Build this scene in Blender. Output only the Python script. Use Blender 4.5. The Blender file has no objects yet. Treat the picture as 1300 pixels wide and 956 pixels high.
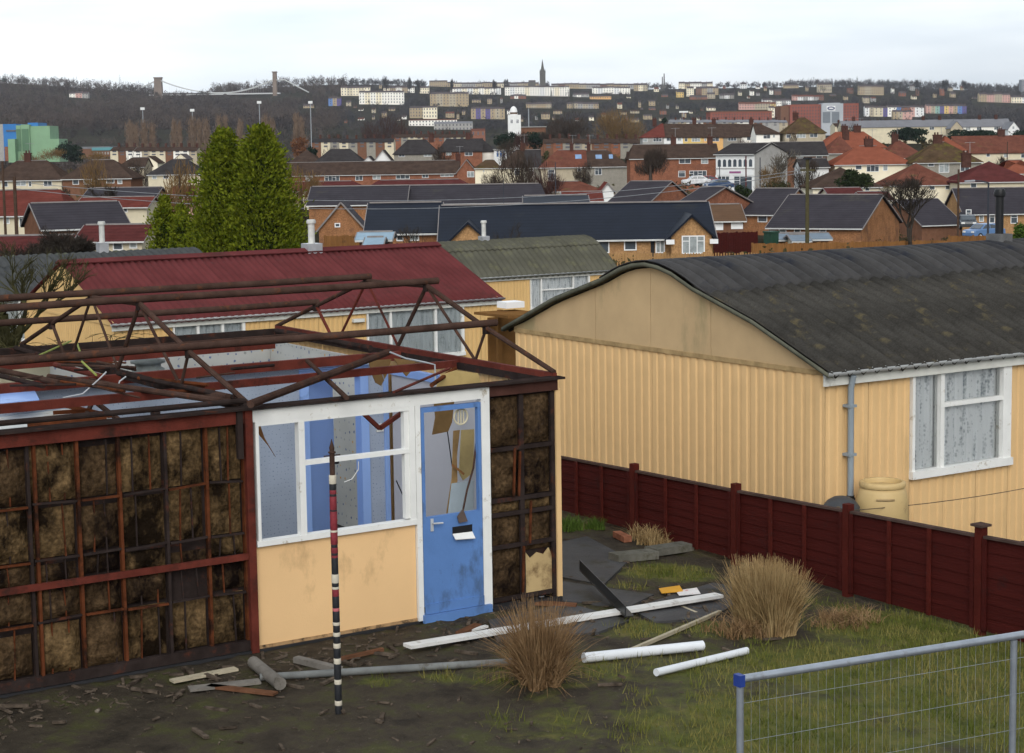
import bpy, bmesh, math, random
import numpy as np
from mathutils import Vector, Matrix
random.seed(7); rng = np.random.default_rng(7)
S = bpy.context.scene
COL = S.collection
# ------------------------------------------------------------------ camera
F_PX, CX, CY = 2300.0, 650.0, 433.5          # focal length and principal point in photo pixels (1300 wide)
PITCH, ROLL, YAW = 0.107542306, -0.0152162942, 0.571077856
CAM = np.array([0.0, 0.0, 4.457])
def _axes():
    cy, sy, cp, sp = math.cos(YAW), math.sin(YAW), math.cos(PITCH), math.sin(PITCH)
    Fw = np.array([sy*cp, cy*cp, -sp]); Rt = np.array([cy, -sy, 0.0]); U = np.cross(Rt, Fw)
    c, s = math.cos(ROLL), math.sin(ROLL)
    return c*Rt + s*U, -s*Rt + c*U, Fw
RT, UP, FW = _axes()
cam = bpy.data.cameras.new('camera'); camo = bpy.data.objects.new('camera', cam); COL.objects.link(camo)
camo.matrix_world = Matrix(((RT[0], UP[0], -FW[0], CAM[0]), (RT[1], UP[1], -FW[1], CAM[1]), (RT[2], UP[2], -FW[2], CAM[2]), (0, 0, 0, 1)))
cam.sensor_fit = 'HORIZONTAL'; cam.sensor_width = 36.0; cam.lens = F_PX/1300*36.0
cam.shift_y = -(478-CY)/1300.0
cam.clip_start = 0.2; cam.clip_end = 60000
S.camera = camo
# ------------------------------------------------------------------ sky, sun, exposure
SUN_EL, SUN_AZ = math.radians(32), math.radians(-150)      # azimuth from +Y towards +X: a veiled sun behind the camera's left shoulder
THIN_AZ = YAW - math.radians(62)                           # the cloud deck is thinnest, and whitest, left of the view
w = bpy.data.worlds.new('World'); S.world = w; w.use_nodes = True
nt = w.node_tree; nt.nodes.clear()
def wn(t, **k):
    n = nt.nodes.new(t)
    for a, b in k.items(): setattr(n, a, b)
    return n
sky = wn('ShaderNodeTexSky', sky_type='NISHITA'); sky.sun_disc = False
sky.sun_elevation = SUN_EL; sky.sun_rotation = SUN_AZ
sky.altitude = 40; sky.air_density = 1.0; sky.dust_density = 3.0; sky.ozone_density = 1.0
hsv = wn('ShaderNodeHueSaturation'); hsv.inputs['Saturation'].default_value = 0.22; hsv.inputs['Value'].default_value = 1.0
bg = wn('ShaderNodeBackground'); bg.inputs['Strength'].default_value = 0.15
tc = wn('ShaderNodeTexCoord'); mp = wn('ShaderNodeMapping'); mp.inputs['Scale'].default_value = (1.2, 1.2, 7)
nz = wn('ShaderNodeTexNoise'); nz.inputs['Scale'].default_value = 3.6; nz.inputs['Detail'].default_value = 6; nz.inputs['Roughness'].default_value = .5
rmp = wn('ShaderNodeValToRGB'); rmp.color_ramp.elements[0].position = .33; rmp.color_ramp.elements[1].position = .7
rmp.color_ramp.elements[0].color = (.80, .84, .88, 1); rmp.color_ramp.elements[1].color = (1.14, 1.13, 1.11, 1)
mx = wn('ShaderNodeMix', data_type='RGBA', blend_type='MULTIPLY'); mx.inputs['Factor'].default_value = 1
# an overcast layer: an even pale grey deck mixed over the clear sky
deck = wn('ShaderNodeMix', data_type='RGBA', blend_type='MIX'); deck.inputs['Factor'].default_value = .55
out = wn('ShaderNodeOutputWorld')
L = nt.links.new
L(sky.outputs[0], hsv.inputs['Color']); L(tc.outputs['Generated'], mp.inputs[0]); L(mp.outputs[0], nz.inputs['Vector'])
L(nz.outputs['Fac'], rmp.inputs[0]); L(hsv.outputs[0], deck.inputs['A']); deck.inputs['B'].default_value = (4.25, 4.62, 5.05, 1)
L(deck.outputs['Result'], mx.inputs['A']); L(rmp.outputs[0], mx.inputs['B'])
# the cloud deck brightens towards its thin side, set apart from the sun
dt = wn('ShaderNodeVectorMath', operation='DOT_PRODUCT'); dt.inputs[1].default_value = (math.sin(THIN_AZ), math.cos(THIN_AZ), .25); L(tc.outputs['Generated'], dt.inputs[0])
mg = wn('ShaderNodeMapRange'); mg.inputs[1].default_value = -1; mg.inputs[2].default_value = 1; mg.inputs[3].default_value = .70; mg.inputs[4].default_value = 1.52; L(dt.outputs['Value'], mg.inputs[0])
mx2 = wn('ShaderNodeMix', data_type='RGBA', blend_type='MULTIPLY'); mx2.inputs['Factor'].default_value = 1; L(mx.outputs['Result'], mx2.inputs['A']); L(mg.outputs[0], mx2.inputs['B'])
L(mx2.outputs['Result'], bg.inputs['Color']); L(bg.outputs[0], out.inputs[0])
sd = bpy.data.lights.new('sun', 'SUN'); sd.energy = .95; sd.angle = math.radians(40); sd.color = (1, .96, .9)
so = bpy.data.objects.new('sun', sd); COL.objects.link(so)
sdir = Vector((math.sin(SUN_AZ)*math.cos(SUN_EL), math.cos(SUN_AZ)*math.cos(SUN_EL), math.sin(SUN_EL)))
so.rotation_euler = sdir.to_track_quat('Z', 'Y').to_euler(); so.location = sdir*60
S.view_settings.view_transform = 'Standard'; S.view_settings.look = 'None'
S.view_settings.exposure = 0.44; S.view_settings.gamma = 1.0; S.view_settings.use_curve_mapping = False
S.render.engine = 'CYCLES'; S.cycles.max_bounces = 6; S.cycles.transparent_max_bounces = 8
# ------------------------------------------------------------------ pixel -> place
def ray(x, y): return FW + RT*(x-CX)/F_PX - UP*(y-CY)/F_PX
def onY(x, y, Y): d = ray(x, y); return CAM + d*(Y-CAM[1])/d[1]
def onX(x, y, X): d = ray(x, y); return CAM + d*(X-CAM[0])/d[0]
def onZ(x, y, Z): d = ray(x, y); return CAM + d*(Z-CAM[2])/d[2]
def onD(x, y, D): return CAM + ray(x, y)*D
def proj(P):
    q = np.asarray(P, float) - CAM; z = FW@q
    return CX + F_PX*(RT@q)/z, CY - F_PX*(UP@q)/z, z
RH2 = np.array([math.cos(YAW), -math.sin(YAW)]); FH2 = np.array([math.sin(YAW), math.cos(YAW)])   # camera right / forward on the map
# ------------------------------------------------------------------ mesh helpers
class MB:
    def __init__(s): s.v = []; s.f = []; s.sm = False
    def add(s, vs, fs):
        o = len(s.v); s.v += [tuple(float(c) for c in p) for p in vs]; s.f += [tuple(i+o for i in f) for f in fs]; return s
    def box(s, a, b):
        x0, y0, z0 = a; x1, y1, z1 = b
        return s.add([(x0,y0,z0),(x1,y0,z0),(x1,y1,z0),(x0,y1,z0),(x0,y0,z1),(x1,y0,z1),(x1,y1,z1),(x0,y1,z1)],
                     [(0,3,2,1),(4,5,6,7),(0,1,5,4),(1,2,6,5),(2,3,7,6),(3,0,4,7)])
    def bar(s, p, q, w, h=None, up=(0,0,1)):
        h = h or w; p = np.array(p, float); q = np.array(q, float); d = q-p; d /= np.linalg.norm(d)
        u = np.array(up, float); a = np.cross(d, u)
        if np.linalg.norm(a) < 1e-4: a = np.cross(d, (1, 0, 0))
        a /= np.linalg.norm(a); b = np.cross(a, d); a = a*w/2; b = b*h/2
        return s.add([p-a-b, p+a-b, p+a+b, p-a+b, q-a-b, q+a-b, q+a+b, q-a+b],
                     [(0,1,2,3),(7,6,5,4),(0,4,5,1),(1,5,6,2),(2,6,7,3),(3,7,4,0)])
    def tube(s, pts, r, n=8, cap=True):
        pts = [np.array(p, float) for p in pts]; m = len(pts)
        rs = r if hasattr(r, '__len__') else [r]*m
        o = len(s.v); ref = None
        for i, p in enumerate(pts):
            d = pts[min(i+1, m-1)] - pts[max(i-1, 0)]; d = d/(np.linalg.norm(d)+1e-9)
            if ref is None: ref = np.cross(d, (0, 0, 1)) if abs(d[2]) < .9 else np.cross(d, (1, 0, 0))
            ref = ref - d*(ref@d); ref /= np.linalg.norm(ref)+1e-9; b = np.cross(d, ref)
            for k in range(n):
                t = 2*math.pi*k/n; q = p + rs[i]*(math.cos(t)*ref + math.sin(t)*b); s.v.append(tuple(float(c) for c in q))
        for i in range(m-1):
            for k in range(n):
                a = o+i*n+k; b2 = o+i*n+(k+1) % n; s.f.append((a, b2, b2+n, a+n))
        if cap: s.f.append(tuple(o+k for k in range(n))[::-1]); s.f.append(tuple(o+(m-1)*n+k for k in range(n)))
        return s
    def lathe(s, prof, c=(0,0,0), n=20):
        o = len(s.v)
        for r, z in prof:
            for k in range(n):
                t = 2*math.pi*k/n; s.v.append((c[0]+r*math.cos(t), c[1]+r*math.sin(t), c[2]+z))
        m = len(prof)
        for i in range(m-1):
            for k in range(n):
                a = o+i*n+k; b2 = o+i*n+(k+1) % n; s.f.append((a, b2, b2+n, a+n))
        s.f.append(tuple(o+k for k in range(n))[::-1]); s.f.append(tuple(o+(m-1)*n+k for k in range(n)))
        return s
    def prism(s, poly, axis, a, b):
        """polygon in the two other axes, extruded along axis from a to b"""
        n = len(poly)
        def P(u, v, t): return {'x': (t, u, v), 'y': (u, t, v), 'z': (u, v, t)}[axis]
        vs = [P(u, v, a) for u, v in poly] + [P(u, v, b) for u, v in poly]
        return s.add(vs, [tuple(range(n))[::-1], tuple(range(n, 2*n))] + [(i, (i+1) % n, (i+1) % n+n, i+n) for i in range(n)])
    def grid(s, P):
        P = np.asarray(P, float); n, m = P.shape[:2]; o = len(s.v)
        s.v += [tuple(p) for p in P.reshape(-1, 3).tolist()]
        s.f += [(o+i*m+j, o+i*m+j+1, o+(i+1)*m+j+1, o+(i+1)*m+j) for i in range(n-1) for j in range(m-1)]
        return s
    def mesh(s, name, org=(0,0,0)):
        me = bpy.data.meshes.new(name)
        o = np.asarray(org, float)
        v = np.asarray(s.v, float).reshape(-1, 3) - o
        me.from_pydata(v.tolist(), [], s.f); me.validate(verbose=False)
        if s.sm: me.polygons.foreach_set('use_smooth', [True]*len(me.polygons))
        me.update(); return me
    def build(s, name, m, parent=None, org=None, smooth=False, fix=True):
        if smooth: s.sm = True
        if parent is not None and org is None: org = parent.get('_o', (0, 0, 0))
        if org is None:
            v = np.asarray(s.v); org = (v[:, 0].mean(), v[:, 1].mean(), v[:, 2].min())
        org = tuple(org)
        me = s.mesh(name, org)
        if fix:
            bm = bmesh.new(); bm.from_mesh(me); bmesh.ops.recalc_face_normals(bm, faces=bm.faces); bm.to_mesh(me); bm.free()
        me.materials.append(m)
        o = bpy.data.objects.new(name, me); COL.objects.link(o)
        if parent is not None: o.parent = parent
        else: o.location = org
        o['_o'] = org if parent is None else parent.get('_o', (0,0,0))
        return o
def sharp(o, ang=35):
    """smooth shading that keeps hard edges"""
    me = o.data; bm = bmesh.new(); bm.from_mesh(me)
    for f in bm.faces: f.smooth = True
    for e in bm.edges: e.smooth = len(e.link_faces) != 2 or e.calc_face_angle(0) < math.radians(ang)
    bm.to_mesh(me); bm.free(); return o
def tag(o, label=None, cat=None, group=None, kind=None):
    if label: o['label'] = label
    if cat: o['category'] = cat
    if group: o['group'] = group
    if kind: o['kind'] = kind
    return o
def thing(name, label, cat, loc, group=None, rotz=0, local=False):
    o = bpy.data.objects.new(name, None); COL.objects.link(o); o.empty_display_size = .3
    o.location = tuple(loc); o.rotation_euler = (0, 0, rotz)
    o['_o'] = (0, 0, 0) if local else tuple(float(c) for c in loc)
    return tag(o, label, cat, group)
def inst(me, name, loc, parent, rot=(0,0,0), scale=(1,1,1), org=None):
    o = bpy.data.objects.new(name, me); COL.objects.link(o); o.parent = parent
    q = parent.get('_o', (0, 0, 0)) if org is None else org
    o.location = (loc[0]-q[0], loc[1]-q[1], loc[2]-q[2]); o.rotation_euler = rot; o.scale = scale; return o
# ------------------------------------------------------------------ materials
MATS = {}
def mat(name, col, rough=.8, var=.25, scale=3., bump=0., bscale=30., dirt=None, metal=0., stretch=(1,1,1), spec=None, band=None, fine=0.):
    """noise-varied colour; dirt=(colour, amount 0..1, scale[, stretch]); band=(axis, period, depth) thin dark courses"""
    if name in MATS: return MATS[name]
    m = bpy.data.materials.new(name); m.use_nodes = True; n = m.node_tree; N = n.nodes; lk = n.links.new
    bs = N['Principled BSDF']; bs.inputs['Roughness'].default_value = rough; bs.inputs['Metallic'].default_value = metal
    bs.inputs['Specular IOR Level'].default_value = spec if spec is not None else (0. if rough >= .85 else .08 if rough >= .65 else .25)
    t = N.new('ShaderNodeTexCoord'); mpn = N.new('ShaderNodeMapping'); mpn.inputs['Scale'].default_value = stretch
    lk(t.outputs['Object'], mpn.inputs[0])
    a = N.new('ShaderNodeTexNoise'); a.inputs['Scale'].default_value = scale; a.inputs['Detail'].default_value = 6; a.inputs['Roughness'].default_value = .65
    lk(mpn.outputs[0], a.inputs['Vector'])
    r = N.new('ShaderNodeValToRGB'); e = r.color_ramp.elements
    e[0].position = .3; e[1].position = .72
    c = np.array(col, float)
    e[0].color = (*np.clip(c*(1-var), 0, 1), 1); e[1].color = (*np.clip(c*(1+var), 0, 1), 1)
    lk(a.outputs['Fac'], r.inputs[0]); cur = r.outputs[0]
    if fine:
        b = N.new('ShaderNodeTexNoise'); b.inputs['Scale'].default_value = bscale; b.inputs['Detail'].default_value = 4
        lk(mpn.outputs[0], b.inputs['Vector'])
        mr = N.new('ShaderNodeMapRange'); mr.inputs[1].default_value = .3; mr.inputs[2].default_value = .7; mr.inputs[3].default_value = 1-fine; mr.inputs[4].default_value = 1+fine
        lk(b.outputs['Fac'], mr.inputs[0])
        mm = N.new('ShaderNodeMix'); mm.data_type = 'RGBA'; mm.blend_type = 'MULTIPLY'; mm.inputs['Factor'].default_value = 1
        lk(cur, mm.inputs['A']); lk(mr.outputs[0], mm.inputs['B']); cur = mm.outputs['Result']
    if dirt:
        dc, am, ds = dirt[:3]; dst = dirt[3] if len(dirt) > 3 else (1, 1, 1)
        m2 = N.new('ShaderNodeMapping'); m2.inputs['Scale'].default_value = dst; m2.inputs['Location'].default_value = (3.1, 1.7, 5.2); lk(t.outputs['Object'], m2.inputs[0])
        d = N.new('ShaderNodeTexNoise'); d.inputs['Scale'].default_value = ds; d.inputs['Detail'].default_value = 7; d.inputs['Roughness'].default_value = .68
        lk(m2.outputs[0], d.inputs['Vector'])
        mr = N.new('ShaderNodeMapRange'); mr.inputs[1].default_value = .72-.42*am; mr.inputs[2].default_value = .82-.34*am; lk(d.outputs['Fac'], mr.inputs[0])
        mm = N.new('ShaderNodeMix'); mm.data_type = 'RGBA'; lk(mr.outputs[0], mm.inputs['Factor']); lk(cur, mm.inputs['A'])
        mm.inputs['B'].default_value = (*dc, 1); cur = mm.outputs['Result']
    hgt = None
    if band:
        ax, per, dep = band
        w_ = N.new('ShaderNodeTexWave'); w_.wave_type = 'BANDS'; w_.bands_direction = ax; w_.wave_profile = 'SAW'
        w_.inputs['Scale'].default_value = 2*math.pi/(20*per); w_.inputs['Distortion'].default_value = .4; w_.inputs['Detail'].default_value = 1
        w_.inputs['Detail Scale'].default_value = 3
        lk(t.outputs['Object'], w_.inputs['Vector'])
        mr = N.new('ShaderNodeMapRange'); mr.inputs[1].default_value = 0; mr.inputs[2].default_value = .22; mr.inputs[3].default_value = 1-dep; mr.inputs[4].default_value = 1
        lk(w_.outputs['Fac'], mr.inputs[0])
        mm = N.new('ShaderNodeMix'); mm.data_type = 'RGBA'; mm.blend_type = 'MULTIPLY'; mm.inputs['Factor'].default_value = 1
        lk(cur, mm.inputs['A']); lk(mr.outputs[0], mm.inputs['B']); cur = mm.outputs['Result']
    lk(cur, bs.inputs['Base Color'])
    if bump:
        b = N.new('ShaderNodeTexNoise'); b.inputs['Scale'].default_value = bscale; b.inputs['Detail'].default_value = 6
        lk(mpn.outputs[0], b.inputs['Vector'])
        bp = N.new('ShaderNodeBump'); bp.inputs['Strength'].default_value = min(1, bump); bp.inputs['Distance'].default_value = .02
        lk(b.outputs['Fac'], bp.inputs['Height']); lk(bp.outputs[0], bs.inputs['Normal'])
    MATS[name] = m; return m
def glass(name='window_glass', tint=(.93, .95, .96), refl=.03, dark=None):
    if name in MATS: return MATS[name]
    m = bpy.data.materials.new(name); m.use_nodes = True; n = m.node_tree; N = n.nodes; lk = n.links.new
    N.remove(N['Principled BSDF']); o = N['Material Output']
    tr = N.new('ShaderNodeBsdfTransparent'); tr.inputs[0].default_value = (*tint, 1)
    gl = N.new('ShaderNodeBsdfGlossy'); gl.inputs['Roughness'].default_value = .04
    fr = N.new('ShaderNodeFresnel'); fr.inputs[0].default_value = 1.5
    ad = N.new('ShaderNodeMath'); ad.operation = 'ADD'; ad.inputs[1].default_value = refl; lk(fr.outputs[0], ad.inputs[0])
    mxs = N.new('ShaderNodeMixShader'); lk(ad.outputs[0], mxs.inputs[0]); lk(tr.outputs[0], mxs.inputs[1]); lk(gl.outputs[0], mxs.inputs[2])
    lk(mxs.outputs[0], o.inputs[0]); MATS[name] = m; return m
def leafmat(name, cols, scale=1.0, rough=.7, trans=.0):
    """foliage: colour varies from clump to clump"""
    if name in MATS: return MATS[name]
    m = bpy.data.materials.new(name); m.use_nodes = True; n = m.node_tree; N = n.nodes; lk = n.links.new
    bs = N['Principled BSDF']; bs.inputs['Roughness'].default_value = rough; bs.inputs['Specular IOR Level'].default_value = 0.
    t = N.new('ShaderNodeTexCoord'); a = N.new('ShaderNodeTexNoise'); a.inputs['Scale'].default_value = scale; a.inputs['Detail'].default_value = 5; a.inputs['Roughness'].default_value = .7
    lk(t.outputs['Object'], a.inputs['Vector'])
    r = N.new('ShaderNodeValToRGB'); e = r.color_ramp.elements
    e[0].position = .3; e[0].color = (*cols[0], 1); e[1].position = .7; e[1].color = (*cols[-1], 1)
    for i, c in enumerate(cols[1:-1]): x = e.new(.3+.4*(i+1)/(len(cols)-1)); x.color = (*c, 1)
    lk(a.outputs['Fac'], r.inputs[0]); lk(r.outputs[0], bs.inputs['Base Color']); MATS[name] = m; return m
# ================================================================== town: tables of houses (photo pixels -> place and size)
WALL = dict(
 cream=mat('wall_cream', (.62,.55,.40), .85, .12, .8), white=mat('wall_white', (.74,.74,.72), .85, .08, .8, dirt=((.4,.4,.38), .25, .6)),
 brick=mat('wall_red_brick', (.235,.098,.058), .9, .28, 1.2, fine=.3, bscale=9, dirt=((.12,.06,.045), .35, .5)), obrick=mat('wall_orange_brick', (.28,.135,.064), .9, .26, 1.2, fine=.32, bscale=9, dirt=((.16,.085,.05), .36, .5)),
 ybrick=mat('wall_yellow_brick', (.37,.215,.10), .9, .24, 1.2, fine=.3, bscale=9, dirt=((.24,.125,.06), .36, .6)), dbrick=mat('wall_brown_brick', (.17,.085,.052), .9, .2, 2.5),
 pebble=mat('wall_pebbledash', (.27,.25,.21), .95, .15, 1.5, fine=.2, bscale=9), beige=mat('wall_beige_render', (.42,.36,.26), .9, .15, .9, dirt=((.25,.21,.15), .35, .5)),
 grey=mat('wall_grey_render', (.34,.33,.31), .9, .15, 1.), yellow=mat('wall_yellow_render', (.66,.47,.17), .85, .1, 1.), tan=mat('wall_tan_stone', (.38,.30,.19), .9, .2, .4),
 pcream=mat('wall_pale_cream', (.82,.74,.56), .85, .1, .4), pwhite=mat('wall_pale_white', (.86,.83,.75), .85, .08, .4), rbrick=mat('wall_warehouse_brick', (.26,.085,.06), .9, .15, .1),
 blue=mat('wall_blue_render', (.12,.22,.45), .8, .1), pink=mat('wall_pink_render', (.55,.33,.28), .85, .1), green=mat('wall_green_render', (.25,.42,.36), .8, .1),
 orange=mat('wall_orange_render', (.68,.40,.16), .85, .1), navy=mat('wall_purple_render', (.12,.10,.25), .85, .1), garage=mat('wall_garage_white', (.66,.66,.64), .8, .08))
ROOF = dict(
 brown=mat('roof_brown_tile', (.060,.040,.031), .9, .35, .9, band=('Z', .16, .35), dirt=((.09,.075,.03), .22, .5)),
 dark=mat('roof_dark_tile', (.040,.036,.036), .85, .3, .9, band=('Z', .16, .3)),
 red=mat('roof_red_tile', (.125,.036,.028), .85, .25, .9, band=('Z', .16, .3)), dred=mat('roof_dark_red_tile', (.088,.027,.025), .85, .25, .9, band=('Z', .16, .3)),
 orange=mat('roof_orange_tile', (.21,.068,.040), .85, .2, .9, band=('Z', .16, .25)), rbrown=mat('roof_red_brown_tile', (.13,.050,.034), .9, .3, .9, band=('Z', .16, .3), dirt=((.10,.085,.03), .3, .4)),
 slate=mat('roof_grey_slate_tile', (.040,.036,.042), .75, .2, .7, band=('Z', .17, .55), spec=.03, dirt=((.062,.056,.048), .34, .35)), navy=mat('roof_navy_tile', (.0105,.014,.023), .55, .2, .7, band=('Z', .17, .62), spec=.08, dirt=((.022,.024,.026), .3, .35)),
 pale=mat('roof_pale_slate', (.17,.17,.18), .8, .15, .3), purple=mat('roof_purple_slate', (.07,.055,.055), .8, .25, .5), moss=mat('roof_mossy_tile', (.075,.048,.028), .9, .35, .7, band=('Z', .16, .3), dirt=((.11,.095,.02), .45, .5)),
 carport=mat('roof_brown_felt', (.115,.068,.042), .9, .15, .8, band=('Z', .13, .2)))
WHT = mat('white_upvc', (.76,.76,.75), .45, .05, 2.); PANE = mat('dark_window_pane', (.07,.085,.10), .12, .5, .35, spec=.6)
PANEC = mat('curtained_window_pane', (.30,.33,.33), .2, .45, 1.6, spec=.6); CHIM = mat('chimney_brick', (.075,.036,.028), .9, .3, 2.); FARWIN = mat('far_window_dark', (.10,.10,.115), .3, .3, .3)
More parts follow.
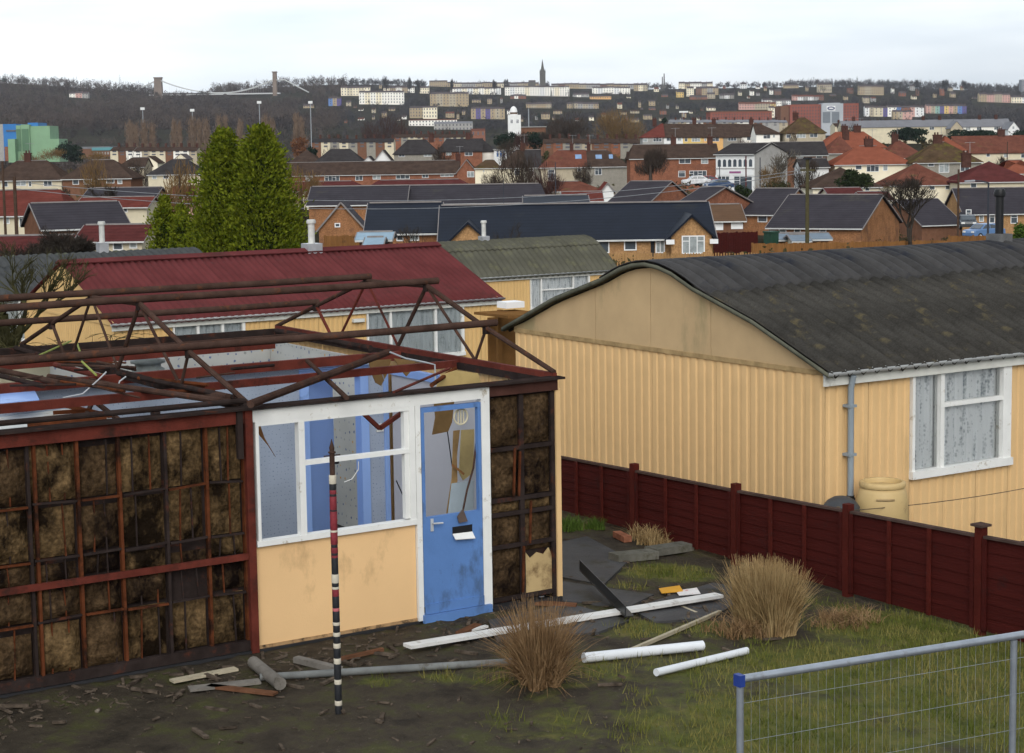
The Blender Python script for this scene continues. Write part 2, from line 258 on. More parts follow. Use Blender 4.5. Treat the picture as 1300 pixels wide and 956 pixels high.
# label, x0, x1, eave y, ridge y, depth m, eave height m, wall, roof, options
# options: rot deg, hl/hr hip lengths m, dep, front (gable faces the viewer), win [(xa,xb,ya,yb)], chim [(x, width m)], pane
HOUSES = [
 # ---- left of the conifers
 ('cream semi-detached house with dark hipped roof and one red chimney, below the green factory', -14,78,227,204,255,5.2,'cream','brown',dict(hl=3.2,hr=3.2,dep=8,win=[(2,10,229,237),(19,33,229,236),(36,40,230,237),(55,66,230,237)],chim=[(27,.9)])),
 ('brown brick semi-detached house with dark hipped roof beside the cream one', 79,166,225,203,250,5.2,'dbrick','brown',dict(hl=3.4,hr=3.4,dep=8,win=[(92,100,226,234),(106,116,225.5,234),(119,127,226,234),(135,145,226,233),(149,155,227,234)])),
 ('red roofed cream bungalow behind the brown telegraph pole', -30,82,271,241,150,2.4,'cream','red',dict(dep=7.5,hl=.0,hr=1.5,win=[(4,12,274,284),(24,36,273,288),(42,49,274,283)])),
 ('red roofed cream bungalow with white verge left of the small conifers', 96,186,262,250,172,2.4,'cream','red',dict(dep=7,win=[(102,110,264,270),(130,146,264,270),(152,162,264,270)])),
 ('low house with plain dark slate roof behind the red roofed bungalow', 106,196,250,238,195,2.5,'dbrick','slate',dict(dep=7.5)),
 ('bungalow with dark slate roof and pale verge sloping down to the left', 60,158,287,256,128,2.3,'dbrick','slate',dict(dep=8,rot=24)),
 ('red roofed prefab bungalow with cream walls beside a tall white flue', 97,180,304,285,112,2.2,'cream','dred',dict(dep=6.3,win=[(143,156,306,318),(164,174,306,316),(108,118,306,316)])),
 ('dark red roofed prefab bungalow hidden behind bare twigs', -34,76,322,299,100,2.2,'cream','dred',dict(dep=6.3,win=[(54,66,324,332)])),
 ('small pink rendered house with red roof and white window by the conifers', 214,244,248,236,190,2.6,'pink','red',dict(dep=7,win=[(223,232,251,258)])),
 ('small pink gabled porch with pale verge by the small conifers', 196,214,257,239,186,2.4,'pink','red',dict(front=1,dep=4)),
 ('cream semi with dark slate hipped roof and lean-to, left behind the tall conifers', 188,254,220,202,292,5.0,'cream','dark',dict(hl=3.5,hr=3,dep=8,win=[(193,199,221,227),(207,214,221,227),(222,230,221,227)])),
 ('narrow beige house with brown roof between the dark semis', 150,183,211,200,312,5.4,'beige','brown',dict(dep=7,hl=2.0,win=[(160,166,213,218),(173,177,213,218)])),
 ('tiny far house with bright cream gable near the poplars', 178,200,206,198,430,4.6,'pcream','brown',dict(front=1,dep=8)),
 ('tiny far house with cream gable and dark roof further right near the poplars', 222,237,201,195,450,4.6,'pcream','purple',dict(front=1,dep=8)),
 # ---- terrace and the cream houses
 ('long red brick terrace with brown roof and white casement windows', 352,582,220.5,205,322,5.2,'brick','brown',dict(dep=8,win=[(360,366,222,230),(388,397,223,231.5),(412,431,222,230),(451,460.5,221,229),(473,483,220.5,228),(502.5,520,219.5,228),(535.7,544,219,227),(559,575.7,218,226)],chim=[(581,.9)])),
 ('gabled brick end house of the long terrace', 580,605,218,201,316,5.0,'brick','brown',dict(front=1,dep=9,win=[(593,602,217.5,225)])),
 ('cream rendered house with low hipped roof at the end of the brick terrace', 603,634,212.5,203,305,5.3,'pcream','moss',dict(hl=2.,hr=1.2,dep=7,win=[(613,615,216,218)])),
 ('cream semi with brown hipped roof and one tall window beside a dark roofed half', 634,664,211.5,190,302,5.3,'cream','brown',dict(hl=3.2,dep=8,win=[(653,660,213,223)],chim=[(664,.8)])),
 ('grey rendered semi with near black roof and white window', 664,686,211,190,302,5.3,'pebble','dark',dict(dep=8,win=[(671,677.5,213.5,224)])),
 ('beige rendered house with red brown hipped roof, skylight and tall white window', 686,744,210.8,190.5,300,5.2,'beige','rbrown',dict(hl=3.2,dep=8,win=[(695.5,704,215,229),(733,738,214,218)],sky=[(731,739,193,197)],chim=[(727,.6)])),
 ('pebbledashed house with dark brown hipped roof and two skylights', 744,798,210,190.5,300,5.2,'pebble','brown',dict(hr=3.6,dep=8,win=[(755,764,213,222)],sky=[(757,765,193,198),(774,779,194,200)],chim=[(749,.6)])),
 ('weathered grey house with brown roof behind the bare brown tree', 799,834,209,192,304,5.2,'pebble','brown',dict(dep=8)),
 ('cream bungalow with long red brown roof in front of the beige house', 697,764,241.5,230,232,2.5,'cream','rbrown',dict(hr=3.,dep=7,win=[(711,716,243,250)])),
 ('low red felt roof beside the cream bungalow', 716,764,254,243,205,2.4,'cream','red',dict(dep=6)),
 ('small white gabled porch with red roof between grey slate roofs', 764,779,241,231,222,2.4,'white','red',dict(front=1,dep=8)),
 # ---- dark slate and navy bungalows
 ('bungalow with grey slate roof and orange brick gable turned right, left of the similar one', 775,822,256,230,192,2.4,'brick','slate',dict(rot=-36,dep=9)),
 ('bungalow with grey slate roof and orange brick gable beside a brown carport', 860,884,259,237,168,2.4,'brick','slate',dict(rot=-40,dep=9)),
 ('brown roofed carport with white garage doors behind the yellow brick bungalow', 893,944,278.5,259,146,2.3,'dbrick','carport',dict(dep=7,win=[(900,918,281,292),(928,943,280,291)],pane='garage')),
 ('plain bungalow with wide grey slate roof behind the navy roofs', 512,692,256,234,165,2.4,'obrick','slate',dict(dep=8.5,hr=.6)),
 ('bungalow with grey slate roof left behind the orange gable', 392,514,258,236,163,2.4,'obrick','slate',dict(dep=8.5)),
 ('orange brick gabled bungalow with slate roof and tiny white window by the conifers', 405,462,289,256,138,2.5,'obrick','slate',dict(front=1,dep=10,rot=4,win=[(425,432,283,288.5)])),
 ('dark red roofed bungalow in front of the long brick terrace', 372,462,241,230,232,2.5,'cream','dred',dict(dep=7,hr=2)),
 ('dark red roofed bungalow with white hip edge before the terrace', 462,600,240,228,236,2.5,'cream','dred',dict(dep=7,hl=2,hr=2)),
 ('navy roofed brick bungalow with pale eaves behind the pale blue shed', 466,556,293,257,114,2.4,'obrick','navy',dict(dep=8,win=[(503,512,297,306),(520,532,297,306)])),
 ('navy roof peeping over the long navy bungalow', 668,746,262,253,132,2.4,'obrick','navy',dict(dep=8)),
 # ---- shop, brick terrace and the houses behind
 ('red brick terrace with brown roof and white porch beside the white shop', 800,912,199.5,183,276,5.3,'brick','brown',dict(dep=8,hl=1,win=[(862,877,201,208),(890,899,201,208.5),(861,870,217,225),(875,897,217,229)],chim=[(858,.8),(905,.8)])),
 ('dark roofed brick house with white gable annexe right of the bare grey tree', 984,1050,196,180,272,5.2,'dbrick','dark',dict(dep=8,win=[(1011,1020,199,207),(1036,1044,198,203)])),
 ('white rendered garage under a flat dark roof by the telegraph pole', 1017,1052,211,201,250,4.0,'garage','dark',dict(dep=6)),
 ('red hipped end house of the coloured terrace, grey render', 816,843,173,157,425,5.2,'grey','red',dict(hl=5,dep=9,win=[(816,822,174,180),(829,840,174.5,180)],chim=[(833,.9)])),
 ('white and blue house in the coloured terrace under brown roofs', 843,867,173,157,425,5.2,'white','brown',dict(dep=9,win=[(846,855,174.5,179),(860,865,174.5,179)])),
 ('pale yellow house in the coloured terrace under brown roofs', 867,892,173,157,425,5.2,'yellow','brown',dict(dep=9,win=[(869,873,174,179.5),(878,889,175,180)],chim=[(884,.9)])),
 ('orange house in the coloured terrace under brown roofs', 892,918,173,157,425,5.2,'orange','brown',dict(dep=9,win=[(894,897,174,179),(903,913,174.5,179.5)],chim=[(909,.9)])),
 ('grey house in the coloured terrace under brown roofs', 918,941,173,157,425,5.2,'pebble','brown',dict(dep=9,win=[(924,935,174.5,179)])),
 ('white house at the right end of the coloured terrace', 941,976,172,157,425,5.2,'pwhite','brown',dict(dep=9,hr=4,win=[(948,953,173.5,178),(957,966,173,178),(970,975,173,178)],chim=[(957,1.0)])),
 ('cream hipped house with mossy brown roof before the red warehouse', 997,1048,167.5,149,405,5.2,'beige','moss',dict(hl=4.2,hr=4.2,dep=9,win=[(998,1004,169,175),(1011,1023,168.5,175),(1028,1038,168.5,174.5)],chim=[(1014,1.2)])),
 ('white house with brown hipped roof left of the mossy one', 960,990,169,157,408,5.2,'pwhite','brown',dict(hr=4,dep=9,win=[(969,978,170.5,176),(981,984,171,175)])),
 # ---- red and orange hipped semis on the right
 ('white rendered semi with bright orange hipped roof and mossy chimney', 1060,1158,207,185,272,5.2,'pcream','orange',dict(hl=4.6,hr=4.6,dep=9,win=[(1100,1116,208.5,218),(1121,1127,208.5,217),(1086,1094,208.5,215)],chim=[(1110,1.3)])),
 ('orange roofed house with two chimneys behind the white semi', 1044,1124,186,167,335,5.2,'cream','orange',dict(hl=3.5,hr=3.5,dep=9,chim=[(1078,1.2),(1094,1.3)])),
 ('brown hipped roof tucked between the orange roofs', 1050,1085,193,173,312,5.2,'pebble','rbrown',dict(hl=3,hr=2,dep=8,chim=[(1079,1.1)])),
 ('house with plain red brown hipped roof right of the orange roof', 1124,1176,199,178,314,5.2,'cream','rbrown',dict(hl=3,hr=4,dep=8,chim=[(1142,1.1)])),
 ('semi with mossy red brown hipped roof, one half painted yellow', 1160,1246,204.5,180,268,5.2,'pebble','moss',dict(hl=4.6,hr=4.6,dep=9,win=[(1178,1186,207,211),(1192,1205,206,219),(1219,1231,206,218)],chim=[(1199,1.3)])),
 ('small bright orange roof peeping behind the mossy semi', 1200,1226,190,172,300,5.2,'cream','orange',dict(hl=1.2,hr=3,dep=8)),
 ('long cream house with red brown roof and small windows, far right', 1216,1312,192.5,172,332,5.2,'cream','rbrown',dict(dep=9,win=[(1252,1257,194,199),(1274,1280,194,200),(1296,1302,194,201)],chim=[(1279,1.3)])),
 ('house with wide dark red hipped roof behind the street lamp', 1218,1312,229,205,222,3.6,'cream','dred',dict(hl=5,hr=4.5,dep=9,win=[(1232,1240,231,238)],chim=[(1238,1.1)])),
 ('house with orange hipped roof at the far right edge', 1272,1322,219,203,246,4.6,'cream','orange',dict(hl=4,hr=4,dep=8)),
 ('house with brown hipped roof behind the evergreen shrubs', 1032,1118,236,212,224,3.6,'pcream','brown',dict(hl=4.5,hr=4.5,dep=9,win=[(1098,1104,238,243)])),
 ('house with brown hipped roof behind the large bare tree', 1130,1216,233,207,227,3.6,'pcream','rbrown',dict(hl=4.5,hr=4.5,dep=9,win=[(1180,1187,235,241),(1200,1206,235,241)])),
 ('small flat red roof left of the telegraph pole tops', 1053,1096,246,238,205,2.6,'cream','dred',dict(dep=6)),
 ('small red roof with pale verge right of the similar flat one', 1096,1132,253,243,200,2.6,'cream','dred',dict(dep=6)),
 ('grey slate bungalow with orange brick gable end and white window, left of the pole', 938,984,270,239,172,2.4,'obrick','slate',dict(rot=-34,dep=9,win=[(962,973,273,282)])),
 ('large grey slate bungalow with brown brick gable behind the wooden fence', 980,1088,287,247,152,2.4,'obrick','slate',dict(rot=-27,dep=12,win=[(992,1001,285,299),(1010,1018,288,296),(1040,1048,291,300)])),
 ('slate roofed bungalow right of the large brown gable', 1168,1222,283,252,184,2.4,'dbrick','slate',dict(rot=20,dep=9)),
 ('yellow brick bungalow with slate roof behind the blue car', 1224,1330,269,238,192,2.4,'ybrick','slate',dict(dep=9,win=[(1243,1249,272,281),(1256,1263,272,283),(1283,1292,273,284)])),
 ('small yellow brick gabled porch with white window by the blue car', 1222,1239,281,253,188,2.0,'ybrick','slate',dict(front=1,dep=3.5,win=[(1226,1233,266,281)])),
 # ---- middle distance
 ('brown roofed row with gravel-white window bays behind the red brick terrace', 556,612,191,176,380,5.2,'brick','dark',dict(dep=8,hl=2,win=[(566,573,193,197),(590,600,193,198)],chim=[(594,1.0)])),
 ('dark hipped house with white bay left of the blue windowed block', 598,628,191,176,384,5.2,'pwhite','dark',dict(dep=8,hr=3,win=[(604,612,193,197)])),
 ('dark roofed semi with white dormer behind the terrace', 500,556,194,177,372,5.2,'pebble','dark',dict(dep=8,hl=3,hr=3,win=[(506,514,195,199),(538,548,195,199)],chim=[(547,1.0)])),
 ('white triangular gable standing over the terrace roof', 475,497,204,190,345,5.4,'white','dark',dict(front=1,dep=8)),
 ('smaller white gable left of the large white gable', 461,474,205,198,348,5.2,'white','dark',dict(front=1,dep=8)),
 ('dark roofed house left of the white gables', 400,460,205,189,356,5.2,'dbrick','dark',dict(dep=8,hl=3,hr=3)),
 ('dark roofed house just right of the tall conifers', 370,404,204,190,362,5.2,'dbrick','brown',dict(dep=8,hl=3,hr=3)),
 ('long row with pale slate roof and cream gable beyond the red roofs', 1070,1138,161,153,560,5.0,'cream','pale',dict(dep=9,win=[(1080,1086,162,166)],chim=[(1087,.9)])),
 ('long row with pale slate roof and white windows beyond the dark hedge', 1138,1216,160,152,562,5.0,'cream','pale',dict(dep=9,win=[(1150,1156,161,165),(1180,1186,161,165)],chim=[(1176,.9),(1197,.9)])),
 ('long pale slate roofed row at the right above the dark hedge', 1216,1284,160,151,560,5.0,'pwhite','pale',dict(dep=9,win=[(1226,1232,161,165),(1240,1246,161,165),(1262,1270,161,165)],chim=[(1248,.9),(1269,.9)])),
 ('white gabled house at the right end of the pale slate row', 1280,1294,163,152,540,5.6,'white','pale',dict(front=1,dep=9,win=[(1285,1288,160,164)])),
 ('cream gable in the pale slate row', 1207,1222,162,153.5,552,5.2,'beige','pale',dict(front=1,dep=6)),
]
TS = []      # terrain samples: azimuth, ln depth, z
def tsample(x, y, z, wgt=1.0):
    d = np.array([x, y]); D = float(d@FH2); TS.append((math.atan2(float(d@RH2), D), math.log(D), z, wgt))
def hplace(h):
    lab, x0, x1, ye, yr, D, hE, wl, rf, op = h
    c = onD((x0+x1)/2, ye, D); return c, c[2]-hE
for h in HOUSES:
    c, b = hplace(h); tsample(c[0], c[1], b)
# hillside across the river: (px, py of ground, depth)
SKYL = [(-200,101),(-60,101),(0,103),(60,106),(110,107),(150,110),(195,121),(215,124),(262,124),(285,116),(330,108),(352,106),(400,104),(440,106),(520,109),(600,110),(690,110),(760,112),(830,114),(900,111),(960,110),(1000,110),(1080,108),(1140,109),(1200,110),(1245,117),(1300,119),(1500,119)]
for px, py in SKYL:
    c = onD(px, py, 2850); tsample(c[0], c[1], c[2], 3)
    for D, k in ((2500, .80), (2150, .55), (1850, .30), (1600, .08)):
        yv = (1-k)*188 + k*(max(py, 118) if 190 < px < 270 else py) if D != 2500 else (1-k)*170+k*py
        c = onD(px, 170 - (170-py)*k, D); tsample(c[0], c[1], c[2], 3)
    for D, z in ((1350, -9), (1000, -10), (750, -9)):
        c = onD(px, 180, D); tsample(c[0], c[1], z, .6)
for a in np.linspace(-.3, .3, 9):
    for D, z in ((36, -1.0), (46, -1.5), (70, -2.6), (100, -3.3)):
        p = CAM[:2] + D*(FH2 + math.tan(a)*RH2); tsample(p[0], p[1], z, .8)
TSA = np.array(TS)
def terr_ad(az, ld):
    """kernel regression of the ground height over azimuth and log depth"""
    az = np.clip(np.asarray(az, float), -.33, .33); ld = np.asarray(ld, float)
    d2 = ((az[..., None]-TSA[:, 0])/.03)**2 + ((ld[..., None]-TSA[:, 1])/.055)**2
    k = (np.exp(-.5*d2) + 1e-5/(1+d2**2))*TSA[:, 3]
    return (k*TSA[:, 2]).sum(-1)/k.sum(-1)
def yard_z(x, y):
    return -.02 - np.clip(.055*(np.asarray(x, float)-9), 0, .22)
def terr(x, y):
    x = np.asarray(x, float); y = np.asarray(y, float)
    D = x*FH2[0] + y*FH2[1]; lat = x*RH2[0] + y*RH2[1]
    az = np.arctan2(lat, np.maximum(D, .5))
    far = terr_ad(az, np.log(np.clip(D, 30, 2900)))
    far = far - np.clip((D-2900)/3000, 0, 1)*60
    near = yard_z(x, y) - .18 - np.clip((D-26)/14, 0, 1)*.55
    t = np.clip((D-26)/14, 0, 1); t = t*t*(3-2*t)
    z = near*(1-t) + far*t
    r = np.hypot(x, y); bank = np.clip((8.2-r)/6.5, 0, 1); bank = bank*bank*(3-2*bank)
    return z*(1-bank) + 2.75*bank
def terrp(x, y): return float(terr(np.array([x]), np.array([y]))[0])
# ------------------------------------------------------------------ terrain sheet
GROUND = mat('town_ground', (.030,.027,.018), .95, .45, .05, dirt=((.046,.044,.042), .3, .03), fine=.3, bscale=.6)
def make_terrain():
    azs = np.concatenate([np.linspace(-math.pi, -.36, 14)[:-1], np.linspace(-.36, .36, 190), np.linspace(.36, math.pi, 14)[1:]])
    rs = np.concatenate([np.linspace(.5, 30, 40), np.exp(np.linspace(math.log(31), math.log(3400), 170)), [4500, 7000, 12000, 25000]])
    A, R_ = np.meshgrid(azs, rs, indexing='ij')
    X = R_*(np.sin(A)*RH2[0] + np.cos(A)*FH2[0]); Y = R_*(np.sin(A)*RH2[1] + np.cos(A)*FH2[1])
    Z = np.zeros_like(X)
    for i in range(len(azs)): Z[i] = terr(X[i], Y[i])
    Z[R_ > 4000] = np.minimum(Z[R_ > 4000], -5)
    back = np.cos(A) < .15; Z[back] = np.where(R_[back] < 30, Z[back], 1.5)
    b = MB(); b.sm = True; b.grid(np.stack([X, Y, Z], -1))
    o = b.build('ground', GROUND, org=(0, 0, 0)); o['kind'] = 'structure'
make_terrain()
# ================================================================== house builder
def roof_mesh(W, dep, E, Rz, hl, hr, ov=.3, th=.16, axis='x'):
    s = (Rz-E)/(dep/2); ze = E - ov*s
    xl, xr = -W/2-.2, W/2+.2; ov2 = ov
    if hl > 0: xl -= .1
    if hr > 0: xr += .1
    top = [(xl,-ov,ze),(xr,-ov,ze),(xr,dep+ov,ze),(xl,dep+ov,ze),(xl+hl,dep/2,Rz),(xr-hr,dep/2,Rz)]
    low = [(x, y, z-th) for x, y, z in top]
    fs = [(0,1,5,4),(2,3,4,5),(1,2,5),(3,0,4)] if True else []
    if hl == 0 and hr == 0: fs = [(0,1,5,4),(2,3,4,5)]
    elif hl == 0: fs = [(0,1,5,4),(2,3,4,5),(1,2,5)]
    elif hr == 0: fs = [(0,1,5,4),(2,3,4,5),(3,0,4)]
    f2 = [tuple(i+6 for i in f)[::-1] for f in fs]
    sd = [(0,1),(2,3)]
    sd += [(1,2)] if hr > 0 else [(1,5),(5,2)]
    sd += [(3,0)] if hl > 0 else [(3,4),(4,0)]
    v = top+low; fa = fs + f2 + [(b, a, a+6, b+6) for a, b in sd]
    if axis == 'y': v = [(y-dep/2, x+W/2, z) for x, y, z in v]      # ridge runs away from the viewer
    return MB().add(v, fa)
def window(parent, u0, u1, z0, z1, y, pane=PANE, fr=WHT, lights=None, t=.07, transom=True):
    m = MB(); w, h = u1-u0, z1-z0; a, b = y-.06, y+.03
    m.box((u0,a,z0),(u0+t,b,z1)); m.box((u1-t,a,z0),(u1,b,z1)); m.box((u0+t,a,z1-t),(u1-t,b,z1)); m.box((u0+t,a,z0),(u1-t,b,z0+t))
    n = lights or max(1, int(round(w/.75)))
    for i in range(1, n): x = u0+w*i/n; m.box((x-t*.4,a+.005,z0+t),(x+t*.4,b,z1-t))
    if transom and h > .9:
        for i in range(0, n, 2): m.box((u0+w*i/n+t*.5, a+.01, z0+h*.68), (u0+w*(i+1)/n-t*.5, b, z0+h*.68+t*.7))
    f = m.build('window', fr, parent)
    p = MB().box((u0+t*.5, y-.025, z0+t*.5), (u1-t*.5, y+.01, z1-t*.5)).build('pane', pane, f)
    return f
FADEW = mat('dulled_white_gutter', (.52,.52,.50), .6, .15, 1.); AER = mat('aerial_metal', (.25,.25,.26), .5); HT = {}; VERGE = mat('weathered_verge_board', (.22,.20,.19), .8, .2, 2.)
def house(h):
    lab, x0, x1, ye, yr, D, hE, wl, rf, op = h
    rot = math.radians(op.get('rot', 0)); dep = op.get('dep', 8)
    c, base = hplace(h); xm = (x0+x1)/2
    W = (x1-x0)*D/F_PX/max(.5, math.cos(rot))
    nm = 'bungalow' if hE < 2.7 else 'house'
    if 'terrace' in lab.split(' with')[0]: nm = 'terraced_house'
    t = thing(nm, lab, nm.replace('_', ' '), (c[0], c[1], base), rotz=-YAW+rot, local=True)
    if 'front' in op:
        Rz = onD(xm, yr, D)[2]-base
    else: Rz = onD(xm, yr, D+dep/2)[2]-base
    span = W if 'front' in op else dep
    Rz = min(max(Rz, hE+.35*span/2*.5), hE+span*.62)
    wm = MB(); wm.box((-W/2, 0, -1.6), (W/2, dep, hE))
    hl, hr = op.get('hl', 0), op.get('hr', 0)
    if 'front' in op:
        for y0, y1 in ((0, .25), (dep-.25, dep)): wm.prism([(-W/2,hE),(W/2,hE),(0,Rz-.12)], 'y', y0, y1)
        rm = roof_mesh(dep, W, hE, Rz, 0, 0, axis='y', ov=.25)
    else:
        for hh, xa, xb in ((hl, -W/2, -W/2+.25), (hr, W/2-.25, W/2)):
            if hh == 0: wm.prism([(0,hE),(dep,hE),(dep/2,Rz-.12)], 'x', xa, xb)
        rm = roof_mesh(W, dep, hE, Rz, hl, hr)
    wm.build('wall', WALL[wl], t)
    ro = rm.build('roof', ROOF[rf], t)
    if 'front' not in op and D < 330:
        s = (Rz-hE)/(dep/2); MB().box((-W/2-.2, -.42, hE-.3*s-.15), (W/2+.2, -.31, hE-.3*s-.05)).build('gutter', FADEW, t)
        if D < 345: MB().bar((-W/2+hl-.1, dep/2, Rz+.02), (W/2-hr+.1, dep/2, Rz+.02), .26, .09).build('ridge_tiles', VERGE, ro)
        if hl == 0 and hr == 0 and D < 240:
            for sx in (-1, 1):
                m = MB(); xx = sx*(W/2+.235)
                m.bar((xx, -.3, hE-.3*s-.05), (xx, dep/2, Rz-.05), .05, .11); m.bar((xx, dep/2, Rz-.05), (xx, dep+.3, hE-.3*s-.05), .05, .11); m.build('verge_board', VERGE, t)
    if 'front' in op and D < 360:
        m = MB(); s = (Rz-hE)/(W/2); ya = -.26
        m.bar((-W/2-.25, ya, hE-.25*s-.05), (0, ya, Rz-.05), .05, .12, up=(0,0,1)); m.bar((0, ya, Rz-.05), (W/2+.25, ya, hE-.25*s-.05), .05, .12); m.build('verge_board', VERGE, t)
    for i, q in enumerate(op.get('win', [])):
        xa, xb, ya, yb = q
        u0 = (xa-xm)/(x1-x0)*W; u1 = (xb-xm)/(x1-x0)*W; z1 = hE-(ya-ye)*D/F_PX; z0 = hE-(yb-ye)*D/F_PX
        window(t, u0, u1, z0, min(z1, hE-.12) if 'front' not in op else z1, 0, pane=WHT if op.get('pane') == 'garage' else (PANEC if (i+len(lab)) % 3 == 0 else PANE))
    for q in op.get('sky', []):
        u0, u1 = [(x-xm)/(x1-x0)*W for x in q[:2]]
        s = (Rz-hE)/(dep/2); ya = dep*.28; za = hE+ya*s
        m = MB().add([(u0, ya-.5, za-.5*s+.06), (u1, ya-.5, za-.5*s+.06), (u1, ya+.5, za+.5*s+.06), (u0, ya+.5, za+.5*s+.06), (u0, ya-.5, za-.5*s-.1), (u1, ya-.5, za-.5*s-.1), (u1, ya+.5, za+.5*s-.1), (u0, ya+.5, za+.5*s-.1)],
                     [(0,1,2,3),(7,6,5,4),(0,4,5,1),(1,5,6,2),(2,6,7,3),(3,7,4,0)])
        m.build('skylight', SKYL_M, ro)
    for x, w_ in op.get('chim', []):
        u = (x-xm)/(x1-x0)*W; m = MB(); m.box((u-w_/2, dep/2-.35, Rz-.7), (u+w_/2, dep/2+.35, Rz+.95)); m.box((u-w_/2-.07, dep/2-.42, Rz+.95), (u+w_/2+.07, dep/2+.42, Rz+1.1))
        for k in range(max(1, int(w_/.45))): m.lathe([(.13,0),(.11,.35)], (u-w_/2+.25+.42*k, dep/2, Rz+1.1), 8)
        m.build('chimney', CHIM, ro)
        if D < 350:
            a_ = MB(); a_.bar((u+w_/2-.1, dep/2, Rz+.8), (u+w_/2-.1, dep/2, Rz+2.5), .05); a_.bar((u+w_/2-.75, dep/2, Rz+2.4), (u+w_/2+.55, dep/2, Rz+2.42), .045)
            for k in range(5): a_.bar((u+w_/2-.6+.25*k, dep/2-.3, Rz+2.42), (u+w_/2-.6+.25*k, dep/2+.3, Rz+2.42), .03)
            a_.build('aerial', AER, t)
    return t
SKYL_M = mat('skylight_glass', (.16,.26,.42), .15, .2, 1, spec=.7)
for h in HOUSES: HT[h[0]] = house(h)
# ================================================================== prefab bungalows with corrugated walls and roofs
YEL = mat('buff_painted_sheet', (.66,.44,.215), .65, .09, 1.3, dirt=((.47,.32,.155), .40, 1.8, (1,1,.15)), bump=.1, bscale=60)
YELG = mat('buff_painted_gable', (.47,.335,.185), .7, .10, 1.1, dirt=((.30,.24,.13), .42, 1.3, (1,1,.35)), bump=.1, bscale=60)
YELR = mat('buff_wall_far', (.64,.42,.18), .7, .08, 1.)
ASB = mat('weathered_asbestos_roof', (.044,.041,.036), .85, .35, 1.4, dirt=((.095,.078,.045), .36, 4.0, (1,1,1)), bump=.35, bscale=45, fine=.2)
CROWN = mat('tarred_crown_sheet', (.043,.041,.040), .7, .4, 1.4, dirt=((.016,.018,.025), .52, 1.6), bump=.3, bscale=30)
ASBG = mat('green_grey_asbestos_roof', (.085,.082,.062), .85, .25, .8, dirt=((.12,.115,.07), .4, 2.), bump=.2, bscale=30)
ASBD = mat('dark_grey_asbestos_roof', (.058,.060,.060), .85, .3, .8, dirt=((.09,.095,.06), .35, 1.5), bump=.2, bscale=30)
REDR = mat('dark_red_profiled_roof', (.108,.027,.027), .8, .25, .9, dirt=((.070,.024,.022), .40, .8), spec=.03)
FASC = mat('weathered_white_fascia', (.60,.60,.55), .7, .12, 2., dirt=((.32,.31,.26), .28, 2.5))
PAINTW = mat('white_gloss_paint', (.72,.72,.69), .5, .07, 3., dirt=((.36,.31,.23), .30, 8.))
GUT = mat('grey_gutter_plastic', (.30,.31,.31), .5, .12, 4., dirt=((.12,.12,.1), .3, 6.))
PIPEG = mat('blue_grey_downpipe', (.24,.28,.31), .45, .08, 3.); BLACKP = mat('black_plastic', (.015,.015,.016), .4, .2, 3.)
TRIMD = mat('lichen_trim', (.34,.24,.12), .9, .35, 5.); VOID = mat('painted_inner_shade', (.03,.03,.032), .9, .1)
GLASS = glass()
def lace(name, base=(.84,.85,.85), dark=(.28,.31,.33)):
    if name in MATS: return MATS[name]
    m = bpy.data.materials.new(name); m.use_nodes = True; n = m.node_tree; N = n.nodes; lk = n.links.new; bs = N['Principled BSDF']; bs.inputs['Roughness'].default_value = .9
    t = N.new('ShaderNodeTexCoord'); mp_ = N.new('ShaderNodeMapping'); mp_.inputs['Scale'].default_value = (1, 1, .12); lk(t.outputs['Object'], mp_.inputs[0])
    a = N.new('ShaderNodeTexNoise'); a.inputs['Scale'].default_value = 16; a.inputs['Detail'].default_value = 3; lk(mp_.outputs[0], a.inputs['Vector'])
    v = N.new('ShaderNodeTexVoronoi'); v.inputs['Scale'].default_value = 26; lk(t.outputs['Object'], v.inputs['Vector'])
    ad = N.new('ShaderNodeMath'); ad.operation = 'MULTIPLY_ADD'; ad.inputs[1].default_value = .28; lk(v.outputs['Distance'], ad.inputs[0]); lk(a.outputs['Fac'], ad.inputs[2])
    r = N.new('ShaderNodeValToRGB'); e = r.color_ramp.elements; e[0].position = .40; e[0].color = (*dark, 1); e[1].position = .62; e[1].color = (*base, 1)
    lk(ad.outputs[0], r.inputs[0]); lk(r.outputs[0], bs.inputs['Base Color']); MATS[name] = m; return m
LACE = lace('lace_curtain'); NET = lace('net_curtain', (.60,.64,.65), (.36,.40,.41))
def sheet(prof, width, period, amp, per=6, phase=0., axis='x', th=.008, cusp=False):
    """a corrugated sheet whose ribs run along prof (list of (a, z)); width lies along axis"""
    n = int(round(width/period*per)); P = np.array(prof, float)
    tn = np.gradient(P, axis=0); tn /= np.linalg.norm(tn, axis=1)[:, None]; nr = np.stack([-tn[:, 1], tn[:, 0]], 1)
    g = np.zeros((len(P), n+1, 3))
    for j in range(n+1):
        s = width*j/n; o = amp*(2*abs(math.cos(math.pi*(s/period+phase)))**.75-1) if cusp else amp*math.cos(2*math.pi*(s/period+phase))
        q = P + nr*o
        g[:, j, 0] = s; g[:, j, 1] = q[:, 0]; g[:, j, 2] = q[:, 1]
    if axis == 'y': g = g[..., [1, 0, 2]]
    return g
def solid(o, t=.01):
    md = o.modifiers.new('thickness', 'SOLIDIFY'); md.thickness = t; md.offset = -1; return o
def mesh_of(g, name, m, smooth=True):
    b = MB(); b.sm = smooth; b.grid(g); me = b.mesh(name); me.materials.append(m); return me
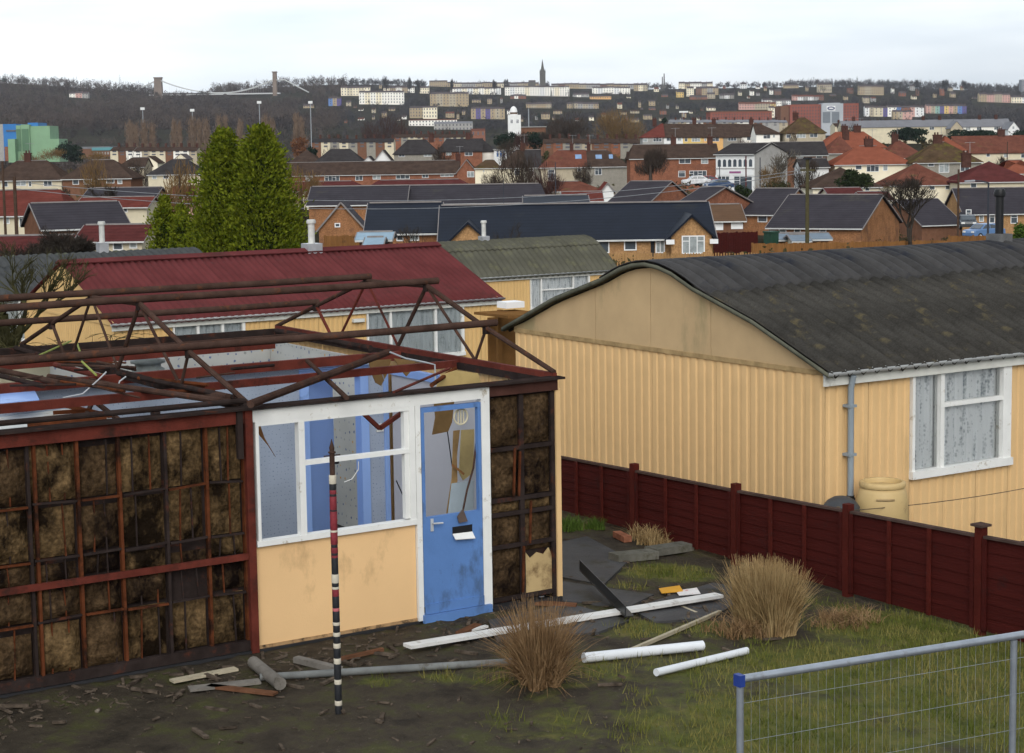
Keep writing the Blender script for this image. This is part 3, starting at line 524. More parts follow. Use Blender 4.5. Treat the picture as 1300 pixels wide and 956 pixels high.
def wall_sheets(parent, axis, fixed, a0, a1, z0, z1, wd, period, amp, m, out):
    """vertical ribbed sheets side by side; out = +-1 side the ribs stand out to"""
    n = max(1, int(round((a1-a0)/wd))); wd = (a1-a0)/n; k = max(1, round(wd/period)); per = wd/k
    b = MB(); b.sm = False
    xs = []; r = k*4
    for i in range(k):
        for u, d in ((0, 0), (.30, 0), (.42, amp), (.88, amp)): xs.append(((i+u)*per, d))
    xs.append((wd, 0))
    H = z1-z0; g = np.zeros((2, len(xs), 3))
    for j, (u, d) in enumerate(xs):
        for q in (0, 1): g[q, j] = (u, out*d, q*H) if axis == 'x' else (out*d, u, q*H)
    b.grid(g); me = b.mesh('wall_sheet'); me.materials.append(m)
    for i in range(n):
        jig = random.uniform(0, .004)*out
        loc = (a0+i*wd+.002, fixed+jig, z0) if axis == 'x' else (fixed+jig, a0+i*wd+.002, z0)
        o = inst(me, 'wall_sheet', loc, parent, scale=((wd-.006)/wd, 1, 1) if axis == 'x' else (1, (wd-.006)/wd, 1)); solid(o, .006)
def prefab_profile(y0, ze, zr, half, rounded=True, ov=.18):
    s = (zr-ze)/(half) if not rounded else (zr-.0-ze)/(half-.30)
    yc = y0+half
    if not rounded: return [(y0-ov, ze-ov*s), (y0+half*.5, ze+half*.5*s), (yc, zr)], None, [(yc, zr), (yc+half*.5, ze+half*.5*s), (yc+half+ov, ze-ov*s)]
    br = .95; zb = zr - .13
    fr = [(y0-ov, ze-ov*s*.9), (y0+(half-br)*.5, ze+(zb-ze)*.5), (yc-br, zb-.12)]
    cr = [(yc+q, zr - .25*abs(q/br)**1.8) for q in np.linspace(-br-.12, br+.12, 9)]
    bk = [(2*yc-a, b) for a, b in fr[::-1]]
    return fr, cr, bk
def refine(p, n):
    P = np.array(p); t = np.linspace(0, 1, len(P)); tt = np.linspace(0, 1, n)
    return np.stack([np.interp(tt, t, P[:, 0]), np.interp(tt, t, P[:, 1])], 1)
def flue(parent, p, h, r, m, base=.0, basem=None, cowl=True):
    b = MB(); b.lathe([(r, 0), (r, h*.86)] + ([(r*1.35, h*.87), (r*1.45, h*.93), (r*1.2, h)] if cowl else [(r, h)]), p, 14)
    o = b.build('flue_pipe', m, parent, smooth=False); sharp(o)
    if basem: MB().box((p[0]-base, p[1]-base, p[2]-.2), (p[0]+base, p[1]+base, p[2]+.16)).build('flue_base', basem, parent)
    return o
def net_window(parent, axis_y, x0, x1, z0, z1, mulls, trans=None, curtain=LACE, fr=PAINTW, side=.07, sill=.09, fold=.02, right=None):
    """window in a wall facing -Y at y=axis_y: frame, panes, curtain with folds"""
    y = axis_y; m = MB(); a, b = y-.05, y+.06; rt = right or side
    m.box((x0,a,z0+sill),(x0+side*.6,b,z1)); m.box((x1-rt,a,z0+sill),(x1,b,z1)); m.box((x0+side*.6,a+.004,z1-.05),(x1-rt,b,z1))
    m.box((x0-.02,a-.03,z0),(x1+.01,b,z0+sill))
    edges = [x0+side*.6] + [q for mm in mulls for q in (mm-.03, mm+.03)] + [x1-rt]
    for q in mulls: m.box((q-.03,a+.006,z0+sill),(q+.03,b-.004,z1-.05))
    if trans: m.box((trans[0],a+.008,trans[2]-.025),(trans[1],b-.006,trans[2]+.025))
    f = m.build('window', fr, parent)
    for i in range(0, len(edges), 2):
        MB().add([(edges[i], y+.015, z0+sill), (edges[i+1], y+.015, z0+sill), (edges[i+1], y+.015, z1-.05), (edges[i], y+.015, z1-.05)], [(0,1,2,3)]).build('pane', GLASS, f, fix=False)
    n = int((x1-x0)/.018); g = np.zeros((2, n+1, 3)); rs = np.random.default_rng(int(x0*100))
    ph = rs.uniform(0, 6, 4)
    for j in range(n+1):
        x = x0+.03+(x1-x0-.06-(rt-side))*j/n
        d = fold*(math.sin(x*37+ph[0])+.6*math.sin(x*71+ph[1])+.5*math.sin(x*17+ph[2]))
        for q in (0, 1): g[q, j] = (x, y+.075+d, z0+.05 if q == 0 else z1)
    c = MB(); c.sm = True; c.grid(g).build('curtain', curtain, f)
    return f
def prefab(name, label, X0, X1, Y0, span, ze, zr, zg, wallm, roofm, crownm, rounded, wins, rperiod=.2, ramp=.026, cols=10, fascm=FASC, gpan=True, per=6, wsheet=.63, wper=.126, verge=False):
    half = span/2; Y1 = Y0+span; yc = Y0+half
    t = thing(name, label, 'bungalow', ((X0+X1)/2, yc, zg))
    # roof sheets, column by column
    fr, cr, bk = prefab_profile(Y0, ze, zr, half, rounded)
    wd = (X1-X0+.2)/cols; k = max(1, round(wd/rperiod)); pr = wd/k
    for seg, m, dz in ((fr, roofm, 0), (bk, roofm, 0), (cr, crownm, .014)):
        if seg is None: continue
        me = mesh_of(sheet(refine(seg, 7 if seg is not cr else 13), wd+.03, pr, ramp, per, cusp=verge), 'roof_sheet', m)
        for i in range(cols):
            if seg is cr and verge:
                yc_ = Y0+half; sl_ = .39; ea, eb = random.uniform(.03, .30), random.uniform(.03, .2); qs = [-.95-ea] + list(np.linspace(-.95, .95, 11)) + [.95+eb]
                me = mesh_of(sheet(np.array([(yc_+q, zr-.25*min(1, abs(q/.95))**1.8-(sl_*(abs(q)-.95) if abs(q) > .95 else 0)) for q in qs]), wd+.03, pr, ramp, per, cusp=verge), 'roof_sheet', m)
            o = inst(me, 'roof_sheet', (X0-.1+i*wd, 0, dz+random.uniform(0, .008)), t); solid(o, .012)
    if not rounded:
        MB().prism([(yc-.22, zr-.03), (yc, zr+.055), (yc+.22, zr-.03), (yc+.2, zr-.06), (yc, zr+.02), (yc-.2, zr-.06)], 'x', X0-.14, X1+.14).build('ridge_cap', roofm, t)
    if verge:
        full = refine(fr, 7).tolist()+[list(q) for q in cr[2:-2]]+refine(bk, 7).tolist(); g = np.zeros((4, len(full), 3))
        for j, (y, z) in enumerate(full):
            for q, (dx, dz) in enumerate(((-.125, .03), (-.135, .0), (-.125, -.025), (-.06, -.03))): g[q, j] = (X0+dx, y, z+dz)
        vb = MB(); vb.sm = True; solid(vb.grid(g).build('verge', mat('mossy_verge', (.10,.10,.075), .9, .3, 3., dirt=((.05,.05,.04), .4, 4.)), t), .012)
    # walls
    zt = ze-.06
    gab = lambda y: np.interp(y, [p[0] for p in fr] + ([p[0] for p in cr[2:-2]] if cr else []) + [p[0] for p in bk], [p[1] for p in fr] + ([p[1] for p in cr[2:-2]] if cr else []) + [p[1] for p in bk])
    wall_sheets(t, 'y', X0, Y0, Y1, zg-.1, zt-.02, wsheet, wper, .014, wallm, -1)
    wall_sheets(t, 'y', X1, Y0, Y1, zg-.1, zt-.02, wsheet, wper, .014, wallm, 1)
    wall_sheets(t, 'x', Y1, X0, X1, zg-.1, zt, .66, .132, .014, wallm, 1)
    seams = [Y0, Y0+1.97, yc, Y0+span-1.97, Y1] if gpan else [Y0, Y1]
    for X, s in ((X0, -1), (X1, 1)):
        for a, b in zip(seams[:-1], seams[1:]):
            ys = np.linspace(a+.004, b-.004, 9); pts = [(a+.004, zt+.03), (b-.004, zt+.03)] + [(y, max(gab(y)-.045, zt+.05)) for y in ys[::-1]]
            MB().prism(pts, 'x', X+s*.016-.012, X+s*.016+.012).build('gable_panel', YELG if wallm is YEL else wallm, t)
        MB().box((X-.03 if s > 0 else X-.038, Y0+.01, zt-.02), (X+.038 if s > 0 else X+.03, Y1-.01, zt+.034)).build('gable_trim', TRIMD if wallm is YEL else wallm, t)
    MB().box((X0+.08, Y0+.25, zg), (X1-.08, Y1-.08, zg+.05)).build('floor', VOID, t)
    MB().box((X0+.08, Y0+.6, zg+.06), (X1-.08, Y0+.63, zt)).build('room_shade_backing', VOID, t)  # near-black sheet standing in for the unlit room behind the curtains
    # front wall around the windows
    xs = X0
    for wdef in wins + [None]:
        x1_ = wdef[0] if wdef else X1
        if x1_-xs > .05: wall_sheets(t, 'x', Y0, xs, x1_, zg-.1, zt, .655, .131, .014, wallm, -1)
        if wdef:
            wall_sheets(t, 'x', Y0, wdef[0], wdef[1], zg-.1, wdef[2], .545, .136, .014, wallm, -1)
            net_window(t, Y0, *wdef[:4], **wdef[4]); xs = wdef[1]
    MB().box((X0-.08, Y0-.085, zt-.13), (X1+.08, Y0-.052, zt+.0)).build('fascia', fascm, t)
    # gutter: an open half round
    g = []
    for a in np.linspace(math.pi, 2*math.pi, 9): g.append((Y0-.135+.055*math.cos(a), zt+.035+.055*math.sin(a)))
    G = np.zeros((2, 9, 3)); 
    for j, (y, z) in enumerate(g): G[0, j] = (X0-.12, y, z); G[1, j] = (X1+.12, y, z)
    gb = MB(); gb.sm = True; solid(gb.grid(G).build('gutter', GUT, t), .006)
    return t
# ---- the yellow prefab next door
RX0, RY0 = 13.7, 14.9
RHS = prefab('prefab_bungalow', 'buff prefab bungalow with round-crowned dark corrugated roof behind the red fence', RX0, 23.7, RY0, 6.32, 1.95, 2.96, -.34, YEL, ASB, CROWN, True,
  [(15.0, 16.64, .56, 1.80, dict(mulls=[15.49], trans=(15.52, 16.5, 1.38), right=.14)), (19.0, 20.6, .56, 1.79, dict(mulls=[19.5], trans=(19.53, 20.5, 1.38)))], ramp=.040, verge=True, per=10, wper=.157)
flue(RHS, (19.93, 18.06, 2.94), .8, .058, BLACKP, .13, mat('grey_flue_block', (.12,.12,.12), .9, .3, 6.))
# downpipe, shoe and the pipe feeding the water butt
b = MB(); b.tube([(13.99, RY0-.14, 1.86), (13.99, RY0-.10, 1.72), (14.0, RY0-.09, .5)], .036, 12); sharp(b.build('downpipe', PIPEG, RHS))
b = MB(); b.tube([(14.0, RY0-.09, .5), (14.0, RY0-.09, -.3)], .045, 12); b.tube([(14.0, RY0-.09, .47), (14.0, RY0-.09, .41)], .056, 12); sharp(b.build('pipe_connector', BLACKP, RHS))
b = MB(); b.tube([(14.0, RY0-.10, .36), (14.17, RY0-.24, .33)], .028, 10); sharp(b.build('diverter_pipe', PAINTW, RHS))
for q in (1.5, .95): MB().box((13.94, RY0-.135, q), (14.05, RY0-.02, q+.03)).build('pipe_bracket', PIPEG, RHS)
# ---- red roofed prefab behind the ruin
RED = prefab('prefab_bungalow', 'buff prefab bungalow with dark red profiled roof behind the ruined prefab', 14.05, 24.0, 38.0, 6.26, .74, 1.93, -1.55, YELR, REDR, REDR, False,
  [(15.4, 17.15, -.65, .62, dict(mulls=[16.0, 16.95-.35], curtain=NET)), (20.3, 23.0, -.65, .62, dict(mulls=[20.95, 22.2], curtain=NET))], rperiod=.17, ramp=.018, cols=6, gpan=False, per=4)
flue(RED, (20.47, 41.13, 1.93), .76, .085, mat('pale_flue_pipe', (.50,.50,.47), .6, .2, 4.), .2, mat('silver_flashing', (.55,.56,.58), .3, .2, 3., metal=.6))
MB().box((19.9, 37.88, .36), (20.2, 37.98, .44)).build('vent', FASC, RED)
# ---- two more prefabs further down
GRN = prefab('prefab_bungalow', 'buff prefab bungalow with green-grey corrugated roof and white fascia beyond the red roof', 30.6, 40.7, 56.0, 4.4, -.27, .92, -2.5, YELR, ASBG, ASBG, True,
  [(36.8, 39.5, -1.62, -.38, dict(mulls=[37.3, 38.75], curtain=LACE, trans=(37.33, 38.72, -.9)))], rperiod=.25, ramp=.03, cols=6, gpan=False, per=4)
flue(GRN, (36.2, 58.2, .92), .75, .085, MATS['pale_flue_pipe'], .16, MATS['silver_flashing'])
LGR = prefab('prefab_bungalow', 'prefab bungalow with plain dark grey corrugated roof behind the red roofed one', 13.8, 23.9, 54.0, 6.3, .22, 1.2, -2.1, YELR, ASBD, ASBD, True,
  [(16.0, 18.2, -1.2, .08, dict(mulls=[17.0], curtain=NET))], rperiod=.25, ramp=.03, cols=6, gpan=False, per=4)
flue(LGR, tuple(onY(130, 314, 57.15)), .85, .09, MATS['pale_flue_pipe'], .16, MATS['silver_flashing'])
# ---- long navy-roofed bungalow with two front gables
h = ('long yellow brick bungalow with navy tiled roof and two front gables behind picket fence', 560, 905, 301, 258, 110, 2.45, 'ybrick', 'navy', dict(dep=8.5, win=[(755.5,773.5,305,322),(792,808,303,319),(640,655,306,320),(690,706,306,320)]))
NV = house(h); c_, b_ = hplace(h); Wn = (905-560)*110/F_PX
def u_of(x): return (x-732.5)/(345)*Wn
def z_of(y): return 2.45-(y-301)*110/F_PX
for xa, xb, yp, ye, wins in ((566, 624, 278, 305, []), (846, 905, 273, 301, [(863, 892, 300, 323)])):
    ua, ub = u_of(xa), u_of(xb); E_, R_ = z_of(ye), z_of(yp); um = (ua+ub)/2; Wg = ub-ua; d0 = -1.2
    m = MB(); m.box((ua+.2, d0, -1), (ub-.2, .05, E_)); m.prism([(ua+.2, E_), (ub-.2, E_), (um, R_-.15)], 'y', d0, d0+.25); m.build('front_gable_wall', WALL['ybrick'], NV)
    s = (R_-E_)/(Wg/2); v = []
    for y in (d0-.3, 3.2): v += [(ua-.15, y, E_-.15*s), (um, y, R_), (ub+.15, y, E_-.15*s), (ua-.15, y, E_-.15*s-.15), (um, y, R_-.15), (ub+.15, y, E_-.15*s-.15)]
    MB().add(v, [(0,1,7,6),(1,2,8,7),(3,9,10,4),(4,10,11,5),(0,3,4,1),(1,4,5,2),(6,7,10,9),(7,8,11,10),(0,6,9,3),(2,5,11,8)]).build('front_gable_roof', ROOF['navy'], NV)
    for sx, uu in ((-1, ua-.15), (1, ub+.15)): MB().box((min(uu, uu-sx*.5), d0-.34, E_-.15*s-.3), (max(uu, uu-sx*.5), d0-.28, E_-.15*s-.02)).build('eaves_box', WHT, NV)
    for w_ in wins: window(NV, u_of(w_[0]), u_of(w_[1]), z_of(w_[3]), z_of(w_[2]), d0, pane=PANEC, lights=3)
MB().box((u_of(826), -.03, 0), (u_of(831), .0, z_of(303))).build('recess_shade_panel', VOID, NV)  # flat near-black panel on the wall, painted as the shade of a recess
window(NV, u_of(832), u_of(844), z_of(323), z_of(303.5), 0, pane=PANEC, lights=2)
# ================================================================== the half-demolished prefab
YF, XE, YB = 14.61, 9.9, 20.95
RUST = mat('rust_brown_steel', (.060,.036,.028), .85, .35, 5., dirt=((.13,.05,.025), .35, 7.), bump=.3, bscale=60)
REDL = mat('red_lead_steel', (.108,.025,.017), .8, .35, 4., dirt=((.035,.017,.013), .45, 3.), bump=.2, bscale=60)
REDB = mat('bright_rusty_batten', (.105,.034,.015), .85, .4, 5., dirt=((.022,.012,.009), .56, 3.0), bump=.2, bscale=60)
DARKR = mat('blackened_steel', (.030,.022,.020), .85, .4, 5., dirt=((.085,.03,.018), .35, 6.))
WOOL = mat('stained_mineral_wool', (.125,.080,.038), 1., .55, 3.2, dirt=((.012,.008,.005), .60, 2.6, (1,1,.6)), bump=1., bscale=28, fine=.45)
WOOLD = mat('blackened_mineral_wool', (.070,.044,.023), 1., .55, 3.2, dirt=((.009,.006,.005), .64, 2.6, (1,1,.6)), bump=1., bscale=28, fine=.45)
PANEL = mat('buff_flat_panel', (.74,.485,.245), .65, .06, .7, dirt=((.50,.32,.16), .36, 1.5, (1,1,.5)), bump=.08, bscale=80)
BLUE = mat('bright_blue_gloss', (.095,.20,.445), .55, .12, 1.6, dirt=((.065,.12,.24), .36, 4.5, (1,1,.5)), spec=.35, bump=.06, bscale=50)
BLUEP = mat('pale_blue_gloss', (.27,.42,.78), .4, .06, 1.5, dirt=((.09,.17,.36), .2, 2.5), spec=.4)
LILAC = mat('lilac_grey_wall', (.52,.52,.55), .85, .05, 1., dirt=((.30,.29,.28), .25, 1.5))
HARD = mat('torn_brown_hardboard', (.20,.125,.055), .9, .25, 4.); STEELW = mat('pale_galvanised', (.42,.44,.46), .45, .15, 6.)
def paper(name, bgc, c1, c2, sc, thr=.33, c3=None):
    if name in MATS: return MATS[name]
    m = bpy.data.materials.new(name); m.use_nodes = True; n = m.node_tree; N = n.nodes; lk = n.links.new; bs = N['Principled BSDF']; bs.inputs['Roughness'].default_value = .85
    t = N.new('ShaderNodeTexCoord'); v = N.new('ShaderNodeTexVoronoi'); v.inputs['Scale'].default_value = sc; v.inputs['Randomness'].default_value = .45; v.voronoi_dimensions = '2D'
    sx = N.new('ShaderNodeSeparateXYZ'); lk(t.outputs['Object'], sx.inputs[0]); sa = N.new('ShaderNodeMath'); sa.operation = 'ADD'; lk(sx.outputs[0], sa.inputs[0]); lk(sx.outputs[1], sa.inputs[1]); cb = N.new('ShaderNodeCombineXYZ'); lk(sa.outputs[0], cb.inputs[0]); lk(sx.outputs[2], cb.inputs[1]); lk(cb.outputs[0], v.inputs['Vector'])
    a = N.new('ShaderNodeTexNoise'); a.inputs['Scale'].default_value = sc*3; a.inputs['Detail'].default_value = 2; lk(t.outputs['Object'], a.inputs['Vector'])
    ad = N.new('ShaderNodeMath'); ad.operation = 'MULTIPLY_ADD'; ad.inputs[1].default_value = .5; lk(a.outputs['Fac'], ad.inputs[0]); lk(v.outputs['Distance'], ad.inputs[2])
    mr = N.new('ShaderNodeMapRange'); mr.inputs[1].default_value = thr+.25; mr.inputs[2].default_value = thr+.17; lk(ad.outputs[0], mr.inputs[0])
    sep = N.new('ShaderNodeSeparateColor'); lk(v.outputs['Color'], sep.inputs[0])
    r = N.new('ShaderNodeValToRGB'); r.color_ramp.interpolation = 'CONSTANT'; e = r.color_ramp.elements; e[0].color = (*c1, 1); e[1].position = .72; e[1].color = (*c2, 1)
    if c3: x = e.new(.88); x.color = (*c3, 1)
    lk(sep.outputs[0], r.inputs[0])
    mm = N.new('ShaderNodeMix'); mm.data_type = 'RGBA'; lk(mr.outputs[0], mm.inputs['Factor']); mm.inputs['A'].default_value = (*bgc, 1); lk(r.outputs[0], mm.inputs['B'])
    st = N.new('ShaderNodeTexNoise'); st.inputs['Scale'].default_value = 1.4; st.inputs['Detail'].default_value = 6; lk(t.outputs['Object'], st.inputs['Vector'])
    m2 = N.new('ShaderNodeMapRange'); m2.inputs[1].default_value = .3; m2.inputs[2].default_value = .7; m2.inputs[3].default_value = .78; m2.inputs[4].default_value = 1.06; lk(st.outputs['Fac'], m2.inputs[0])
    m3 = N.new('ShaderNodeMix'); m3.data_type = 'RGBA'; m3.blend_type = 'MULTIPLY'; m3.inputs['Factor'].default_value = 1; lk(mm.outputs['Result'], m3.inputs['A']); lk(m2.outputs[0], m3.inputs['B'])
    lk(m3.outputs['Result'], bs.inputs['Base Color']); MATS[name] = m; return m
PAPB = paper('blue_grey_wallpaper', (.35,.41,.51), (.18,.22,.31), (.20,.24,.31), 22, .12)
PAPF = paper('white_floral_wallpaper', (.52,.52,.49), (.13,.17,.30), (.30,.32,.30), 9, .14, (.60,.32,.06))
RU = thing('ruined_prefab', 'half demolished prefab with bare steel roof frame, blue door and stripped front wall', 'ruined bungalow', (5.0, YF, 0))
def P_(m, name, mt, parent=None, smooth=False): return m.build(name, mt, parent or RU, smooth=smooth)
def barp(p, q, w, h, name, mt, parent=None, up=(0,0,1)): return P_(MB().bar(p, q, w, h, up), name, mt, parent)
def tubep(pts, r, name, mt, parent=None, n=9): return sharp(P_(MB().tube(pts, r, n), name, mt, parent))
# plinth and floor slab
P_(MB().box((0.0, YF+.02, -.35), (XE-.03, YB, -.03)), 'floor_slab', mat('black_damp_slab', (.03,.028,.026), .6, .4, 2.))
P_(MB().box((0.0, YF-.03, -.3), (XE+.02, YF+.019, .0)), 'plinth', mat('tarred_plinth', (.022,.022,.024), .6, .3, 3.))
# ---- roof trusses (5 bays) and purlins
PURL = [(15.9,2.63),(17.12,3.0),(18.5,2.98),(19.82,2.6)]
def truss(X, n_):
    t_ = P_(MB().tube([(X, YF+.04, 2.24)] + [(X, y, z-.05) for y, z in PURL] + [(X, YB, 2.22)], .026, 8), 'truss', RUST); sharp(t_)
    tw = tubep([(X, 16.4, 2.74), (X, 17.12, 2.96)], .024, 'top_chord', RUST, t_)
    barp((X, YF+.03, 2.19), (X, YB, 2.19), .05, .085, 'bottom_chord', REDL if X > 9 else DARKR, t_)
    for (a, b, r) in (((15.9,2.58),(16.12,2.23),.016),((17.12,2.95),(16.14,2.23),.017),((17.12,2.95),(17.79,2.23),.022),((18.5,2.93),(17.79,2.23),.015),((18.5,2.93),(19.2,2.23),.016),((19.82,2.56),(19.45,2.23),.02)):
        tubep([(X, *a), (X, *b)], r, 'web', RUST if (a[0] < 17.5 or X < 9) else REDL, t_, 7)
    for y, z in PURL: barp((X-.03, y, z-.075), (X+.03, y, z-.075), .06, .075, 'cleat', DARKR, t_)
    return t_
for i, X in enumerate((.1, 3.3, 6.6, XE)): truss(X, i)
for (y, z), x1 in zip(PURL, (XE+.12, XE+.14, XE+.05, XE+.03)):
    sg = .012; tubep([(x, y+.01*math.sin(x*1.7), z-sg*math.sin(x*.95)**2) for x in np.linspace(-.05, x1, 9)], .037, 'purlin', RUST, n=12)
tubep([(-.05, 14.66, 2.27), (6.6, 14.66, 2.25)], .026, 'eaves_tube', DARKR)
# wall plates and ceiling joists running along the house
barp((0, YF+.03, 2.115), (6.58, YF+.03, 2.115), .10, .115, 'eaves_beam', REDL); barp((0, YF-.0, 2.19), (XE+.05, YF-.0, 2.19), .16, .022, 'eaves_capping', DARKR)
barp((9.08, YF+.03, 2.12), (XE, YF+.03, 2.12), .10, .10, 'eaves_beam', mat('dark_red_steel', (.060,.026,.020), .8, .35, 4.))
barp((0, 16.28, 2.15), (6.6, 16.24, 2.15), .06, .085, 'joist', REDL); barp((6.6, 16.4, 2.16), (9.88, 16.45, 2.16), .06, .075, 'joist', REDL)
barp((0, 17.72, 2.15), (9.85, 17.66, 2.14), .07, .10, 'joist', REDL); barp((0, 19.45, 2.16), (9.2, 19.55, 2.15), .06, .09, 'joist', REDL)
barp((0, 19.62, 2.22), (9.6, 19.72, 2.21), .07, .07, 'joist', RUST)
barp((0, YB-.02, 2.14), (XE, YB-.02, 2.14), .09, .10, 'rear_eaves_beam', DARKR); barp((XE-.03, YF+.05, 2.14), (XE-.03, YB, 2.14), .05, .07, 'end_eaves_beam', DARKR)
# fallen members lying on the frame
fall = [((318,513),2.27,(493,447),2.27,.036,RUST), ((62,478),2.21,(303,512),2.22,.03,RUST), ((150,474),2.27,(300,505),2.25,.024,DARKR), ((228,492),2.2,(290,506),2.24,.045,RUST),
        ((0,470),2.24,(75,486),2.2,.03,RUST), ((0,477),2.22,(55,490),2.2,.026,DARKR), ((70,463),2.2,(128,478),2.2,.03,REDL), ((390,458),2.2,(440,505),2.24,.024,RUST),
        ((500,498),2.21,(570,468),2.22,.014,REDL), ((548,489),2.2,(578,468),2.2,.022,REDB), ((352,420),2.22,(470,442),2.24,.034,DARKR), ((20,442),2.22,(52,451),2.24,.03,DARKR)]
rf = random.Random(3)
for k in range(16):
    a = (rf.uniform(0, 300), rf.uniform(452, 500)); b = (a[0]+rf.uniform(30, 95), a[1]+rf.uniform(-8, 16)); fall.append((a, 2.2+rf.uniform(0, .07), b, 2.2+rf.uniform(0, .07), rf.uniform(.008, .018), rf.choice([RUST, DARKR, REDB])))
for a, za, b, zb, r, mt in fall:
    tubep([onZ(*a, za), onZ(*b, zb)], r, 'fallen_member', mt)
# rear wall in its several papers, end wall, partition
P_(MB().box((4.2, YB-.06, -.02), (XE-.02, YB, 2.08)), 'rear_wall', PAPF)
P_(MB().box((0, YB-.06, -.02), (4.2, YB, 2.08)), 'rear_wall', mat('pale_green_distemper', (.36,.40,.33), .9, .12, 1.2, dirt=((.30,.24,.13), .45, 1.)))
P_(MB().box((4.0, YB-.09, 1.35), (6.9, YB-.065, 2.02)), 'rear_wall_lining', mat('buff_plaster_wall', (.46,.42,.30), .9, .15, 2., dirt=((.33,.25,.13), .5, 2.)))
P_(MB().box((XE-.14, YF+.12, -.02), (XE-.10, 17.70, 1.93)), 'end_wall_lining', LILAC)
P_(MB().box((XE-.14, 17.95, -.02), (XE-.10, YB-.1, 2.05)), 'end_wall_lining', PAPF)
P_(MB().box((XE-.165, YF+.12, 1.935), (XE-.10, 17.7, 2.02)), 'picture_rail', BLUEP)
wall_sheets(RU, 'y', XE+.005, YF, YB, -.05, 2.1, .63, .126, .014, YEL, 1)
YP = 17.80
P_(MB().box((3.2, YP, -.02), (8.66, YP+.09, 2.08)), 'partition', PAPB); P_(MB().box((9.50, YP, -.02), (XE-.15, YP+.09, 2.05)), 'partition', PAPB); P_(MB().box((8.66, YP+.01, 2.055), (9.5, YP+.09, 2.08)), 'partition', PAPB)
P_(MB().box((XE-.20, YP-.03, -.02), (XE-.145, YP-.002, 2.03)), 'corner_trim', BLUEP)
df = P_(MB().box((8.66, YP-.03, -.02), (8.76, YP+.11, 2.05)), 'inner_doorframe', BLUEP); P_(MB().box((9.40, YP-.03, -.02), (9.50, YP+.11, 2.05)), 'jamb', BLUEP, df); P_(MB().box((8.76, YP-.029, 1.94), (9.40, YP+.109, 2.05)), 'head', BLUEP, df)
# ajar inner door swung into the back room
dv = np.array([math.cos(math.radians(38)), math.sin(math.radians(38))]); hx, hy = 8.78, YP+.05
m = MB(); w_ = .66; q0 = np.array([hx, hy]); q1 = q0+dv*w_; nv = np.array([-dv[1], dv[0]])*.035
m.add([(q0[0],q0[1],.02),(q1[0],q1[1],.02),(q1[0]+nv[0],q1[1]+nv[1],.02),(q0[0]+nv[0],q0[1]+nv[1],.02),(q0[0],q0[1],1.92),(q1[0],q1[1],1.92),(q1[0]+nv[0],q1[1]+nv[1],1.92),(q0[0]+nv[0],q0[1]+nv[1],1.92)], [(0,3,2,1),(4,5,6,7),(0,1,5,4),(1,2,6,5),(2,3,7,6),(3,0,4,7)])
idr = P_(m, 'inner_door', BLUEP); kp = q0+dv*.58
P_(MB().lathe([(.02,-.03),(.03,-.02),(.03,.02),(.02,.03)], (kp[0]-nv[0]*1.8, kp[1]-nv[1]*1.8, .93), 10), 'door_knob', BLACKP, idr)
P_(MB().box((9.60, YP-.02, 1.28), (9.69, YP-.001, 1.37)), 'light_switch', PAINTW)
# blue sheet and pale ceiling boards left lying inside, cold tank
P_(MB().add([onZ(0,512,2.1),onZ(50,507,2.1),onZ(43,494,2.1),onZ(0,499,2.1)], [(0,1,2,3)]), 'blue_ceiling_board', BLUEP).modifiers.new('t', 'SOLIDIFY').thickness = .02
def slab_px(pts, z, th, name, mt, parent=None):
    v = [onZ(x, y, z[i] if hasattr(z, '__len__') else z) for i, (x, y) in enumerate(pts)]; n = len(v)
    return P_(MB().add(v+[p-np.array([0,0,th]) for p in v], [tuple(range(n)), tuple(range(n, 2*n))[::-1]] + [(i, i+n, (i+1) % n+n, (i+1) % n) for i in range(n)]), name, mt, parent)
slab_px([(-20,548),(60,542),(140,529),(92,518),(60,522),(-20,532)], [1.9,1.92,1.95,1.93,1.9,1.9], .03, 'fallen_ceiling_board', mat('peeling_white_board', (.60,.60,.57), .7, .12, 2., dirt=((.38,.30,.18), .4, 2.2)))
for a, b, mt in (((35,541),(135,531),REDB), ((70,512),(140,528),REDB), ((68,524),(115,521),REDB), ((110,526),(118,509),RUST), ((122,511),(152,534),RUST)):
    barp(onZ(*a, 2.02), onZ(*b, 2.04), .035, .035, 'loose_batten', mt)
c = onZ(188, 468, 1.95); P_(MB().lathe([(.17,-.5),(.19,-.1),(.19,.0),(.15,.02),(.15,.06),(.20,.07),(.20,.10),(.02,.14)], c, 18), 'cold_tank', mat('galvanised_tank', (.20,.22,.21), .5, .3, 6., dirt=((.10,.08,.05), .4, 5.)), smooth=True)
for x, y0, y1 in ((197,518,532), (268,521,534)):
    p = onY(x, y1, YF+.6); q = onY(x, y0, YF+.6); barp(p-np.array([0,0,.4]), q, .09, .06, 'broken_post', DARKR)
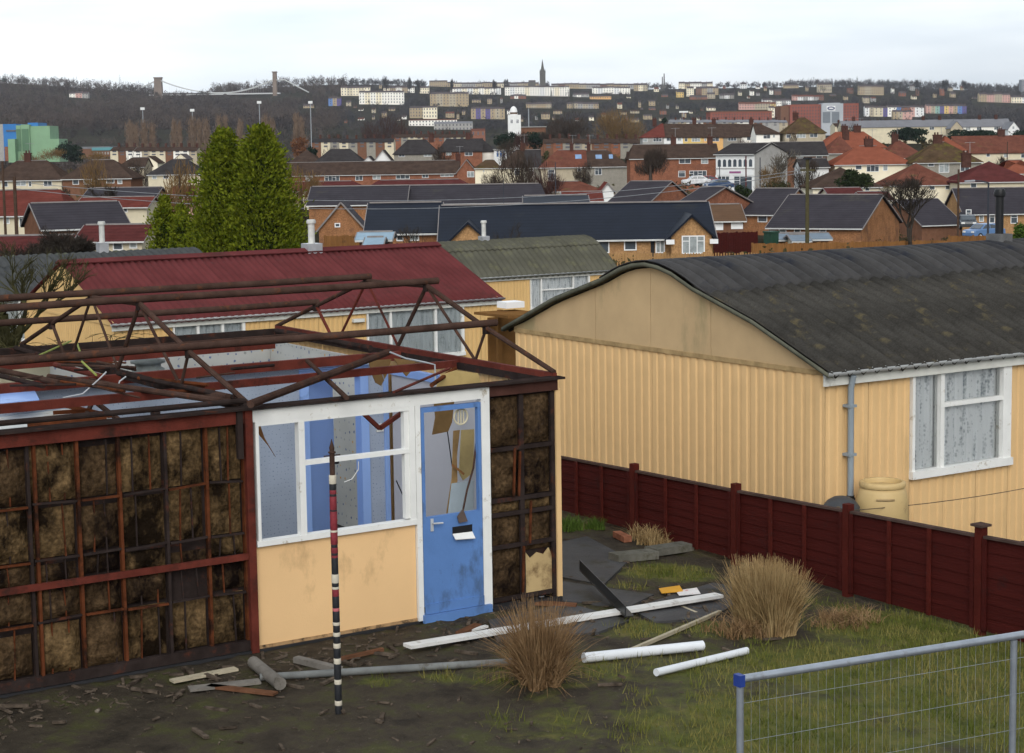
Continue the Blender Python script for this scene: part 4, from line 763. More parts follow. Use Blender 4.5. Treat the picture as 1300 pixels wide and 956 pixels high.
# torn hardboard still hanging from the ceiling line, cut pipe and wires
def shard(pts, Y, name, mt, th=.012):
    v = [onY(x, y, Y) for x, y in pts]; n = len(v); d = np.array([0, th, 0])
    return P_(MB().add(v+[p+d for p in v], [tuple(range(n)), tuple(range(n, 2*n))[::-1]] + [(i, i+n, (i+1) % n+n, (i+1) % n) for i in range(n)]), name, mt)
shard([(468,458),(497,456),(491,476),(484,490),(477,486),(472,474)], 17.2, 'hanging_board', HARD); shard([(500,455),(528,458),(523,470),(516,478),(508,468)], 16.9, 'hanging_board', HARD)
shard([(551,510),(577,508),(574,536),(569,548),(549,552),(553,530)], 15.75, 'hanging_board', HARD)
shard([(553,495),(560,476),(580,470),(607,474),(612,490)], 15.3, 'hanging_board', mat('tan_plasterboard', (.42,.31,.13), .9, .2, 3.))
shard([(322,534),(328,533),(336,556),(350,580),(341,566),(330,553)], YF+.35, 'wood_splinter', mat('raw_torn_wood', (.26,.125,.05), .9, .3, 6.))
for a, b in (((455,519),(482,544)), ((482,544),(519,518))): barp(onY(*a, 15.5), onY(*b, 15.5), .04, .04, 'hanging_brace', REDL)
def wire(pts, Y, r=.006, mt=None, name='loose_wire'):
    P = [onY(x, y, Y) for x, y in pts]; return P_(MB().tube(P, r, 5), name, mt or BLACKP)
wire([(503,610),(511,628),(518,640),(521,650)], 15.4); wire([(568,548),(571,570),(574,592),(579,602)], 15.6)
wire([(455,586),(455,596),(447,608),(437,612)], 15.2, .005, PAINTW); wire([(495,447),(515,455),(540,460),(552,463),(553,490)], 16.3, .009, STEELW); wire([(478,468),(485,474),(488,483)], 16.6, .006, STEELW)
wire([(80,505),(105,500),(125,482),(135,472)], 16.6, .008, STEELW); wire([(148,496),(152,484),(160,478)], 16.6, .007, STEELW)
for a, b in (((48,452),(90,433)), ((97,433),(102,448)), ((104,459),(122,476))): tubep([onZ(*a, 2.35), onZ(*b, 2.3)], .011, 'garden_cane', mat('green_yellow_cane', (.24,.27,.06), .7, .2, 5.))
# ---- stripped front wall: studs, rails and stained insulation
STX = [.35, 1.0, 1.65, 2.3, 2.95, 3.55, 4.05, 4.62, 5.04, 5.41, 5.82, 6.2, 6.55]
RZ = [.06, .55, .86, 1.07, 1.55, 2.05]
ST = P_(MB().box((0, YF+.10, .0), (6.6, YF+.12, 2.06)), 'wall_backing', DARKR)
rs = np.random.default_rng(11)
def batt(x0, x1, z0, z1, mt, deep=.05):
    nx, nz = max(3, int((x1-x0)/.035)), max(3, int((z1-z0)/.035))
    g = np.zeros((nz+1, nx+1, 3)); nzs = rs.normal(0, 1, (nz+1, nx+1))
    for _ in range(2): nzs = (nzs+np.roll(nzs, 1, 0)+np.roll(nzs, 1, 1)+np.roll(nzs, -1, 1)+np.roll(nzs, -1, 0))/5
    for i in range(nz+1):
        for j in range(nx+1):
            u, v = j/nx, i/nz; e = min(1, 5*min(u, 1-u, v, 1-v)); wob = .010*math.sin(7*v+x0*5+3*u)
            g[i, j] = (x0+(x1-x0)*u+wob*(1-abs(2*u-1)), YF+.09-deep*(.35+.65*e)-nzs[i, j]*.035*e, z0+(z1-z0)*v)
    b = MB(); b.sm = True; b.grid(g); return P_(b, 'insulation_batt', mt, ST)
for i in range(len(STX)-1):
    for j in range(len(RZ)-1):
        x0, x1 = STX[i]+.004, STX[i+1]-.004; gone = rs.random() < .03
        if gone: continue
        dk = rs.random() < .45 or (j in (1,) and rs.random() < .5)
        batt(x0+rs.uniform(0, .03), x1-rs.uniform(0, .03), RZ[j]+.006+max(0, rs.normal(-.01, .03)), RZ[j+1]-.006-max(0, rs.normal(0, .04)), WOOLD if dk else WOOL, rs.uniform(.025, .085))
for i, x in enumerate(STX):
    dbl = i % 5 == 2
    barp((x, YF+.035, 0), (x+rs.uniform(-.01,.01), YF+.035, 2.06), .05, .026, 'stud', REDB if i % 3 != 1 else DARKR, ST, up=(1,0,0))
    if dbl: barp((x+.05, YF+.025, 0), (x+.05, YF+.025, 2.06), .05, .024, 'stud', REDB, ST, up=(1,0,0))
    if i < len(STX)-1:
        w_ = STX[i+1]-x
        for k in range(2):
            for j in range(len(RZ)-1):
                xx = x+w_*(k+1)/3+rs.uniform(-.03, .03); sl = rs.uniform(-.018, .018)
                if rs.random() < .8: barp((xx+sl, YF+.025, RZ[j]+.01), (xx, YF+.025, RZ[j+1]-.01), .02, .010, 'lath', REDB if rs.random() < .6 else DARKR, ST, up=(1,0,0))
for j, z in enumerate(RZ):
    if j == 2: barp((0, YF-.005, z), (6.58, YF-.005, z), .035, .055, 'rail', REDL, ST)
    else:
        for i in range(len(STX)-1):
            if j in (1, 3, 4): barp((STX[i]+.02, YF+.012, z+rs.uniform(-.015, .015)), (STX[i+1]-.02, YF+.012, z+rs.uniform(-.015, .015)), .028, .018, 'rail', REDB if rs.random() < .55 else DARKR, ST)
barp((0, YF+.02, .05), (6.58, YF+.02, .05), .06, .09, 'bottom_rail', DARKR, ST)
barp((6.59, YF-.012, -.02), (6.59, YF-.012, 2.17), .06, .07, 'corner_post', REDL, up=(1,0,0)); barp((6.50, YF-.03, 1.75), (6.50, YF-.03, 2.2), .05, .05, 'bent_post', DARKR, up=(1,0,0))
# right of the door
S2 = P_(MB().box((9.10, YF+.10, .0), (XE-.03, YF+.12, 2.06)), 'wall_backing', DARKR)
for x0, x1 in ((9.12, 9.48), (9.50, 9.84)):
    for z0, z1, mt in ((.06,.56,WOOLD), (.56,.86,WOOLD), (.90,1.02,WOOL), (1.06,1.52,WOOLD), (1.56,2.04,WOOLD)):
        if x0 > 9.4 and z0 < .1:
            # scorched remains of the outer sheet
            v = [(9.47,YF+.03,.04),(9.84,YF+.03,.03),(9.845,YF+.03,.40),(9.80,YF+.03,.50),(9.74,YF+.03,.44),(9.66,YF+.03,.47),(9.58,YF+.03,.42),(9.50,YF+.03,.52),(9.47,YF+.03,.45)]; n = len(v)
            P_(MB().add(v+[(a, b+.012, c) for a, b, c in v], [tuple(range(n)), tuple(range(n, 2*n))[::-1]] + [(i, i+n, (i+1) % n+n, (i+1) % n) for i in range(n)]), 'torn_outer_sheet', mat('water_stained_buff_sheet', (.44,.32,.16), .9, .15, 2., dirt=((.16,.10,.05), .5, 3.)), S2)
            batt(x0, x1, .5, .85, mt, .05); continue
        batt(x0, x1, z0, z1, mt, .06)
for z in (.06, .58, .9, 1.04, 1.54): barp((9.1, YF+.02, z), (XE-.04, YF+.02, z), .03, .04, 'rail', DARKR, S2)
for x in (9.11, 9.49, 9.86): barp((x, YF+.03, 0), (x, YF+.03, 2.06), .035, .05, 'stud', DARKR, S2, up=(1,0,0))
for x, z0, z1 in ((9.38,1.06,1.54), (9.44,1.06,1.5), (9.56,.58,1.0), (9.47,.1,.56)): barp((x, YF+.0, z0), (x+.02, YF+.0, z1), .02, .02, 'lath', REDB, S2, up=(1,0,0))
P_(MB().box((XE-.02, YF-.01, -.01), (XE+.035, YF+.045, 2.08)), 'corner_strip', YEL)
# ---- window wall
P_(MB().box((6.64, YF+.005, .0), (8.275, YF+.03, .955)), 'front_panel', PANEL)
P_(MB().box((6.64, YF-.004, -.03), (8.275, YF+.004, .03)), 'panel_edge', mat('chipped_panel_edge', (.38,.24,.12), .85, .3, 8., dirt=((.05,.035,.025), .5, 9.)))
WF = P_(MB().box((6.63, YF-.03, 2.06), (9.10, YF+.05, 2.165)), 'lintel', PAINTW)
wfr = P_(MB().box((6.64, YF-.035, .935), (8.28, YF+.06, .985)), 'window', PAINTW)
P_(MB().box((6.655, YF-.03, .985), (6.685, YF+.05, 2.06)), 'frame', PAINTW, wfr); P_(MB().box((8.215, YF-.03, .985), (8.275, YF+.05, 2.06)), 'frame', PAINTW, wfr)
P_(MB().box((7.075, YF-.03, .985), (7.135, YF+.05, 2.02)), 'mullion', PAINTW, wfr); P_(MB().box((7.135, YF-.025, 1.62), (8.215, YF+.045, 1.66)), 'transom', PAINTW, wfr)
P_(MB().box((6.685, YF-.028, 2.02), (8.215, YF+.048, 2.06)), 'head', PAINTW, wfr); P_(MB().box((8.165, YF-.018, 1.0), (8.215, YF+.04, 2.02)), 'sash_edge', PAINTW, wfr)
# ---- front door
FD = P_(MB().box((8.34, YF-.03, .13), (9.0, YF+.02, .985)), 'front_door', BLUE)
for a, b in (((8.34,.985),(8.375,2.03)), ((8.965,.985),(9.0,2.03))): P_(MB().box((a[0], YF-.03, a[1]), (b[0], YF+.02, b[1])), 'stile', BLUE, FD)
P_(MB().box((8.375, YF-.03, 1.985), (8.965, YF+.02, 2.03)), 'top_rail', BLUE, FD); P_(MB().box((8.345, YF-.05, .06), (8.995, YF-.031, .15)), 'weather_board', BLUE, FD)
P_(MB().box((8.42, YF-.041, .85), (8.45, YF-.031, .97)), 'lock_plate', STEELW, FD); P_(MB().tube([(8.435, YF-.045, .93), (8.435, YF-.075, .93), (8.53, YF-.08, .925)], .009, 8), 'lever_handle', STEELW, FD)
P_(MB().box((8.66, YF-.034, .78), (8.88, YF-.031, .86)), 'letter_slot', BLACKP, FD)
P_(MB().add([(8.66,YF-.035,.795),(8.88,YF-.035,.79),(8.88,YF-.09,.735),(8.665,YF-.085,.75),(8.66,YF-.03,.79),(8.88,YF-.03,.785),(8.88,YF-.085,.728),(8.665,YF-.08,.742)], [(0,1,2,3),(7,6,5,4),(0,4,5,1),(1,5,6,2),(2,6,7,3),(3,7,4,0)]), 'letter_flap', PAINTW, FD)
P_(MB().box((8.28, YF-.03, -.02), (8.335, YF+.05, 2.06)), 'door_jamb', PAINTW); P_(MB().box((9.005, YF-.03, -.02), (9.10, YF+.05, 2.06)), 'door_jamb', PAINTW)
P_(MB().box((8.32, YF-.075, -.05), (9.07, YF+.04, .055)), 'door_step', BLUE)
# debris hanging in the door opening: vent ring, split stile, board scraps
p = onY(585, 529, YF+.03); m = MB()
m.tube([p+np.array([.075*math.cos(a), 0, .075*math.sin(a)]) for a in np.linspace(0, 2*math.pi, 19)], .009, 6, cap=False)
for q in (-.03, 0, .03): m.bar(p+np.array([q, 0, -.065]), p+np.array([q, 0, .065]), .008, .012)
rg = P_(m, 'round_vent', mat('yellowed_plastic', (.52,.47,.33), .5, .1)); P_(MB().add([(p[0]+.07*math.cos(a), p[1]+.006, p[2]+.07*math.sin(a)) for a in np.linspace(0, 2*math.pi, 17)[:-1]], [tuple(range(16))]), 'pane', GLASS, rg)
shard([(576,547),(584,546),(580,580),(581,610),(572,650),(567,652),(574,607)], 15.35, 'split_timber', mat('pale_split_timber', (.34,.22,.10), .9, .25, 6.)); shard([(586,546),(602,545),(601,600),(588,610),(583,600)], 15.7, 'yellow_lining', mat('tan_lining', (.46,.36,.17), .9, .2, 3.))
shard([(574,614),(602,610),(601,648),(569,655)], 15.25, 'pale_blue_sheet', mat('pale_blue_sheet', (.42,.50,.55), .7, .1, 3.))
tubep([onY(605,518,YF+.06), onY(605,560,YF+.04), onY(601,594,YF), onY(593,622,YF-.05), onY(587,652,YF-.06)], .010, 'bent_strip', RUST); shard([(581,656),(588,646),(594,662),(583,664)], YF-.07, 'slate_scrap', mat('brown_slate_scrap', (.10,.075,.065), .7, .2, 6.)); barp(onY(574,590,15.3), onY(589,602,15.25), .03, .02, 'broken_lath', mat('raw_torn_wood', (.26,.125,.05)))
# ================================================================== the yard
def yz(p): return float(yard_z(p[0], p[1]))
def G(x, y, up=0.):
    """point on the yard under a photo pixel"""
    p = onZ(x, y, -.1)
    for _ in range(4): p = onZ(x, y, yz(p)+up)
    return p
GR = [(1250,845,1.6,1.),(1150,800,1.0,1.),(1050,850,1.2,.9),(900,850,.9,.7),(1200,770,.7,.9),(850,728,.55,1.),(800,745,.4,.5),(740,670,.35,.7),(690,865,.6,.5),(820,800,.5,.75),(760,850,.5,.7),(900,800,.5,.7),(640,850,.4,.6),(1290,900,1.8,1.),(1000,930,1.6,.9),(560,860,.25,.8),(480,865,.25,.6),(620,865,.3,.6),(700,920,.9,.5),(860,690,.5,.5),(1060,770,.7,.5)]
GRP = [(*G(a, b)[:2], r, s) for a, b, r, s in GR]
def grassmask(x, y):
    m = np.zeros_like(np.asarray(x, float))
    for a, b, r, s in GRP: m = np.maximum(m, s*np.exp(-((x-a)**2+(y-b)**2)/(r*r)))
    return m
def vnoise(x, y, f, seed):
    return (np.sin(x*f*1.7+seed)*np.cos(y*f*1.3+seed*2.1) + .6*np.sin(x*f*3.1-y*f*2.3+seed*.7) + .4*np.cos(x*f*5.3+y*f*4.7+seed*3.))/2
def make_yard():
    xs = np.arange(-1.5, 14.3, .075); ys = np.arange(8.6, 24, .075)
    X, Y = np.meshgrid(xs, ys, indexing='ij'); Z = yard_z(X, Y) + .012*vnoise(X, Y, 2.3, 1.) + .010*vnoise(X, Y, 7.1, 4.) + rng.normal(0, .004, X.shape)
    Z -= np.clip((X-13.0)/1., 0, 1)*.06
    edge = np.minimum.reduce([(X+1.5)/.6, (Y-8.6)/.5, (14.3-X)/.3, (24-Y)/.6]); Z -= np.clip(1-edge, 0, 1)*.3
    ins = (X > -.2) & (X < 9.95) & (Y > 14.65) & (Y < 20.9); Z[ins] -= .15
    b = MB(); b.sm = True; b.grid(np.stack([X, Y, Z], -1)); me = b.mesh('yard_ground')
    at = me.attributes.new('grass', 'FLOAT', 'POINT'); at.data.foreach_set('value', grassmask(X, Y).ravel().astype(np.float32))
    m = bpy.data.materials.new('yard_soil'); m.use_nodes = True; n = m.node_tree; N = n.nodes; lk = n.links.new; bs = N['Principled BSDF']; bs.inputs['Roughness'].default_value = .8; bs.inputs['Specular IOR Level'].default_value = .06
    t = N.new('ShaderNodeTexCoord')
    def noise(sc, d=7): q = N.new('ShaderNodeTexNoise'); q.inputs['Scale'].default_value = sc; q.inputs['Detail'].default_value = d; q.inputs['Roughness'].default_value = .7; lk(t.outputs['Object'], q.inputs['Vector']); return q.outputs['Fac']
    def ramp(f, stops):
        r = N.new('ShaderNodeValToRGB'); e = r.color_ramp.elements; e[0].position, e[0].color = stops[0][0], (*stops[0][1], 1); e[1].position, e[1].color = stops[-1][0], (*stops[-1][1], 1)
        for p_, c in stops[1:-1]: x = e.new(p_); x.color = (*c, 1)
        lk(f, r.inputs[0]); return r.outputs[0]
    soil = ramp(noise(2.2), [(.3, (.022,.018,.014)), (.5, (.052,.042,.030)), (.64, (.060,.060,.024)), (.78, (.11,.088,.062))])
    grass = ramp(noise(5), [(.3, (.050,.060,.016)), (.5, (.095,.100,.026)), (.72, (.145,.120,.042))])
    at_ = N.new('ShaderNodeAttribute'); at_.attribute_name = 'grass'
    ad = N.new('ShaderNodeMath'); ad.operation = 'ADD'; lk(at_.outputs['Fac'], ad.inputs[0]); mu = N.new('ShaderNodeMath'); mu.operation = 'MULTIPLY_ADD'; mu.inputs[1].default_value = 1.5; mu.inputs[2].default_value = -.85; lk(noise(3.2), mu.inputs[0]); lk(mu.outputs[0], ad.inputs[1])
    mr = N.new('ShaderNodeMapRange'); mr.inputs[1].default_value = .25; mr.inputs[2].default_value = .6; lk(ad.outputs[0], mr.inputs[0])
    mm = N.new('ShaderNodeMix'); mm.data_type = 'RGBA'; lk(mr.outputs[0], mm.inputs['Factor']); lk(soil, mm.inputs['A']); lk(grass, mm.inputs['B'])
    sp = N.new('ShaderNodeMapRange'); sp.inputs[1].default_value = .66; sp.inputs[2].default_value = .72; lk(noise(22, 3), sp.inputs[0])
    m4 = N.new('ShaderNodeMix'); m4.data_type = 'RGBA'; lk(sp.outputs[0], m4.inputs['Factor']); lk(mm.outputs['Result'], m4.inputs['A']); m4.inputs['B'].default_value = (.13,.11,.085,1)
    lk(m4.outputs['Result'], bs.inputs['Base Color'])
    bp = N.new('ShaderNodeBump'); bp.inputs['Strength'].default_value = .8; bp.inputs['Distance'].default_value = .03; lk(noise(18), bp.inputs['Height']); lk(bp.outputs[0], bs.inputs['Normal'])
    rr = N.new('ShaderNodeMapRange'); rr.inputs[3].default_value = .45; rr.inputs[4].default_value = .95; lk(noise(1.4), rr.inputs[0]); lk(rr.outputs[0], bs.inputs['Roughness'])
    me.materials.append(m); o = bpy.data.objects.new('yard_ground', me); COL.objects.link(o); o['kind'] = 'structure'
make_yard()
# grass blades
def blades(pts, hmin, hmax, wd, lean, curve=0, segs=1, ctr=None):
    v = []; f = []
    for (x, y, z) in pts:
        h = random.uniform(hmin, hmax); a = random.uniform(0, 2*math.pi); l = random.uniform(0, lean)*h; w_ = wd*random.uniform(.6, 1.3)
        
        if ctr is not None: a = math.atan2(y-ctr[1], x-ctr[0])+random.gauss(0, .7); l = abs(random.gauss(.35, .35))*lean*h*(.35+1.1*math.hypot(x-ctr[0], y-ctr[1])/ctr[2])
        dx, dy = math.cos(a), math.sin(a); px, py = -dy*w_/2, dx*w_/2; b2 = random.uniform(0, 6.28); px, py = math.cos(b2)*w_/2, math.sin(b2)*w_/2
        o = len(v)
        if segs == 1:
            v += [(x-px, y-py, z-.01), (x+px, y+py, z-.01), (x+dx*l, y+dy*l, z+h)]; f.append((o, o+1, o+2))
        else:
            for k in range(segs+1):
                t = k/segs; ww = 1-.85*t; q = l*t*t; zz = z+h*(t-.25*t*t*min(1, lean))
                v += [(x+dx*q-px*ww, y+dy*q-py*ww, zz), (x+dx*q+px*ww, y+dy*q+py*ww, zz)]
            f += [(o+2*k, o+2*k+1, o+2*k+3, o+2*k+2) for k in range(segs)]
    b = MB(); b.v = v; b.f = f; return b
pts = []
cx_ = rng.uniform(5, 13.6, 90000); cy_ = rng.uniform(8.8, 20, 90000); gm = grassmask(cx_, cy_) + .25*vnoise(cx_, cy_, 3., 2.)
keep = (gm > .42+rng.uniform(0, .35, len(gm))) & ~((cx_ < 9.95) & (cy_ > 14.5))
for x, y in zip(cx_[keep], cy_[keep]): pts.append((x, y, float(yard_z(x, y))))
gm_ = leafmat('lawn_blades', [(.050,.068,.014),(.100,.115,.024),(.19,.165,.055),(.085,.115,.020)], 1.6)
o = blades(pts, .03, .10, .010, .9).build('grass', gm_, fix=False); tag(o, 'patchy green and yellowed grass growing in the demolition yard', 'grass', kind='stuff')
def tuft(px, py, n, rad, h, m, lab, name='dry_grass_tuft', lean=.55, up=0, fan=None):
    c = G(px, py); pp = []
    for _ in range(n):
        a = random.uniform(0, 6.283); r = rad*random.random()**.6*(.8+.25*math.sin(a*2+px)+.18*math.sin(a*5+py)); x, y = c[0]+r*math.cos(a), c[1]+r*math.sin(a); pp.append((x, y, float(yard_z(x, y))+up))
    if fan:
        b = MB()
        for x, y, z in pp:
            x, y = c[0]+(x-c[0])*fan[1], c[1]+(y-c[1])*fan[1]; th = min(1.15, abs(random.gauss(0, fan[0]))); a = random.uniform(0, 6.283) if random.random() < .35 else math.atan2(y-c[1], x-c[0])+random.gauss(0, .5)
            L_ = h*random.uniform(.45, 1.)*(1-.22*th); w_ = random.uniform(.003, .0065); ca, sa = math.cos(a), math.sin(a); o = len(b.v); k2 = random.uniform(0, 3.14); wx, wy = w_*math.cos(k2), w_*math.sin(k2)
            for k in range(5):
                t = k/4; q = th*(.55+.75*t); b.v += [(x+L_*t*math.sin(q)*ca-wx*(1-.8*t), y+L_*t*math.sin(q)*sa-wy*(1-.8*t), z+L_*t*math.cos(q)), (x+L_*t*math.sin(q)*ca+wx*(1-.8*t), y+L_*t*math.sin(q)*sa+wy*(1-.8*t), z+L_*t*math.cos(q))]
            b.f += [(o+2*k, o+2*k+1, o+2*k+3, o+2*k+2) for k in range(4)]
    else: b = blades(pp, h*.3, h, .009, lean, segs=3)
    return tag(b.build(name, m, fix=False), lab, 'dry grass')
TAN = leafmat('straw_grass', [(.20,.125,.055),(.33,.23,.11),(.42,.31,.16)], 6.); BRN = leafmat('brown_dead_stems', [(.12,.07,.035),(.22,.135,.068),(.34,.23,.125)], 6.)
tuft(972, 803, 5200, .36, .74, TAN, 'tall straw-coloured grass tuft in front of the red fence', fan=(.24, .75))
tuft(684, 868, 2300, .36, .76, BRN, 'brown dead bushy tuft in front of the blue door', fan=(.48, .6))
tuft(1075, 790, 900, .42, .17, BRN, 'low flattened heap of brown dead grass beside the straw tuft', lean=1.6); tuft(945, 806, 500, .34, .28, BRN, 'short brown dead grass at the foot of the straw tuft', lean=1.4)
tuft(828, 690, 700, .30, .30, TAN, 'scrubby dry grass at the foot of the far fence post', lean=1.1); tuft(723, 672, 450, .22, .22, leafmat('green_weeds', [(.05,.09,.015),(.09,.14,.03)], 5.), 'small green weeds by the corner of the ruin', name='weeds', lean=.8); tuft(756, 672, 300, .12, .2, MATS['green_weeds'], 'bright green weed clump against the red fence', name='weeds', lean=.7)
# damp concrete path slabs
CON = mat('damp_concrete', (.058,.057,.058), .6, .3, 1.5, spec=.12, dirt=((.035,.033,.022), .45, 2.), bump=.3, bscale=40)
PA = thing('path', None, None, G(745, 715)); PA['kind'] = 'structure'
for quad in ([(713,690),(745,683),(800,712),(766,745),(714,735)], [(713,740),(764,748),(830,757),(800,772),(714,765)], [(620,790),(720,768),(800,790),(760,805),(630,815)], [(800,775),(905,742),(960,752),(905,786),(830,792)]):
    v = [G(a, b)+np.array([0,0,.022]) for a, b in quad]; n = len(v)
    MB().add(v+[p-np.array([0,0,.05]) for p in v], [tuple(range(n)), tuple(range(n, 2*n))[::-1]] + [(i, i+n, (i+1) % n+n, (i+1) % n) for i in range(n)]).build('path_slab', CON, PA)
def gbar(a, b, w, h, name, mt, lab, cat, ua=0., ub=0., seg=None):
    p, q = G(*a), G(*b); p = p+np.array([0,0,h/2+.012+ua]); q = q+np.array([0,0,h/2+.012+ub]); return tag(MB().bar(p, q, w, h).build(name, mt), lab, cat)
def gtube(a, b, r, name, mt, lab, cat, ua=0., ub=0., half=False):
    p, q = G(*a)+np.array([0,0,r+.01+ua]), G(*b)+np.array([0,0,r+.01+ub]); o = sharp(MB().tube([p, (p+q)/2, q], r, 12).build(name, mt)); return tag(o, lab, cat)
WOODW = mat('flaking_white_board', (.64,.63,.60), .75, .12, 4., dirt=((.26,.23,.19), .33, 7.), stretch=(1,1,1)); PVC = mat('white_pvc_pipe', (.66,.68,.70), .5, .08, 2., dirt=((.35,.33,.28), .2, 5.))
GREYW = mat('grey_old_timber', (.17,.155,.135), .9, .3, 5., dirt=((.07,.06,.045), .35, 5.)); GPIPE = mat('grey_old_pipe', (.15,.155,.15), .7, .25, 4., dirt=((.07,.055,.04), .4, 5.)); BRW = mat('brown_debris_wood', (.13,.062,.035), .9, .35, 6.)
PALEW = mat('pale_stick', (.40,.35,.25), .8, .2, 5.)
gbar((517,831), (913,765), .13, .03, 'board', WOODW, 'very long white painted board lying on the mud', 'board', .05, .05)
o = gtube((741,843), (892,827), .045, 'gutter_pipe', PVC, 'thick white plastic pipe lying on the grass', 'pipe'); gtube((833,860), (948,832), .033, 'gutter_pipe', PVC, 'thinner white plastic pipe with grey end lying on the grass', 'pipe')
p, q = G(741,747), G(799,789); m = MB(); up = np.array([0,0,.14]); m.bar(p+np.array([0,0,.20]), q+np.array([0,0,.05]), .10, .008); m.bar(p+np.array([-.045,0,.26]), q+np.array([-.045,0,.11]), .010, .10); tag(m.build('steel_channel', mat('dark_wet_steel', (.035,.037,.04), .35, .3, 4., metal=.3)), 'dark steel channel propped across the long white board', 'steel channel')
gtube((330,866), (700,843), .032, 'drain_pipe', GPIPE, 'long grey drain pipe lying in front of the window panel', 'pipe'); gtube((322,850), (356,878), .055, 'log', GREYW, 'short thick grey post end lying by the red corner post', 'log')
gbar((376,842), (432,856), .07, .05, 'timber', GREYW, 'short grey timber lying by the striped pole', 'timber'); gbar((425,842), (486,828), .04, .03, 'timber', BRW, 'thin brown batten lying beneath the buff panel', 'timber')
gbar((790,834), (914,780), .035, .03, 'stick', PALEW, 'thin pale stick crossing behind the white pipe', 'stick'); gbar((742,836), (812,829), .05, .03, 'timber', GREYW, 'weathered plank strip half hidden behind the white pipe', 'timber')
gbar((672,768), (732,772), .09, .03, 'board', BRW, 'brown board lying at the corner of the ruin', 'board'); gbar((583,808), (607,797), .08, .03, 'board', BRW, 'small reddish board scrap in front of the blue door', 'board')
gbar((596,803), (618,798), .05, .02, 'board', WOODW, 'short white splinter of board in front of the blue door', 'board'); gbar((218,868), (300,852), .09, .02, 'board', PALEW, 'pale broken board in the rubble by the stripped wall', 'board'); gbar((240,878), (330,868), .12, .02, 'board', GREYW, 'wide grey board in the rubble by the stripped wall', 'board')
gbar((265,874), (350,884), .08, .02, 'board', BRW, 'brown board lying across the rubble by the stripped wall', 'board'); gbar((865,772), (884,780), .03, .012, 'stick', PALEW, 'tiny pale splinter on the wet path', 'stick')
CB = mat('mossy_concrete_block', (.13,.125,.105), .9, .3, 4., dirt=((.06,.055,.03), .4, 5.), bump=.4, bscale=40)
gbar((779,714), (830,709), .20, .085, 'kerb_block', CB, 'long mossy concrete block nearer the ruin', 'block'); gbar((826,706), (873,699), .20, .085, 'kerb_block', CB, 'long mossy concrete block nearer the fence', 'block')
p = G(858, 756); 
for k, (a, mt, lab) in enumerate((((840,757), mat('orange_card', (.55,.27,.02), .6, .1), 'orange yellow card lying on the wet path'), ((862,760), mat('white_red_card', (.62,.60,.58), .6, .1, 20., dirt=((.45,.05,.04), .35, 14.)), 'white and red crumpled card beside the orange one'))):
    q = G(*a); tag(MB().add([q+np.array(d)+np.array([0,0,.035]) for d in ((0,0,.0),(.20,-.10,.01),(.27,.05,.03),(.07,.14,.01),(0,0,-.006),(.20,-.10,.004),(.27,.05,.024),(.07,.14,.004))], [(0,1,2,3),(7,6,5,4),(0,4,5,1),(1,5,6,2),(2,6,7,3),(3,7,4,0)]).build('card', mt), lab, 'card')
# brick by the fence and uncountable crumbs
tag(MB().bar(G(783,683)+np.array([0,0,.05]), G(797,690)+np.array([0,0,.05]), .1, .07).build('loose_brick', WALL['brick']), 'loose red brick at the foot of the far fence', 'brick')
m = MB()
for _ in range(1700):
    x, y = random.uniform(3.6, 12.4), random.choice([random.gauss(14.1, .32), random.uniform(10, 18)])
    if (x < 9.98 and y > 14.5) or float(grassmask(np.array([x]), np.array([y]))[0]) > .5: continue
    s_ = random.choice([.006, .008, .010, .012, .016, .026])*random.uniform(.6, 1.5); z = float(yard_z(x, y)); a = random.uniform(0, 3.14); e = s_*random.uniform(.6, 3.5)
    m.bar((x-e*math.cos(a), y-e*math.sin(a), z+s_*.4), (x+e*math.cos(a), y+e*math.sin(a), z+s_*random.uniform(.3, 1.)), s_, s_*.6)
tag(m.build('rubble', mat('mixed_rubble', (.085,.066,.05), .9, .8, 9., dirt=((.32,.28,.22), .25, 3.)), fix=False), 'crumbs of broken board and brick scattered over the mud', 'rubble', kind='stuff')
# ---- red fence
FENR = mat('dark_red_stained_boards', (.050,.0080,.0062), .8, .22, 3., stretch=(1,.25,3), dirt=((.030,.010,.009), .30, 2.5), bump=.3, bscale=30); FENP = mat('red_stained_posts', (.068,.0115,.0080), .8, .25, 4., dirt=((.04,.013,.01), .3, 4.), bump=.3, bscale=40); FENC = mat('weathered_fence_cap', (.075,.05,.042), .9, .3, 4.)
FX = 12.80; PY = [19.05, 17.25, 15.36, 13.57, 11.77, 9.97, 8.9]; PT = [.58, .65, .69, .745, .82, .88, .92]; TOPZ = [(19.05,.50),(17.25,.555),(15.36,.60),(13.57,.66),(11.77,.715),(9.97,.78),(8.9,.82)]
FE = thing('garden_fence', 'dark red stained garden fence of lapped boards between the yard and next door', 'fence', (FX, 14, -.25))
tz = lambda y: float(np.interp(y, [a for a, b in TOPZ][::-1], [b for a, b in TOPZ][::-1]))
for i, (y, t) in enumerate(zip(PY, PT)):
    po = MB().box((FX-.045, y-.042, -.45), (FX+.04, y+.042, t)).build('post', FENP, FE)
    if i == 4: MB().box((FX-.075, y-.07, t), (FX+.065, y+.07, t+.022)).build('post_cap', FENC, po)
